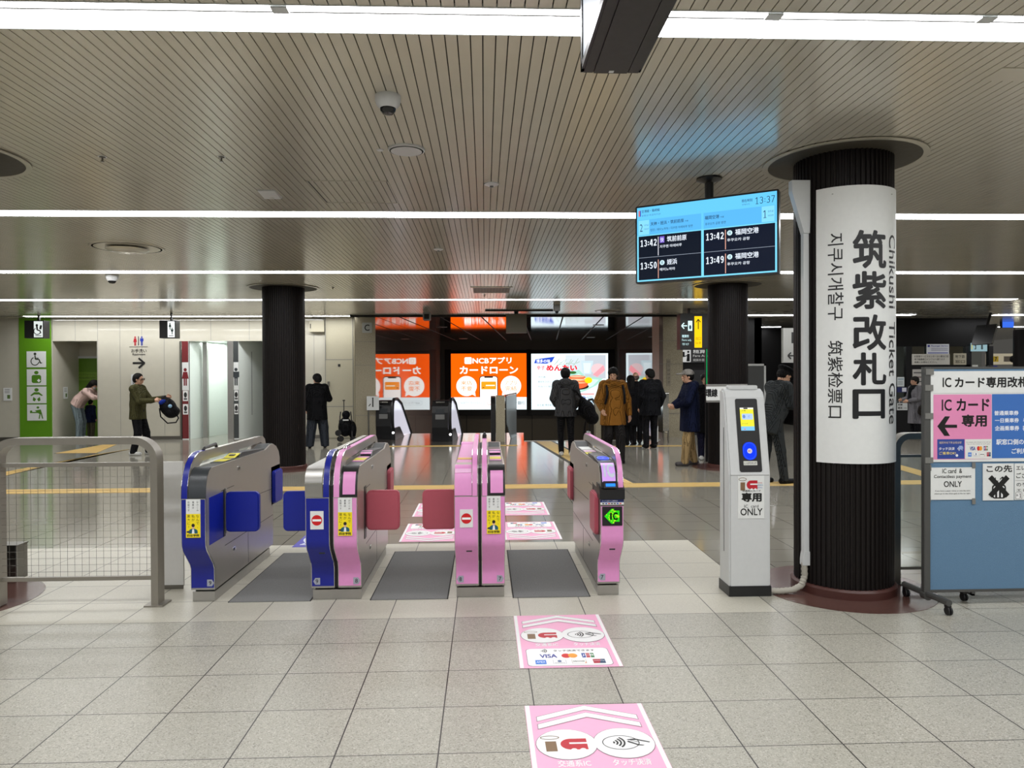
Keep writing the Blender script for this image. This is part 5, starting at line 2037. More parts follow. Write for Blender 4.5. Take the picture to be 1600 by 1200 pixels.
def theta_px(x):
    r_ = ray(x, 600)
    d_ = math.atan2(r_[0], r_[1]) - math.atan2(PX, PY)
    return math.asin(max(-1, min(1, dd * math.sin(d_) / (PR + .012))))


SR = PR + .012
th0 = theta_px(1277.5)
th1 = math.radians(80)
zt = aty(1330, 289, PY - PR).z
zb = aty(1330, 725, PY - PR).z
pos = lambda th, z, r_: (r_ * math.cos(base + th), r_ * math.sin(base + th), z)
mb = MB()
n = 40
for k in range(n):
    a0, a1 = th0 + (th1 - th0) * k / n, th0 + (th1 - th0) * (k + 1) / n
    A = [pos(a0, zb, SR), pos(a1, zb, SR), pos(a1, zt, SR), pos(a0, zt, SR)]
    mb.add(A, [(0, 1, 2, 3)], WHITE)
for k in range(n):
    a0, a1 = th0 + (th1 - th0) * k / n, th0 + (th1 - th0) * (k + 1) / n
    for z in (zb, zt):
        mb.quad(pos(a0, z, SR), pos(a1, z, SR), pos(a1, z, PR), pos(a0, z, PR), WHITE)
for a0 in (th0, th1):
    mb.quad(pos(a0, zb, SR), pos(a0, zb, PR), pos(a0, zt, PR), pos(a0, zt, SR), WHITE)
mb.build('sheet', t, smooth=True)


def zat(y, x=1350):
    """height on the sign surface seen at this image row"""
    return aty(x, y, PY - PR * .9).z


a = Art()
INK = (20, 20, 22)
uk = lambda x: theta_px(x) * SR
for i, ch in enumerate('筑紫改札口'):
    y0, y1 = ((359, 423), (423, 486), (490, 550), (549, 604), (606, 656))[i]
    a.text(ch, uk(1331), zat(y1 - 2), uk(1382) if ch != '口' else uk(1380), zat(y0 + 2), INK, .027)
a.text('지쿠시개찰구', uk(1295), zat(500), uk(1318), zat(364), INK, .008, rot=True)
a.text('筑紫检票口', uk(1295), zat(653), uk(1317), zat(532), INK, .008, rot=True)
a.text('Chikushi  Ticket Gate', uk(1386.5), zat(663), uk(1396.5), zat(366), INK, .008, rot=True)
a.build('lettering', t, lambda u, v, h: pos(u / SR, v, SR + .0015 + h), .0002, split=.012)
MB().lathe([(0, 0), (.006, 0), (.005, .003), (0, .003)], STEEL_D, pos(theta_px(1302), zt - .05, SR), 8).lathe([(0, 0), (.006, 0), (.005, .003), (0, .003)], STEEL_D, pos(theta_px(1391), zt - .05, SR), 8).build('screws', t)

# white line sign on the right far pillar
PX2, PY2, PR2, _ = PILLARS[2]
t = thing('line_sign', 'white sign board reading line name on the right far pillar', 'sign', (PX2 - PR2 - .02, PY2 - PR2 - .16, 0))
A, B = aty(1103, 697, PY2 - PR2 - .16), aty(1124, 630, PY2 - PR2 - .16)
c0, c1 = aty(1104, 627, PY2 - PR2 - .16), aty(1140, 602, PY2 - PR2 - .16)
t.location = (c0.x, PY2 - PR2 - .16, 0)
w = c1.x - c0.x
MB().box(0, w + .3, 0, .03, c0.z, c1.z, WHITE).build('board', t)
MB().box(0, w + .3, -.004, .035, c0.z - .02, c0.z + .015, STEEL).box(0, w + .3, -.004, .035, c1.z - .015, c1.z + .02, STEEL).box(.1, w + .2, .03, .18, c0.z + .05, c0.z + .1, STEEL).build('frame', t)
Art().text('環線', -.02, c0.z + .07, .185, c1.z - .055, (14, 14, 14), .04).build('lettering', t, face((.0, -.002, 0)), .0005)

# ------------------------------------------------------------------ blue partition on castors with posters
BY = 4.82
c0, c1 = aty(1446.5, 924, BY), aty(1446.5, 578, BY)
t = thing('partition_board', 'blue fabric partition board on castors at the right edge', 'partition', (c0.x, BY, 0))
zb_, zt_ = c0.z, c1.z + .02
mb = MB()
mb.box(.02, 1.75, -.012, .012, zb_ + .012, zt_ - .01, mat('blue_fabric', (96, 130, 160), .95, scale=260, var=.28, bump=.3))
mb.build('panel', t)
mb = MB()
FRM = mat('dark_grey_frame', (74, 74, 72), .45)
mb.rbox(-.022, .022, -.022, .022, zb_ - .01, zt_, FRM, .008, 'z')
mb.box(.02, 1.75, -.016, .016, zb_ - .004, zb_ + .014, FRM)
mb.box(.02, 1.75, -.016, .016, zt_ - .014, zt_, FRM)
mb.rbox(1.73, 1.774, -.022, .022, zb_ - .01, zt_, FRM, .008, 'z')
mb.build('frame', t)
for xx in (0.0, 1.75):
    mb = MB()
    mb.tube([(xx - .02, .22, .085), (xx + .02, -.22, .085)], .022, FRM, 10)
    mb.box(xx - .02, xx + .02, -.03, .03, .08, zb_, FRM)
    mb.tube([(xx, .02, .075), (xx, -.03, .075)], .032, FRM, 10)
    mb.build('foot', t, smooth=True)


def castor(x, y):
    mb = MB()
    for s in (-.012, .006):
        mb.lathe([(0, 0), (.026, 0), (.028, .003), (.028, .009), (.026, .012), (0, .012)], BLACK, (x + s, y, .0285), 18, 'x')
    mb.tube([(x, y, .03), (x + .0, y + .012, .068)], .008, BLACK, 8)
    mb.box(x - .014, x + .014, y - .014, y + .02, .05, .066, BLACK)
    mb.build('castor', t)


castor(.025, -.2)
castor(-.02, .2)
castor(.325, .09)
MB().box(.315, .335, -.012, .11, .066, .08, FRM).box(.315, .335, -.012, .012, .066, zb_ + .01, FRM).build('castor_bracket', t)
castor(1.77, -.2)
castor(1.73, .2)


def on_board(name, label, x0, y0, x1, y1, off, cat='poster'):
    A, B = aty(x0, y1, BY - .016), aty(x1, y0, BY - .016)
    p = thing(name, label, cat, (A.x, BY - .0135 - off, A.z))
    return p, B.x - A.x, B.z - A.z


def P2(x, y):
    q = aty(x, y, BY - .016)
    return q.x, q.z


p, w, h = on_board('poster', 'big laminated poster with pink and blue fields at top of partition', 1454, 579, 1700, 722, .0045)
X0, Z0_ = p.location.x, p.location.z
MB().box(0, w, 0, .003, 0, h, WHITE).build('sheet', p)


def R(a, x0, y0, x1, y1, c):
    q, r_ = P2(x0, y1), P2(x1, y0)
    return a.rect(q[0] - X0, q[1] - Z0_, r_[0] - X0, r_[1] - Z0_, c)


def TX(a, s, x0, y0, x1, y1, c, b=0.0):
    q, r_ = P2(x0, y1), P2(x1, y0)
    return a.text(s, q[0] - X0, q[1] - Z0_, r_[0] - X0, r_[1] - Z0_, c, b)


a = Art()
R(a, 1458, 616, 1549, 718, (228, 140, 184))
R(a, 1549.5, 615, 1690, 716, (58, 110, 186))
R(a, 1458, 613.3, 1690, 614.8, (40, 40, 40))
TX(a, 'IC', 1472.5, 590, 1486, 605, (12, 12, 12), .02)
TX(a, 'カード専用改札', 1491.5, 588.5, 1606, 606, (12, 12, 12), .03)
TX(a, 'IC', 1471, 624, 1486.5, 642, (12, 12, 12), .02)
TX(a, 'カード', 1494, 622.5, 1545.5, 642.5, (12, 12, 12), .03)
TX(a, '専用', 1502, 647.5, 1541.5, 667, (12, 12, 12), .035)
qa = lambda x, y: (P2(x, y)[0] - X0, P2(x, y)[1] - Z0_)
a.poly([qa(1464, 666), qa(1476, 650.5), qa(1484, 650.5), qa(1476, 663.5), qa(1495, 663.5), qa(1495, 668.5), qa(1476, 668.5), qa(1484, 681), qa(1475, 681)], (12, 12, 12))
R(a, 1464, 686, 1506.5, 717, (44, 70, 150))
R(a, 1507.5, 686, 1549, 717, (228, 228, 224))
TX(a, '福岡市地下鉄全線全駅', 1467, 689.5, 1502, 693.5, (220, 200, 170))
TX(a, 'タッチ決済', 1466.5, 698.5, 1491, 703.5, (240, 240, 244), .015)
TX(a, 'で', 1500, 698.5, 1504.5, 703.5, (240, 240, 244), .01)
TX(a, 'ご乗車OK!', 1467, 705.5, 1493, 710.5, (236, 214, 120), .015)
c_ = qa(1495, 701)
for k in range(3):
    a.ring(c_[0], c_[1], .006 + .007 * k, .006 + .007 * k, .003, (240, 240, 244), -50, 50, 8)
a.ell(*qa(1494.5, 711.5), .009, .009, (240, 240, 244))
a.rr(qa(1498, 0)[0], qa(0, 715)[1], qa(1504, 0)[0], qa(0, 709)[1], .004, (150, 170, 220))
TX(a, 'Use contactless cards and phones to travel with ease', 1509, 689.8, 1547, 692, (70, 70, 70))
TX(a, 'Tap on the reader at each gate', 1510, 692.8, 1546, 694.8, (70, 70, 70))
q0, q1 = qa(1512, 714), qa(1546, 696)
card_logos(a, q0[0], q0[1], q1[0], q1[1])
for (s, x0, y0, x1, y1) in (('普通乗車券', 1553, 641.5, 1591, 649), ('一日乗車券', 1554, 653, 1591.5, 660.5), ('手売り', 1598, 653, 1622, 660.5), ('企画乗車券', 1554, 665, 1592, 673), ('福岡', 1597, 665, 1614, 673), ('駅窓口側の改札を', 1556, 685.5, 1625, 695), ('ご利用ください', 1580, 700, 1640, 709)):
    TX(a, s, x0, y0, x1, y1, (232, 236, 244), .025)
a.build('print', p, face((0, -.0005, 0)), .0004)
for k, (x, y) in enumerate(((1451, 581), (1450, 606), (1450, 650), (1450, 719))):
    q = P2(x, y)
    MB().box(q[0] - X0 - .025, q[0] - X0 + .03, -.009, -.0075, q[1] - Z0_ - .02, q[1] - Z0_ + .02, mat('clear_tape', (120, 120, 116), .25)).build('tape', p)

p, w, h = on_board('notice', 'white sheet saying IC card and contactless payment only', 1454, 730, 1523.5, 781, .004, 'notice')
X0, Z0_ = p.location.x, p.location.z
MB().box(0, w, 0, .002, 0, h, WHITE).build('sheet', p)
a = Art()
TX(a, 'IC card  &', 1472, 732, 1503, 739.5, (20, 20, 20), .01)
TX(a, 'Contactless payment', 1459, 741.5, 1517.5, 748.5, (20, 20, 20), .012)
TX(a, 'ONLY', 1474.5, 751.5, 1502.5, 761, (16, 16, 16), .015)
TX(a, "If you have a paper ticket or one-day pass,", 1461, 765.5, 1516, 768.5, (50, 50, 50), .01)
TX(a, 'please go to the ticket gate at the far right.', 1460, 769.8, 1516, 772.8, (50, 50, 50), .01)
a.build('print', p, face((0, -.0005, 0)), .0004)
for (x, y) in ((1452, 731), (1521, 727), (1451, 780), (1521, 783)):
    q = P2(x, y)
    MB().box(q[0] - X0 - .012, q[0] - X0 + .012, -.003, -.0015, q[1] - Z0_ - .02, q[1] - Z0_ + .02, MATS['clear_tape']).build('tape', p)
p, w, h = on_board('notice', 'white sheet with crossed out lift pictogram under the blue poster', 1535.5, 724, 1584, 782, .004, 'notice')
X0, Z0_ = p.location.x, p.location.z
MB().box(0, w, 0, .002, 0, h, WHITE).build('sheet', p)
a = Art()
TX(a, 'この先', 1541, 726.5, 1581, 738, (16, 16, 16), .025)
K = (14, 14, 14)
x0, z0 = qa(1549.5, 779)
x1, z1 = qa(1571.5, 757)
a.rr(x0, z0, x1, z1, .02, K).rr(x0 + .01, z0 + .008, x1 - .01, z1 - .01, .014, (240, 240, 240))
for k in range(3):
    xx = x0 + .022 + k * .027
    a.rect(xx, z0 + .008, xx + .014, z0 + .055, K).ell(xx + .007, z0 + .064, .008, .008, K)
a.line(*qa(1555, 746), *qa(1555, 754), .006, K).line(*qa(1551, 751), *qa(1555, 755), .006, K).line(*qa(1559, 751), *qa(1555, 755), .006, K)
a.line(*qa(1566, 754), *qa(1566, 745), .006, K).line(*qa(1562, 749), *qa(1566, 745), .006, K).line(*qa(1570, 749), *qa(1566, 745), .006, K)
a.line(*qa(1546.5, 745), *qa(1574, 775), .035, K).line(*qa(1574, 745), *qa(1546.5, 775), .035, K)
a.build('print', p, face((0, -.0005, 0)), .0004)
p, w, h = on_board('notice', 'white sheet of large Japanese text beside the crossed out pictogram', 1585, 723.5, 1660, 781, .004, 'notice')
X0, Z0_ = p.location.x, p.location.z
MB().box(0, w, 0, .002, 0, h, WHITE).build('sheet', p)
a = Art()
TX(a, 'エレベーターは', 1587.5, 727, 1640, 734.5, K, .015)
TX(a, 'ございません', 1587.5, 738, 1640, 747, K, .015)
R(a, 1586, 750, 1650, 751, (60, 60, 60))
TX(a, 'のりばへは', 1588, 753.5, 1630, 760, K, .01)
TX(a, 'エレベーター', 1588, 763, 1640, 768, K, .008)
R(a, 1586.5, 769.5, 1596.5, 779.5, (40, 40, 40))
R(a, 1587, 770, 1596, 779, (240, 240, 240))
q0, q1 = qa(1591.5, 777.5), qa(1595.5, 771)
a.digits('1', q0[0], q0[1], q1[0], q1[1], K, .15)
TX(a, '番', 1587.5, 772, 1590.5, 775, K)
TX(a, '号機', 1599, 771, 1612, 777.5, K, .01)
a.build('print', p, face((0, -.0005, 0)), .0004)

# ------------------------------------------------------------------ departure monitor
TR, TL, BR_, BLm = aty(1217, 294, 5.43), aty(993, 324, 6.03), aty(1222, 427, 5.43), aty(1000, 444, 6.03)
cx = (TR + TL) / 2
w = math.hypot(TR.x - TL.x, TR.y - TL.y)
ang = math.atan2(TR.y - TL.y, TR.x - TL.x)
zt_, zb_ = (TR.z + TL.z) / 2, (BR_.z + BLm.z) / 2
h = zt_ - zb_
t = thing('departure_monitor', 'hanging departure monitor with pale blue header showing train times', 'monitor', (cx.x, cx.y, zb_), ang)
MB().rbox(-w / 2, w / 2, 0, .07, 0, h, BLACK, .012).build('casing', t)
m_ = .014
a = Art(.95)
S0, S1 = (100, 196, 246), (88, 178, 236)
a.rect(-w / 2 + m_, m_, w / 2 - m_, h - m_, (124, 214, 250))
U = lambda u: -w / 2 + m_ + u * (w - 2 * m_)
V = lambda v: m_ + v * (h - 2 * m_)
a.rect(U(0), V(.62), U(1), V(1), S0)
a.rect(U(.01), V(.625), U(.482), V(.83), S1).rect(U(.5), V(.625), U(.99), V(.83), S1)
a.rect(U(.012), V(.02), U(.482), V(.61), (12, 20, 34)).rect(U(.5), V(.02), U(.988), V(.61), (12, 20, 38))
for x0, x1 in ((.012, .482), (.5, .988)):
    a.rect(U(x0), V(.318), U(x1), V(.323), (150, 160, 176))
a.rect(U(.012), V(.88), U(.022), V(.96), (214, 120, 110)).rect(U(.022), V(.88), U(.03), V(.96), (60, 80, 180))
N_ = (30, 50, 80)
a.text('空港線・箱崎線', U(.036), V(.925), U(.175), V(.965), N_, .008).text('공항선·하코자키선', U(.036), V(.875), U(.18), V(.9), (60, 90, 130))
a.text('現在時刻', U(.765), V(.905), U(.838), V(.945), N_, .008).text('현재시각', U(.768), V(.868), U(.82), V(.888), (60, 90, 130))
a.digits('13:37', U(.853), V(.865), U(.99), V(.95), (30, 44, 60), .09)
a.rect(U(.012), V(.63), U(.095), V(.825), (130, 212, 250)).text('2', U(.022), V(.675), U(.044), V(.775), (40, 60, 90), -.004)
a.text('のりば', U(.058), V(.745), U(.09), V(.77), N_).text('번승강장', U(.056), V(.695), U(.09), V(.715), N_)
a.text('天神・姪浜・筑前前原', U(.105), V(.74), U(.355), V(.79), N_, .012).text('方面', U(.362), V(.745), U(.388), V(.765), N_)
a.text('텐진 / 메이노하마 / 지쿠젠 마에바루 방면', U(.105), V(.665), U(.42), V(.7), N_)
a.rect(U(.9), V(.63), U(.985), V(.825), (130, 212, 250)).digits('1', U(.905), V(.68), U(.936), V(.775), (40, 60, 90), .09)
a.text('のりば', U(.942), V(.745), U(.978), V(.77), N_).text('번승강장', U(.942), V(.695), U(.978), V(.715), N_)
a.text('福岡空港', U(.508), V(.74), U(.61), V(.79), N_, .012).text('方面', U(.617), V(.745), U(.643), V(.765), N_)
a.text('후쿠오카 공항 방면', U(.51), V(.665), U(.655), V(.7), N_)
WT = (226, 234, 246)
for (x0, y0, tm, jp, ko, sq, jw, kw) in ((.025, .47, '13:42', '筑前前原', '지쿠젠 마에바루', True, .145, .165), (.025, .165, '13:50', '姪浜', '메이노하마', False, .075, .115),
                                      (.515, .47, '13:42', '福岡空港', '후쿠오카 공항', False, .16, .155), (.515, .165, '13:49', '福岡空港', '후쿠오카 공항', False, .16, .155)):
    a.digits(tm, U(x0 - .004), V(y0), U(x0 + .13), V(y0 + .09), WT, .15)
    a.rect(U(x0 + .136), V(y0 - .135), U(x0 + .141), V(y0 + .115), (230, 170, 150) if x0 > .5 or not sq else (220, 220, 230))
    if sq:
        a.rect(U(x0 + .15), V(y0 + .03), U(x0 + .185), V(y0 + .115), (120, 90, 200)).text('快', U(x0 + .155), V(y0 + .04), U(x0 + .18), V(y0 + .1), WT, .01)
    else:
        a.ell(U(x0 + .168), V(y0 + .07), .02, .02, (206, 236, 246)).text('普', U(x0 + .158), V(y0 + .05), U(x0 + .178), V(y0 + .09), (40, 90, 110))
    a.text(jp, U(x0 + .205), V(y0 + .035), U(x0 + .205 + jw), V(y0 + .11), WT, .02)
    a.text(ko, U(x0 + .15), V(y0 - .04), U(x0 + .15 + kw), V(y0 + .0), WT, .012)
a.build('screen', t, face((0, -.001, 0)), .0005)
mb = MB()
mb.tube([(.03, .05, h - .1), (.03, .05, CH - zb_ - .04)], .035, BLACK, 14)
mb.lathe([(.035, 0), (.1, .025), (.1, .04), (0, .04)], BLACK, (.03, .05, CH - zb_ - .04), 20)
mb.build('hanger', t)

# near overhead display, seen from below
xl, xr = aty(911, 113, 2.72).x, aty(997, 112, 2.72).x
zb_ = aty(950, 113, 2.72).z
t = thing('overhead_display', 'black double sided display hanging overhead, seen from underneath', 'display', ((xl + xr) / 2, 2.72, zb_))
hw = (xr - xl) / 2
hh = CH - .12 - zb_
mb = MB()
mb.box(-hw + .012, hw - .012, -1.35, 0, .0, hh, BLACK)
mb.build('casing', t)
mb = MB()
mb.box(-hw * .62, hw * .58, -1.35, -.004, -.006, .0, mat('display_underside', (36, 33, 31), .45))
mb.box(-hw + .002, -hw * .66, -1.35, -.004, -.004, .0, MATS['display_underside'])
mb.box(hw * .62, hw - .002, -1.35, -.004, -.004, .0, MATS['display_underside'])
mb.box(-.01, .008, -.03, -.012, -.0075, -.006, OFFWHITE)
mb.build('underside', t)
mb = MB()
for s in (-1, 1):
    mb.box(s * hw - .003, s * hw + .003, -1.32, -.03, .03, hh - .03, ink((206, 212, 220), .75))
mb.build('screen', t)
mb = MB()
for s in (-1, 1):
    mb.box(s * hw - .008, s * hw + .008, -.03, .0, 0, hh, BLACK)
    mb.box(s * hw - .008, s * hw + .008, -1.35, 0, 0, .03, BLACK)
    mb.box(s * hw - .008, s * hw + .008, -1.35, 0, hh - .03, hh, BLACK)
    mb.box(s * hw - .009, s * hw + .009, 0, .004, 0, hh, CHROME)
mb.build('bezel', t)
MB().tube([(0, -.3, hh), (0, -.3, CH - zb_)], .03, BLACK, 12).tube([(0, -1.0, hh), (0, -1.0, CH - zb_)], .03, BLACK, 12).build('hanger', t)

# ------------------------------------------------------------------ things on the ceiling
CAMW = mat('camera_white', (196, 197, 196), .4)
SMOKE = mat('smoked_dome', (16, 17, 18), .12)


def dome_camera(label, x, y, s, loc=None):
    p = onz(x, y, CH)
    t = thing('dome_camera', label, 'security camera', (p.x, p.y, CH), group='white dome cameras')
    MB().lathe([(0, 0), (.085 * s, 0), (.085 * s, -.035 * s), (.075 * s, -.062 * s), (.052 * s, -.085 * s), (0, -.085 * s)], CAMW, n=32).build('housing', t, smooth=True)
    MB().lathe([(.054 * s, -.08 * s), (.05 * s, -.1 * s), (.034 * s, -.118 * s), (0, -.126 * s)], SMOKE, n=28).build('dome', t, smooth=True)
    return t


dome_camera('large white dome camera nearest on the slatted ceiling', 606, 150, .85)
dome_camera('small white dome camera by the left light strip', 175, 430, 1.05)
p = onz(870, 476, CH)
t = thing('box_camera', 'small grey box camera before the hall ceiling edge', 'security camera', (p.x, p.y, CH))
MB().rbox(-.07, .07, -.07, .07, -.14, 0, GREY, .02, 'z').build('housing', t)
MB().lathe([(0, -.2), (.03, -.19), (.04, -.14), (0, -.14)], BLACK, n=16).build('lens', t)
p = onz(635, 233, CH)
t = thing('ceiling_speaker', 'round grey ceiling speaker with white rim', 'speaker', (p.x, p.y, CH))
MB().lathe([(0, -.012), (.108, -.012), (.108, -.004), (0, -.004)], mat('speaker_mesh', (150, 148, 152), .7), n=40).build('grille', t)
MB().lathe([(.108, -.018), (.126, -.012), (.128, 0), (.108, 0), (.108, -.018)], CAMW, n=40).build('rim', t, smooth=True)
p = onz(768, 287, CH)
t = thing('smoke_detector', 'small round white smoke detector before the second light strip', 'smoke detector', (p.x, p.y, CH), group='round ceiling detectors')
MB().lathe([(0, -.02), (.03, -.02), (.06, -.008), (.062, 0), (0, 0)], CAMW, n=28).build('body', t, smooth=True)
MB().lathe([(0, -.034), (.012, -.034), (.016, -.02), (0, -.02)], GREY, n=14).build('sensor', t)
dup(t, (onz(685, 389, CH).x, onz(685, 389, CH).y, CH), 'round white smoke detector between second and third light strips')
p = onz(594, 234, CH)
t = thing('sprinkler', 'tiny white disc on the ceiling left of the round speaker', 'sprinkler', (p.x, p.y, CH), group='small sprinkler heads')
MB().lathe([(0, -.006), (.022, -.006), (.026, 0), (0, 0)], CAMW, n=20).build('cap', t)
for (x, y, lab) in ((346, 245, 'tiny sprinkler head right of the upper left ceiling'), (160, 245, 'tiny sprinkler head at the upper left ceiling'), (520, 449, 'tiny sprinkler head right of the left far pillar'), (757, 461, 'tiny sprinkler head near the small vent')):
    p = onz(x, y, CH)
    t = thing('sprinkler', lab, 'sprinkler', (p.x, p.y, CH), group='small sprinkler heads')
    MB().lathe([(0, 0), (.02, 0), (.02, -.008), (.006, -.01), (.006, -.03), (.014, -.032), (.014, -.036), (0, -.036)], STEEL_D, n=14).build('body', t)
    MB().lathe([(.02, -.002), (.03, -.002), (.03, 0), (.02, 0)], CAMW, n=18).build('rosette', t)
# emergency lamp plate
p = onz(422, 302, CH)
t = thing('emergency_lamp', 'slanted square white lamp plate on the ceiling left of the access hatch', 'lamp', (p.x, p.y, CH))
MB().prism([(-.12, 0), (.12, 0), (.12, -.012), (.08, -.03), (-.12, -.012)], 'x', -.07, .07, CAMW).build('plate', t)
MB().lathe([(0, -.03), (.022, -.028), (.03, -.016), (0, -.016)], mat('lamp_lens', (196, 196, 186), .2), (0, .06, 0), 18).build('lens', t)
# access hatch
p = onz(551, 300, CH)
t = thing('access_hatch', 'square access hatch outlined in the slatted ceiling', 'hatch', (-1.1, 6.26, CH))
mb = MB()
for (x0, x1, y0, y1) in ((-.33, .33, -.37, -.358), (-.33, .33, .358, .37), (-.33, -.318, -.37, .37), (.318, .33, -.37, .37)):
    mb.box(x0, x1, y0, y1, -.004, .004, SLAT)
mb.build('frame', t)
mb = MB()
mb.box(-.318, -.31, -.358, .358, -.002, .002, VOID)
mb.box(.31, .318, -.358, .358, -.002, .002, VOID)
mb.build('gap', t)
p = onz(768, 453, CH)
t = thing('ceiling_vent', 'small square ventilation grille before the hall ceiling edge', 'vent', (p.x, p.y, CH))
mb = MB()
mb.box(-.33, .33, -.4, .4, -.004, .0, mat('vent_grey', (120, 116, 112), .5))
for k in range(12):
    mb.box(-.32 + k * .055, -.31 + k * .055, -.38, .38, -.012, -.004, STEEL_D)
mb.build('grille', t)
mb = MB()
for (x0, x1, y0, y1) in ((-.37, .37, -.44, -.4), (-.37, .37, .4, .44), (-.37, -.33, -.4, .4), (.33, .37, -.4, .4)):
    mb.box(x0, x1, y0, y1, -.01, .0, SLAT)
mb.build('frame', t)
t = thing('ceiling_access_plate', 'plain smooth plate in the slatted ceiling at the upper right edge', 'ceiling plate', (2.68, 3.66, CH))
MB().box(0, .8, 0, .16, -.004, 0, SLAT).build('plate', t)
# round air diffusers
for (x, y, s, lab) in ((199, 386, 1.0, 'big round air diffuser on the left ceiling'), (950, 486, .8, 'round air diffuser above the pale poster by the hall edge')):
    p = onz(x, y, CH)
    t = thing('air_diffuser', lab, 'air diffuser', (p.x, p.y, CH), group='round air diffusers')
    MB().lathe([(.36 * s, -.012 * s), (.40 * s, -.01), (.41 * s, 0), (.36 * s, .0), (.34 * s, -.004), (.36 * s, -.012 * s)], SLAT, n=48).build('rim', t, smooth=True)
    MB().lathe([(0, -.06 * s), (.2 * s, -.055 * s), (.24 * s, -.03 * s), (.2 * s, -.02 * s), (0, -.02 * s)], SLAT, n=40).build('cone', t, smooth=True)
    MB().lathe([(.0, -.002), (.36 * s, -.002), (.36 * s, -.0005), (0, -.0005)], VOID, n=40).build('throat', t)
    MB().tube([(0, 0, -.03 * s), (0, 0, 0)], .03, SLAT, 8).build('stem', t)
# track and hanging blank board near the hall edge
p = onz(806, 488, CH)
t = thing('hanging_blank_sign', 'plain olive grey back of a hanging sign box before the hall', 'sign', (p.x, 17.3, 0))
z1, z0 = aty(804, 489, 17.3).z, aty(804, 520, 17.3).z
w = (aty(820, 500, 17.3).x - aty(788, 500, 17.3).x) / 2
MB().box(-w, w, 0, .25, z0, z1 - .02, mat('olive_grey_casing', (86, 80, 62), .45)).build('casing', t)
MB().box(-w * .2, w * .2, .1, .15, z1 - .02, CH, BLACK).build('hanger', t)
t = thing('ceiling_track', 'dark slotted rail on the ceiling above the hanging sign back', 'rail', (p.x, 17.05, CH))
MB().box(-.75, .85, -.03, .03, -.03, 0, BLACK_M).build('rail', t)
p = onz(640, 489, CH)
t = thing('pendant_speaker', 'small grey horn speaker at the hall ceiling edge', 'speaker', (aty(667, 490, 17.6).x, 17.6, CH))
MB().rbox(-.09, .09, -.1, .1, -.2, 0, GREY, .03, 'y').build('casing', t)
MB().box(-.06, .06, -.105, -.1, -.17, -.05, BLACK_M).build('grille', t)

# ------------------------------------------------------------------ escalators
def escalator(label, x0, xa, x1, ybase, Y, glassw):
    """black newel end with a handrail loop and a balustrade panel, its reflected light put in as glow, running down the hall"""
    A, B, C = aty(x0, ybase, Y), aty(xa, ybase, Y), aty(x1, ybase, Y)
    t = thing('escalator_newel', label, 'escalator', (A.x, Y, 0), -math.atan2(AX.x, AX.y))
    w = B.x - A.x
    gx = C.x - A.x
    top = aty(x0, 626, Y).z
    mb = MB()
    prof = [(0.02, 0), (.0, .12), (-.05, .35), (-.05, top - .3), (-.02, top - .14), (.06, top - .04), (.16, top), (.5, top), (.5, 0)]
    mb.prism(prof, 'x', 0, w, BLACK)
    mb.build('newel', t, smooth=False)
    mb = MB()
    mb.box(w * .25, w * .75, -.056, -.05, top - .32, top - .2, CHAR)
    mb.box(w * .22, w * .78, -.056, -.05, top - .46, top - .34, mat('newel_label', (120, 120, 118), .5))
    mb.box(w * .25, w * .78, .0, .06, top - .06, top - .02, CHROME)
    mb.build('label_plate', t)
    # balustrade beside it, running away and downward
    mb = MB()
    bal = [(.0, .3), (-.05, .42), (-.05, top - .28), (0.02, top - .1), (.14, top - .02), (.5, top - .02), (1.0, top - .15), (3.4, top - 1.7), (3.4, .3 - 1.5), (.6, .3)]
    mb.prism(bal, 'x', w + .02, w + .05, mat('balustrade_reflection_glow', (214, 214, 220), .12, emit=(222, 220, 236), estr=.55))  # bright reflection on the panel imitated by emission, no lamp inside
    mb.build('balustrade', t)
    mb = MB()
    hr = [(.02, .2), (-.07, .36), (-.1, .5), (-.1, top - .25), (-.05, top - .07), (.08, top + .03), (.5, top + .03), (1.0, top - .1), (3.4, top - 1.65)]
    mb.tube([(w + .05, p[0], p[1]) for p in hr], .04, BLACK, 10)
    mb.build('handrail', t, smooth=True)
    mb = MB()
    mb.prism([(-.02, 0), (-.02, .3), (.6, .3), (3.4, -1.2), (3.4, -1.5), (.6, 0)], 'x', w, w + .1, BLACK)
    mb.lathe([(0, 0), (.03, .0), (.03, .01), (0, .01)], lamp_mat('small_lamp', (250, 250, 250), 3), (w + .05, -.03, .18), 12, 'y')
    mb.build('skirt', t)
    return t


escalator('left escalator end with black newel and bright balustrade by the granite column', 588, 612, 640, 684, 18.6, .5)
escalator('middle escalator end with black newel between the two orange reflections', 675.5, 701, 718, 690, 17.9, .4)
# white guard panel left of the left escalator
c0, c1 = aty(573, 641, 18.4), aty(592, 619, 18.4)
t = thing('safety_sign', 'small white safety panel with pictogram beside the left escalator', 'sign', (c0.x, 18.4, c0.z))
MB().box(0, c1.x - c0.x, 0, .02, 0, c1.z - c0.z, WHITE).build('board', t)
Art().rect(.14, .08, .17, .28, (30, 30, 30)).ell(.155, .3, .02, .02, (30, 30, 30)).line(.05, .1, .1, .16, .02, (40, 40, 40)).build('pictogram', t, face((0, -.001, 0)), .001)
MB().box(.02, .06, .02, .05, -c0.z + .002, c1.z - c0.z, STEEL_D).build('post', t)
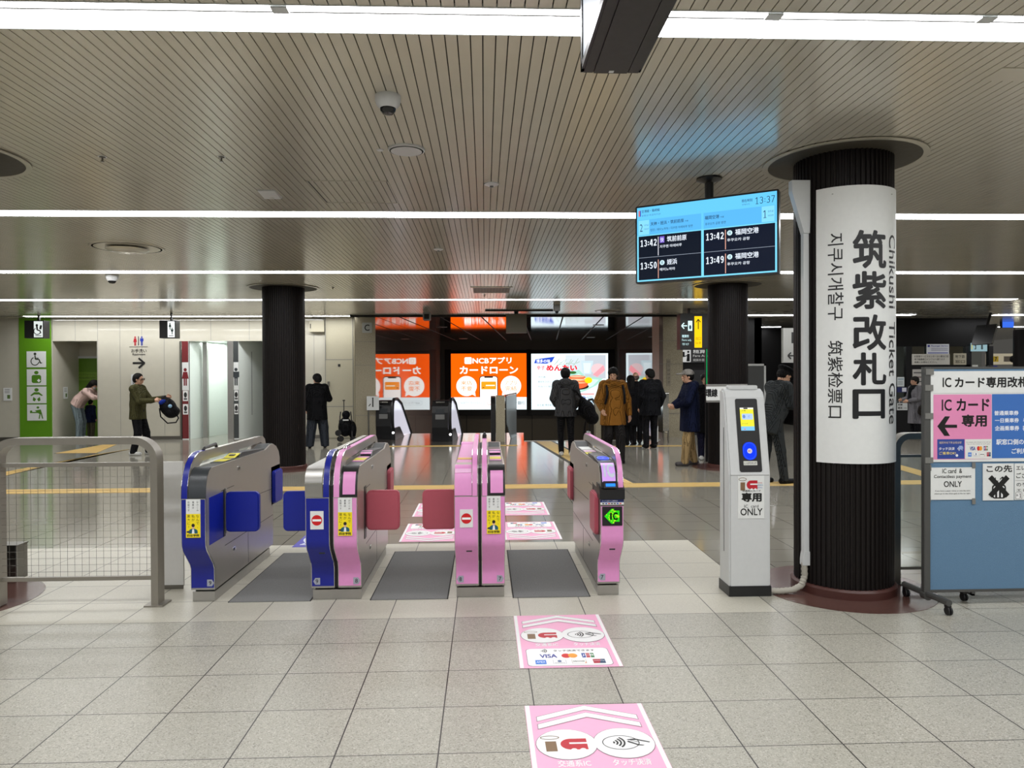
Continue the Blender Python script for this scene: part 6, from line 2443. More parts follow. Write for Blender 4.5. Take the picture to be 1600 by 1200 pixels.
# granite end post with glass guard by the stairs
c0, c1 = aty(775, 690, 17.7), aty(789, 618, 17.7)
t = thing('stair_end_post', 'square granite post at the stair edge with black newel behind', 'post', (c0.x, 17.7, 0))
MB().box(0, c1.x - c0.x, 0, .3, 0.001, c1.z, GRANITE).build('post', t)
MB().prism([(.1, 0.0), (.1, c1.z - .2), (.2, c1.z - .05), (.5, c1.z - .02), (.5, 0)], 'x', -.12, -.005, BLACK).build('newel', t)
t = thing('stair_guard', 'framed glass guard panel sloping down beside the granite post', 'guard', (aty(790, 690, 18.0).x, 18.0, 0), -math.atan2(AX.x, AX.y) - .12)
g_ = [(0.0, .5), (0.0, c1.z - .02), (1.6, c1.z + .0), (1.6, -.6)]
MB().prism(g_, 'x', 0, .02, mat('frosted_guard', (206, 218, 222), .15)).build('panel', t)
mb = MB()
pts = [(0.01, 0, .0), (.01, 0, c1.z), (.01, 1.6, c1.z + .02), (.01, 1.6, -1.0)]
for i in range(3):
    mb.tube([pts[i], pts[i + 1]], .014, BLACK, 8)
mb.build('frame', t)
mb = MB()
mb.tube([(-.05, .1, .9), (-.05, .5, .85), (-.05, 2.2, -.3)], .03, BLACK, 10)
mb.box(-.05, .0, .1, .14, .8, .9, BLACK)
mb.build('handrail', t)
# right stair rail and post
c0 = aty(929, 690, 17.6)
t = thing('stair_end_post', 'narrow pale stone post behind the man in the brown jacket', 'post', (aty(931, 690, 17.6).x, 17.6, 0))
MB().box(0, .13, 0, .3, 0.001, 1.02, GRANITE).build('post', t)
t = thing('stair_railing', 'black stair handrail curving down behind the grey hoodie', 'handrail', (aty(922, 690, 18.2).x, 18.2, 0), -.1)
MB().tube([(.12, -.25, .9), (.05, -.2, 1.02), (-.02, 0, 1.0), (-.06, .5, .7), (-.12, 1.8, -.3)], .03, BLACK, 10).build('rail', t, smooth=True)
MB().box(-.03, .0, .0, .03, -.4, .98, BLACK).build('post', t)
c0, c1 = aty(1036, 690, 16.9), aty(1045, 613, 16.9)
t = thing('polished_post', 'slim polished steel barrier post before the right granite column', 'post', (c0.x, 16.9, 0))
MB().rbox(0, c1.x - c0.x, 0, .5, .25, c1.z, CHROME, .03, 'x').build('panel', t)
MB().box(0, .03, 0, .04, 0, .3, STEEL_D).box(c1.x - c0.x - .03, c1.x - c0.x, 0, .04, 0, .3, STEEL_D).build('leg', t)

# ------------------------------------------------------------------ people
def surface_net(fn, lo, hi, res):
    """mesh of the zero level of a distance function"""
    lo, hi = np.array(lo, float), np.array(hi, float)
    n = np.maximum(np.ceil((hi - lo) / res).astype(int) + 1, 3)
    ax = [lo[i] + res * np.arange(n[i]) for i in range(3)]
    X, Y, Z = np.meshgrid(*ax, indexing='ij')
    P = np.stack([X, Y, Z], -1).reshape(-1, 3).astype(np.float32)
    f = fn(P).reshape(n)
    s = f < 0
    c = np.zeros(n - 1, int)
    acc = np.zeros(tuple(n - 1) + (3,))
    cnt = np.zeros(n - 1)
    sl = lambda d: tuple(slice(d[i], n[i] - 1 + d[i]) for i in range(3))
    corners = [(i, j, k) for i in (0, 1) for j in (0, 1) for k in (0, 1)]
    for a in corners:
        c += s[sl(a)]
    mixed = (c > 0) & (c < 8)
    for a in corners:
        for d in range(3):
            if a[d]:
                continue
            b = list(a)
            b[d] = 1
            fa, fb = f[sl(a)], f[sl(b)]
            m = (fa < 0) != (fb < 0)
            t = np.where(m, fa / np.where(m, fa - fb, 1), 0)
            for q in range(3):
                acc[..., q] += np.where(m, a[q] + (t if q == d else 0), 0)
            cnt += m
    idx = -np.ones(n - 1, int)
    I = np.argwhere(mixed)
    idx[mixed] = np.arange(len(I))
    V = lo + (I + acc[mixed] / cnt[mixed][:, None]) * res
    F = []
    for d in range(3):
        e, g = [q for q in range(3) if q != d]
        A = s
        B = np.roll(s, -1, axis=d)
        ed = A != B
        rng = [slice(1, n[q] - 1) for q in range(3)]
        rng[d] = slice(0, n[d] - 1)
        E = np.argwhere(ed[tuple(rng)])
        off = np.array([1, 1, 1])
        off[d] = 0
        E = E + off
        flip = A[tuple(E.T)]
        def cell(u, v):
            q = E.copy()
            q[:, e] -= u
            q[:, g] -= v
            return idx[tuple(q.T)]
        Q = np.stack([cell(0, 0), cell(1, 0), cell(1, 1), cell(0, 1)], 1)
        Q[flip] = Q[flip][:, ::-1]
        F.append(Q)
    F = np.concatenate(F)
    F = F[(F >= 0).all(1)]
    return V, F


def cap(a, b, ra, rb=None):
    rb = ra if rb is None else rb
    return ('c', np.array(a, float), np.array(b, float), ra, rb)


def ell(c, r, rot=None):
    return ('e', np.array(c, float), np.array(r, float), rot)


def evals(prims, P, k):
    d = None
    for p in prims:
        if p[0] == 'c':
            _, a, b, ra, rb = p
            ba = b - a
            t = np.clip(((P - a) @ ba) / max(ba @ ba, 1e-9), 0, 1)
            v = np.linalg.norm(P - a - t[:, None] * ba, axis=1) - (ra + (rb - ra) * t)
        else:
            _, c, r, rot = p
            q = P - c
            if rot is not None:
                q = q @ rot
            k0 = np.linalg.norm(q / r, axis=1)
            k1 = np.linalg.norm(q / (r * r), axis=1)
            v = k0 * (k0 - 1) / np.maximum(k1, 1e-6)
        if d is None:
            d = v
        elif k > 0:
            h = np.clip(.5 + .5 * (d - v) / k, 0, 1)
            d = d * (1 - h) + v * h - k * h * (1 - h)
        else:
            d = np.minimum(d, v)
    return d


def bounds(prims, pad):
    lo = np.array([9., 9, 9])
    hi = -lo
    for p in prims:
        if p[0] == 'c':
            for q, r in ((p[1], p[3]), (p[2], p[4])):
                lo = np.minimum(lo, q - r)
                hi = np.maximum(hi, q + r)
        else:
            r = max(p[2])
            lo = np.minimum(lo, p[1] - r)
            hi = np.maximum(hi, p[1] + r)
    return lo - pad, hi + pad


def soft(name, prims, m, parent, res=.014, k=.03, cut=None, loc=None):
    """smooth blended solid from capsules and ellipsoids; cut: list of (point, normal) half spaces to keep (negative side)"""
    lo, hi = bounds(prims, res * 3)

    def fn(P):
        d = evals(prims, P, k)
        for (c, n) in cut or ():
            n = np.array(n, float)
            n /= np.linalg.norm(n)
            d = np.maximum(d, (P - np.array(c)) @ n)
        return d
    V, F = surface_net(fn, lo, hi, res)
    me = bpy.data.meshes.new(name)
    me.from_pydata(V.tolist(), [], F.tolist())
    me.materials.append(m)
    me.polygons.foreach_set('use_smooth', [True] * len(me.polygons))
    me.update()
    o = bpy.data.objects.new(name, me)
    COL.objects.link(o)
    if parent is not None:
        o.parent = parent
    if loc is not None:
        o.location = loc
    return o


SKIN = mat('skin', (206, 160, 132), .55, var=.08)
HAIR = mat('black_hair', (12, 10, 9), .7, spec=.2)
EYE_M = mat('eye_dark', (24, 18, 16), .3)


def cloth(name, rgb, rough=.85):
    return mat(name, rgb, rough, var=.15, scale=40, bump=.25, spec=.12)


def rotx(a):
    return np.array([[1, 0, 0], [0, math.cos(a), -math.sin(a)], [0, math.sin(a), math.cos(a)]])


def rotz(a):
    return np.array([[math.cos(a), -math.sin(a), 0], [math.sin(a), math.cos(a), 0], [0, 0, 1]])


def person(label, loc, heading, h=1.7, J=None, top=None, top_len=.78, top_bulk=1.0, hood=False, pants=None, leg_w=1.0, shoe=None, hair='short', hair_m=None,
           head_pitch=0.0, head_yaw=0.0, hat=None, face_vis=False, mask=False, fist=True, collar=True, group=None, sleeve=None, skirt=None, name='person'):
    """local frame: x to the person's right, y forward, z up"""
    s = h / 1.7
    D = dict(ankR=(.09, 0, .085), ankL=(-.09, 0, .085), kneeR=(.095, .02, .47), kneeL=(-.095, .02, .47), hipR=(.085, 0, .88), hipL=(-.085, 0, .88),
             pel=(0, 0, .93), waist=(0, 0, 1.06), chest=(0, .0, 1.26), shR=(.165, 0, 1.385), shL=(-.165, 0, 1.385), neck=(0, -.005, 1.43), head=(0, .02, 1.585),
             elR=(.215, -.03, 1.12), elL=(-.215, -.03, 1.12), wrR=(.22, .05, .89), wrL=(-.22, .05, .89), footR=None, footL=None)
    D.update(J or {})
    G = {k_: (np.array(v, float) * s if v is not None else None) for k_, v in D.items()}
    Rh = rotz(head_yaw) @ rotx(head_pitch)
    hc = G['head']
    hp = lambda x, y, z: hc + Rh @ (np.array([x, y, z]) * s)
    he = lambda x, y, z, rx, ry, rz: ell(hp(x, y, z), (rx * s, ry * s, rz * s), Rh)
    body = [he(0, -.005, .02, .074, .092, .098), he(0, .025, -.05, .056, .066, .066), he(0, .09, -.02, .013, .02, .02), cap(hp(0, .075, .012), hp(0, .096, -.022), .009 * s, .014 * s),
            he(.075, -.005, -.01, .012, .02, .032), he(-.075, -.005, -.01, .012, .02, .032), he(0, .07, .022, .05, .022, .012), he(0, .082, -.066, .022, .012, .008),
            cap(hp(0, -.02, -.06), G['neck'], .052 * s, .056 * s), cap(G['neck'], G['chest'], .06 * s, .11 * s),
            cap(G['chest'], G['waist'], .115 * s, .105 * s), cap(G['waist'], G['pel'], .105 * s, .115 * s)]
    for S_ in 'RL':
        sg = 1 if S_ == 'R' else -1
        body += [cap(G['neck'], G['sh' + S_], .05 * s, .055 * s), cap(G['sh' + S_], G['el' + S_], .052 * s, .04 * s), cap(G['el' + S_], G['wr' + S_], .04 * s, .026 * s),
                 cap(G['pel'], G['hip' + S_], .1 * s, .088 * s), cap(G['hip' + S_], G['knee' + S_], .084 * s, .055 * s), cap(G['knee' + S_], G['ank' + S_], .055 * s, .038 * s)]
        # hand: palm, four unequal fingers and a thumb from the side
        d = G['wr' + S_] - G['el' + S_]
        d /= np.linalg.norm(d)
        fw = np.array([0, 1.0, 0]) if abs(d[1]) < .8 else np.array([0, 0, 1.0])
        fw = fw - d * (fw @ d)
        fw /= np.linalg.norm(fw)
        sd = np.cross(d, fw) * sg
        w = G['wr' + S_]
        body.append(cap(w, w + d * .075 * s, .026 * s, .033 * s))
        for q, (u, L) in enumerate(((.028, .05), (.01, .06), (-.009, .055), (-.027, .042))):
            b0 = w + d * .085 * s + fw * u * s
            b1 = b0 + d * L * .6 * s - sd * .010 * s
            b2 = b1 + d * L * .45 * s - sd * .026 * s
            body += [cap(b0, b1, .0105 * s, .0095 * s), cap(b1, b2, .0095 * s, .0085 * s)]
        body += [cap(w + d * .03 * s + fw * .026 * s, w + d * .066 * s + fw * .055 * s - sd * .012 * s, .0125 * s, .010 * s), cap(w + d * .066 * s + fw * .055 * s - sd * .012 * s, w + d * .092 * s + fw * .05 * s - sd * .022 * s, .010 * s, .009 * s)]
        fd = G['foot' + S_]
        fdir = np.array([0, 1.0, 0]) if fd is None else fd / np.linalg.norm(fd)
        G['fd' + S_] = fdir
        a = G['ank' + S_]
        body += [cap(a - np.array([0, 0, .03]) * s - fdir * .02 * s, a - np.array([0, 0, .045]) * s + fdir * .12 * s, .034 * s, .026 * s)]
    root = soft(name, body, SKIN, None, .0125 * s, .018 * s)
    root.location = loc
    root.rotation_euler = (0, 0, heading)
    tag(root, label, 'person', group)
    # trousers
    pm = pants or cloth('dark_trousers', (34, 34, 38))
    tr = [cap(G['waist'], G['pel'], .118 * s, .128 * s)]
    for S_ in 'RL':
        tr += [cap(G['pel'], G['hip' + S_], .112 * s, .102 * s * leg_w ** .5), cap(G['hip' + S_], G['knee' + S_], .1 * s * leg_w ** .5, .075 * s * leg_w),
               cap(G['knee' + S_], G['ank' + S_] - np.array([0, 0, .02]) * s, .074 * s * leg_w, .062 * s * leg_w)]
    soft('trousers', tr, pm, root, .0145 * s, .02 * s, cut=[((0, 0, min(G['ankR'][2], G['ankL'][2]) - .045 * s), (0, 0, -1))])
    # shoes
    sm = shoe or cloth('black_shoe', (20, 20, 20), .5)
    for S_ in 'RL':
        a, fd = G['ank' + S_], G['fd' + S_]
        z0 = a[2] - .083 * s
        c = np.array([a[0], a[1], z0])
        pr = [cap(c + fd * -.045 * s + np.array([0, 0, .042 * s]), c + fd * .135 * s + np.array([0, 0, .034 * s]), .044 * s, .04 * s),
              cap(c + np.array([0, 0, .055 * s]), c + np.array([0, 0, .09 * s]), .045 * s, .046 * s)]
        soft('shoe', pr, sm, root, .011 * s, .02 * s, cut=[((0, 0, z0 + .001), (0, 0, -1))])
    # jacket or coat
    if top:
        B = top_bulk
        zl = (1.43 - top_len) * s
        low = G['pel'] + (G['pel'] - G['waist']) / np.linalg.norm(G['pel'] - G['waist']) * max(0, (G['pel'][2] - zl))
        jk = [cap(G['neck'] + np.array([0, -.01, -.02]) * s, G['chest'], .085 * s * B ** .5, .125 * s * B)]
        for sx in (-1, 1):
            o_ = np.array([sx * .058, 0, 0]) * s
            jk += [cap(G['chest'] + o_, G['waist'] + o_, .118 * s * B, .116 * s * B), cap(G['waist'] + o_, low + o_ * 1.25, .116 * s * B, .126 * s * B)]
        for S_ in 'RL':
            jk += [cap(G['neck'] + np.array([0, 0, -.02]) * s, G['sh' + S_], .066 * s, .078 * s * B ** .5), cap(G['chest'], G['sh' + S_], .11 * s, .08 * s)]
        axis = G['pel'] - G['chest']
        axis /= np.linalg.norm(axis)
        jk_cut = [(G['neck'] + axis * top_len * s, axis)]
        trunk = jk
        arms = []
        for S_ in 'RL':
            arms += [cap(G['sh' + S_], G['el' + S_], .078 * s * B ** .6, .064 * s * B ** .6), cap(G['el' + S_], G['wr' + S_] - (G['wr' + S_] - G['el' + S_]) * .03, .064 * s * B ** .6, .046 * s * B ** .4)]

        def fn(P):
            d = evals(trunk, P, .04 * s)
            for (c, n) in jk_cut:
                d = np.maximum(d, (P - c) @ n)
            e = evals(arms, P, .02 * s)
            k = .03 * s
            h_ = np.clip(.5 + .5 * (d - e) / k, 0, 1)
            return d * (1 - h_) + e * h_ - k * h_ * (1 - h_)
        lo, hi = bounds(trunk + arms, .04)
        V, F = surface_net(fn, lo, hi, .0145 * s)
        me = bpy.data.meshes.new('jacket')
        me.from_pydata(V.tolist(), [], F.tolist())
        me.materials.append(top)
        me.polygons.foreach_set('use_smooth', [True] * len(me.polygons))
        o = bpy.data.objects.new('jacket', me)
        COL.objects.link(o)
        o.parent = root
        n_ = G['neck']
        if collar:
            soft('collar', [cap(n_ + np.array([-.05, -.02, .0]) * s, n_ + np.array([.05, -.02, .0]) * s, .048 * s), cap(n_ + np.array([-.045, .035, -.015]) * s, n_ + np.array([.045, .035, -.015]) * s, .042 * s)], top, root, .012 * s, .03 * s)
        if hood:
            soft('hood', [ell(n_ + np.array([0, -.085, .0]) * s, np.array([.13, .075, .085]) * s), cap(n_ + np.array([-.08, -.03, .02]) * s, n_ + np.array([-.05, .06, -.03]) * s, .04 * s), cap(n_ + np.array([.08, -.03, .02]) * s, n_ + np.array([.05, .06, -.03]) * s, .04 * s)], top, root, .013 * s, .04 * s)
    # hair and hats
    hm = hair_m or HAIR
    if hair == 'short':
        soft('hair', [he(0, -.012, .035, .09, .104, .1), he(0, -.05, -.01, .078, .066, .07)], hm, root, .011 * s, .03 * s, cut=[(hp(0, .062, .055), Rh @ np.array([0, .85, -.55]))])
    elif hair == 'fringe':
        soft('hair', [he(0, -.005, .035, .096, .112, .1), he(0, -.045, -.015, .085, .075, .075)], hm, root, .011 * s, .03 * s, cut=[(hp(0, .075, .03), Rh @ np.array([0, .7, -.7]))])
    elif hair == 'long':
        soft('hair', [he(0, -.012, .03, .098, .112, .105), cap(hp(0, -.05, 0), hp(0, -.07, -.17), .085 * s, .075 * s)], hm, root, .012 * s, .03 * s, cut=[(hp(0, .06, .05), Rh @ np.array([0, .9, -.4]))])
    elif hair == 'rim':
        soft('hair', [he(0, -.03, -.01, .086, .084, .07)], hm, root, .011 * s, .02 * s, cut=[(hp(0, .02, .02), Rh @ np.array([0, .9, .4]))])
    if hat == 'cap':
        cm = cloth('grey_cap_cloth', (150, 146, 140))
        soft('cap', [he(0, -.01, .055, .1, .114, .08), cap(hp(-.04, .08, .052), hp(-.035, .18, .04), .012 * s), cap(hp(.04, .08, .052), hp(.035, .18, .04), .012 * s), cap(hp(0, .08, .056), hp(0, .195, .044), .014 * s)], cm, root, .01 * s, .018 * s,
             cut=[(hp(0, 0, .028), Rh @ np.array([0, .0, -1]))])
    elif hat == 'beanie':
        soft('beanie', [he(0, -.012, .05, .098, .112, .1)], cloth('dark_beanie_knit', (44, 42, 40)), root, .011 * s, .02 * s, cut=[(hp(0, .05, .03), Rh @ np.array([0, .3, -1]))])
    elif hat == 'peaked':
        soft('peaked_cap', [he(0, -.01, .085, .125, .135, .04), he(0, -.005, .055, .098, .112, .05), cap(hp(-.05, .09, .04), hp(-.03, .14, .02), .01 * s), cap(hp(.05, .09, .04), hp(.03, .14, .02), .01 * s), cap(hp(0, .09, .04), hp(0, .15, .018), .012 * s)], cloth('black_cap_cloth', (16, 16, 18)), root, .011 * s, .015 * s,
             cut=[(hp(0, 0, .022), Rh @ np.array([0, -.1, -1]))])
    if face_vis:
        for sx in (-.03, .03):
            soft('eye', [he(sx, .083, .002, .011, .006, .006)], EYE_M, root, .004, 0)
    if mask:
        soft('face_mask', [he(0, .05, -.045, .056, .056, .045)], cloth('white_mask', (210, 214, 216)), root, .009, .01, cut=[(hp(0, .03, 0), Rh @ np.array([0, -1, 0]))])
    root['_s'] = s
    return root, G, hp


def bag(name, label, cat, prims, m, loc, rz, res=.014, k=.03):
    o = soft(name, prims, m, None, res, k)
    o.location = loc
    o.rotation_euler = (0, 0, rz)
    return tag(o, label, cat)


def straps(parent, pts, r, m, name='strap'):
    return MB().tube(pts, r, m, 8).build(name, parent, smooth=True)


def ground(x, y):
    p = onz(x, y)
    return (p.x, p.y, 0.0)


OLIVE = cloth('olive_jacket_cloth', (70, 68, 42))
JEANS = cloth('pale_jeans', (124, 138, 142))
TROUS = cloth('black_trousers', (26, 26, 29))
SLACK = cloth('slate_wide_trousers', (46, 50, 56))
BLK_C = cloth('black_coat_cloth', (15, 15, 18))
NAVY = cloth('navy_coat_cloth', (18, 24, 48))
BROWN = cloth('mustard_brown_cloth', (132, 88, 34))
HOODIE = cloth('grey_hoodie_cloth', (66, 66, 68))
KHAKI = cloth('khaki_cotton', (168, 142, 100))
UNIFORM = cloth('dark_uniform_cloth', (50, 53, 54))
COATG = cloth('grey_wool_coat', (120, 118, 122))
PUFF = cloth('pale_pink_puffer', (222, 192, 182), .6)
SNEAK = cloth('white_sneaker', (214, 214, 210), .6)
GSHOE = cloth('grey_shoe', (84, 80, 80), .6)
BAGB = cloth('black_bag_nylon', (17, 17, 20), .6)

# man with the backpack, facing right
g = ground(216, 711)
R_, G, hp = person('man in olive jacket and glasses holding a backpack before him', g, -PI / 2, 1.685,
                   dict(elR=(.2, .12, 1.13), wrR=(.13, .38, 1.14), elL=(-.2, .17, 1.14), wrL=(-.14, .52, 1.2), kneeR=(.1, .05, .47), ankR=(.09, -.06, .085), ankL=(-.1, .17, .085), kneeL=(-.1, .12, .47)),
                   OLIVE, .68, 1.08, pants=TROUS, leg_w=1.05, shoe=SNEAK, hair='short', face_vis=True)
for sx in (-.032, .032):
    MB().lathe([(.024, 0), (.026, 0), (.026, .003), (.024, .003), (.024, 0)], mat('thin_glasses_frame', (90, 80, 70), .3, .6), tuple(hp(sx, .102, .003)), 16, 'y').build('glasses', R_)
o = bag('backpack', 'black backpack held out by the man in the olive jacket', 'backpack',
        [ell((0, 0, .0), (.15, .16, .2)), ell((0, .03, -.13), (.15, .15, .12)), cap((0, -.02, .12), (0, .0, .2), .1, .06)], BAGB, (g[0] + .62, g[1], .99), -PI / 2)
o.rotation_euler = (.45, 0, -PI / 2)
straps(o, [(.05, -.15, .05), (.06, -.2, -.12), (.05, -.14, -.3), (.04, .02, -.36), (.03, .1, -.3), (.03, .1, -.2)], .014, BAGB)
soft('pocket_bottle', [ell((.14, .1, -.02), (.03, .04, .04))], mat('pale_blue_patch', (150, 190, 220), .4), o, .01, 0)
soft('blue_lining', [ell((.1, -.02, .13), (.06, .08, .05))], cloth('blue_lining_cloth', (30, 50, 140)), o, .012, 0)

# person in the pink puffer, bending into the recess
g = (aty(126, 690, 19.55).x, 19.55, 0)
R_, G, hp = person('person in pale pink puffer jacket and dark hat bending at the green door', g, -PI / 2, 1.66,
                   dict(pel=(0, -.08, .93), hipR=(.085, -.08, .9), hipL=(-.085, -.08, .9), waist=(0, .0, 1.06), chest=(0, .15, 1.2), neck=(0, .28, 1.33), shR=(.165, .24, 1.29), shL=(-.165, .24, 1.29), head=(0, .36, 1.46),
                        elR=(.19, .45, 1.13), wrR=(.15, .6, 1.12), elL=(-.19, .42, 1.13), wrL=(-.15, .6, 1.12)), PUFF, .55, 1.2, pants=JEANS, leg_w=1.15, shoe=SNEAK, hair='long', hat='beanie', head_pitch=-.6, face_vis=True, mask=True)
g = (aty(142, 690, 19.75).x, 19.75, 0)
person('small child in navy coat standing below the pink puffer jacket', g, -.3, 1.02, None, NAVY, .72, 1.25, pants=cloth('child_grey_trousers', (84, 80, 62)), leg_w=1.2, hair='short', name='child')

# dark figure by the far pillar, seen from behind
g = ground(496, 700)
person('person in black jumper and wide slate trousers standing beside the left far pillar', g, .25, 1.67,
       dict(elR=(.27, .08, 1.13), wrR=(.17, .2, 1.22), ankR=(.17, 0, .085), ankL=(-.17, -.02, .085), kneeR=(.14, .02, .47), kneeL=(-.13, .0, .47)), cloth('black_jumper', (13, 13, 15)), .78, 1.3, pants=SLACK, leg_w=1.5, hair='fringe', head_yaw=.6)
# folded pushchair
g = (aty(541, 690, 17.9).x, 17.9, 0)
t = thing('pushchair', 'folded black pushchair with small wheels and upright handle by the service door', 'pushchair', g, .2)
mb = MB()
for sx in (-.16, .14):
    mb.tube([(sx, -.12, .12), (sx * .9, .1, .62), (sx * .8, .12, .75)], .014, BLACK, 8)
    mb.tube([(sx, .12, .1), (sx, -.1, .55)], .013, BLACK, 8)
mb.tube([(-.05, .05, .6), (-.05, .05, 1.02)], .011, BLACK, 8)
mb.tube([(-.08, .05, 1.03), (-.02, .05, 1.03)], .014, BLACK, 8)
mb.build('frame', t)
soft('seat_fabric', [ell((-.02, .02, .38), (.17, .13, .24)), ell((.0, .05, .68), (.1, .09, .1)), ell((.15, .06, .3), (.1, .12, .22))], BAGB, t, .016, .03)
for (x, y, z, r_) in ((-.19, -.08, .24, .075), (-.13, -.1, .1, .075), (.16, -.1, .08, .075), (-.15, .15, .08, .07)):
    mb = MB()
    mb.lathe([(r_ - .018, -.012), (r_, -.012), (r_, .012), (r_ - .018, .012), (r_ - .018, -.012)], RUBBER, (x, y, z), 20, 'y')
    mb.tube([(x - r_ + .01, y, z), (x + r_ - .01, y, z)], .006, STEEL, 6).tube([(x, y, z - r_ + .01), (x, y, z + r_ - .01)], .006, STEEL, 6)
    mb.build('wheel', t)
MB().box(-.08, .06, -.12, -.1, .54, .57, WHITE).build('tag', t)

# grey hoodie walking away with a big black bag
g = ground(884, 713)
R_, G, hp = person('person in grey hoodie and black trousers walking toward the stairs', g, -.05, 1.75,
                   dict(ankL=(-.08, .1, .085), ankR=(.1, -.12, .1), kneeR=(.1, .02, .48), kneeL=(-.09, .1, .48), elL=(-.24, .02, 1.12), wrL=(-.18, .16, .98), elR=(.25, .03, 1.13), wrR=(.2, .1, .95)), HOODIE, .66, 1.12, hood=True, pants=TROUS, leg_w=.85, shoe=SNEAK, hair='fringe')
o = bag('shoulder_bag', 'large black bag hanging at the right side of the grey hoodie', 'bag', [ell((0, 0, .0), (.17, .12, .2)), cap((-.03, 0, .2), (.06, 0, -.18), .07, .14), cap((-.1, 0, .38), (-.02, 0, .1), .04, .07)], BAGB, (g[0] + .42, g[1] - .0, .92), 0)
straps(o, [(-.02, -.05, .2), (-.12, -.09, .42), (-.25, -.12, .5), (-.4, -.1, .58)], .02, BAGB)
o.rotation_euler = (0, -.25, 0)

# brown jacket coming this way
g = ground(958, 722)
R_, G, hp = person('man in mustard brown jacket with black straps walking toward the gates', g, PI + .12, 1.74,
                   dict(elR=(.27, -.0, 1.12), wrR=(.24, .12, .96), elL=(-.28, -.04, 1.13), wrL=(-.3, .02, .86), ankL=(-.09, .16, .085), ankR=(.1, -.12, .1), kneeL=(-.1, .12, .48)), BROWN, .76, 1.32, hood=True, pants=cloth('charcoal_trousers', (36, 34, 34)), leg_w=1.2, hair='fringe', head_pitch=-.3, head_yaw=-.3, face_vis=True)
R2 = bag('backpack', 'black backpack worn by the man in the mustard brown jacket', 'backpack', [ell((0, -.26, 1.22), (.16, .09, .22))], BAGB, g, PI + .12)
for sx in (-1, 1):
    straps(R2, [(sx * .14, -.2, 1.4), (sx * .145, -.1, 1.475), (sx * .15, .02, 1.46), (sx * .155, .14, 1.38), (sx * .16, .19, 1.25), (sx * .18, .14, 1.1), (sx * .17, -.1, 1.02), (sx * .14, -.2, 1.04)], .022, BAGB)

# dark group by the right column
g = ground(987, 696)
person('woman with long dark hair and black coat, left of the dark group', (g[0], 16.6, 0), .1, 1.6, None, BLK_C, .95, 1.15, pants=TROUS, leg_w=.8, hair='long')
g = ground(1003, 697)
R_, G, hp = person('person in black coat with close cropped grey hair in the dark group', (g[0], 17.0, 0), -.25, 1.68, None, cloth('black_wool', (17, 17, 19)), .8, 1.15, pants=TROUS, leg_w=.95, hair='rim', hair_m=mat('cropped_grey_hair', (92, 72, 66), .6), shoe=cloth('dark_sneaker', (50, 50, 52)))
g = ground(1016, 700)
person('tall man in black down jacket at the right of the dark group', g, .2, 1.74, dict(elR=(.28, -.02, 1.12), wrR=(.26, .05, .92)), cloth('black_down_jacket', (14, 15, 19), .6), .72, 1.36, pants=TROUS, leg_w=1.0, hair='fringe', head_yaw=.5)
t = thing('suitcase', 'pale narrow suitcase standing behind the dark group', 'suitcase', (aty(1024, 690, 17.0).x, 17.0, 0))
MB().rbox(-.04, .04, -.12, .12, .04, .42, WHITE, .02, 'y').build('shell', t)
MB().box(-.01, .01, -.125, -.12, .3, .36, BLACK).box(-.01, .01, -.125, -.12, .1, .16, BLACK).build('latch', t)
MB().box(-.035, -.02, -.1, .1, .001, .04, BLACK).box(.02, .035, -.1, .1, .001, .04, BLACK).build('wheel', t)

# man in the cap, facing left
g = ground(1078, 727)
R_, G, hp = person('man in grey baseball cap, navy jacket and khaki trousers facing left', (g[0], g[1], 0), PI / 2, 1.69,
                   dict(elR=(.24, .1, 1.15), wrR=(.1, .27, 1.08), elL=(-.24, .1, 1.15), wrL=(-.1, .27, 1.06), ankR=(.1, -.1, .085), ankL=(-.1, .12, .085), kneeR=(.1, -.03, .48), kneeL=(-.1, .08, .48), head=(0, .04, 1.585)),
                   NAVY, .82, 1.28, hood=True, pants=KHAKI, leg_w=1.1, shoe=GSHOE, hair='short', hat='cap', face_vis=True)
# dark figure behind him
g = (aty(1103, 700, 13.6).x, 13.6, 0)
person('person in black coat and white sneakers half hidden behind the right far pillar', g, 2.9, 1.63, None, BLK_C, .9, 1.25, pants=cloth('navy_trousers', (30, 30, 50)), leg_w=1.0, shoe=SNEAK, hair='fringe')

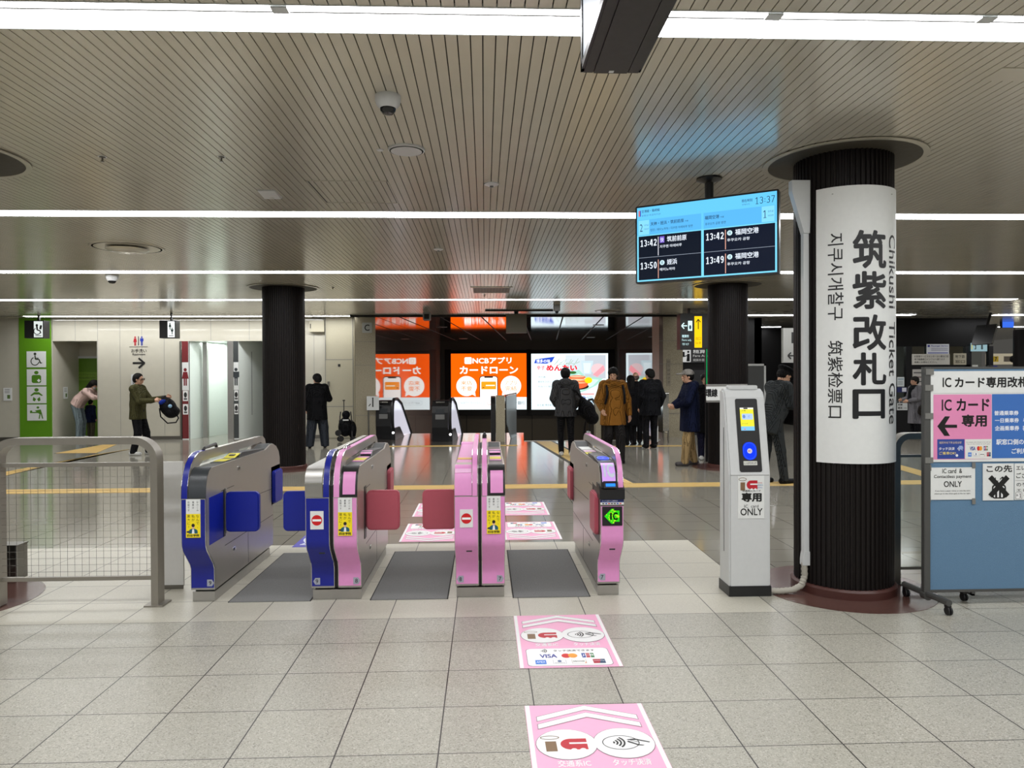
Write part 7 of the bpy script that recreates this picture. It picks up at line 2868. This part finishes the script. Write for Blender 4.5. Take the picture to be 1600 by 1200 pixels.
# uniformed man looking down
g = ground(1213, 755)
R_, G, hp = person('uniformed man in dark suit and black peaked cap looking down at his hands', g, -PI / 2 + .25, 1.74,
                   dict(elR=(.22, .1, 1.13), wrR=(.1, .32, 1.2), elL=(-.22, .1, 1.13), wrL=(-.1, .32, 1.2), chest=(0, .03, 1.26), neck=(0, .07, 1.42), shR=(.17, .04, 1.38), shL=(-.17, .04, 1.38), head=(0, .14, 1.55), ankR=(.1, .06, .085), ankL=(-.09, -.16, .085), pel=(0, -.08, .93), hipR=(.085, -.08, .88), hipL=(-.085, -.08, .88), kneeR=(.1, .0, .48), kneeL=(-.09, -.1, .48)),
                   UNIFORM, .74, 1.1, pants=UNIFORM, leg_w=.95, hair='short', hat='peaked', head_pitch=-.55, face_vis=True)
# woman in the beanie beyond the railing
g = (aty(1430, 690, 17.6).x, 17.6, 0)
R_, G, hp = person('older woman in dark beanie and grey coat carrying bags by the office', g, PI / 2, 1.53, dict(elR=(.23, .06, 1.12), wrR=(.18, .26, 1.08), elL=(-.23, .06, 1.12), wrL=(-.18, .28, 1.06)), COATG, 1.0, 1.2, pants=TROUS, hair='short', hat='beanie', face_vis=True)
soft('scarf', [cap((-.05, .03, 1.27), (.05, .03, 1.27), .075), cap((0, .12, 1.24), (0, .13, .95), .05, .06)], cloth('dark_scarf', (26, 28, 30)), R_, .014, .03)
o = bag('handbag', 'dark handbag with pale handles on the arm of the woman in the beanie', 'bag', [ell((0, 0, 0), (.17, .08, .14)), ell((0, 0, -.06), (.17, .09, .1))], cloth('patterned_bag_cloth', (46, 42, 38)), (g[0] + .06, g[1] - .3, .74), 0)
straps(o, [(-.07, 0, .1), (-.05, .0, .3), (0, .03, .36), (.05, 0, .3), (.08, 0, .1)], .012, mat('tan_strap', (150, 132, 96), .6), 'handle')
g = (aty(1548, 590, 13.0).x, 13.0, 0)
person('person of whom only dark hair shows above the blue partition', g, 1.2, 1.73, None, BLK_C, .8, 1.1, hair='fringe')
for o in COL.objects:
    if '_s' in o:
        del o['_s']
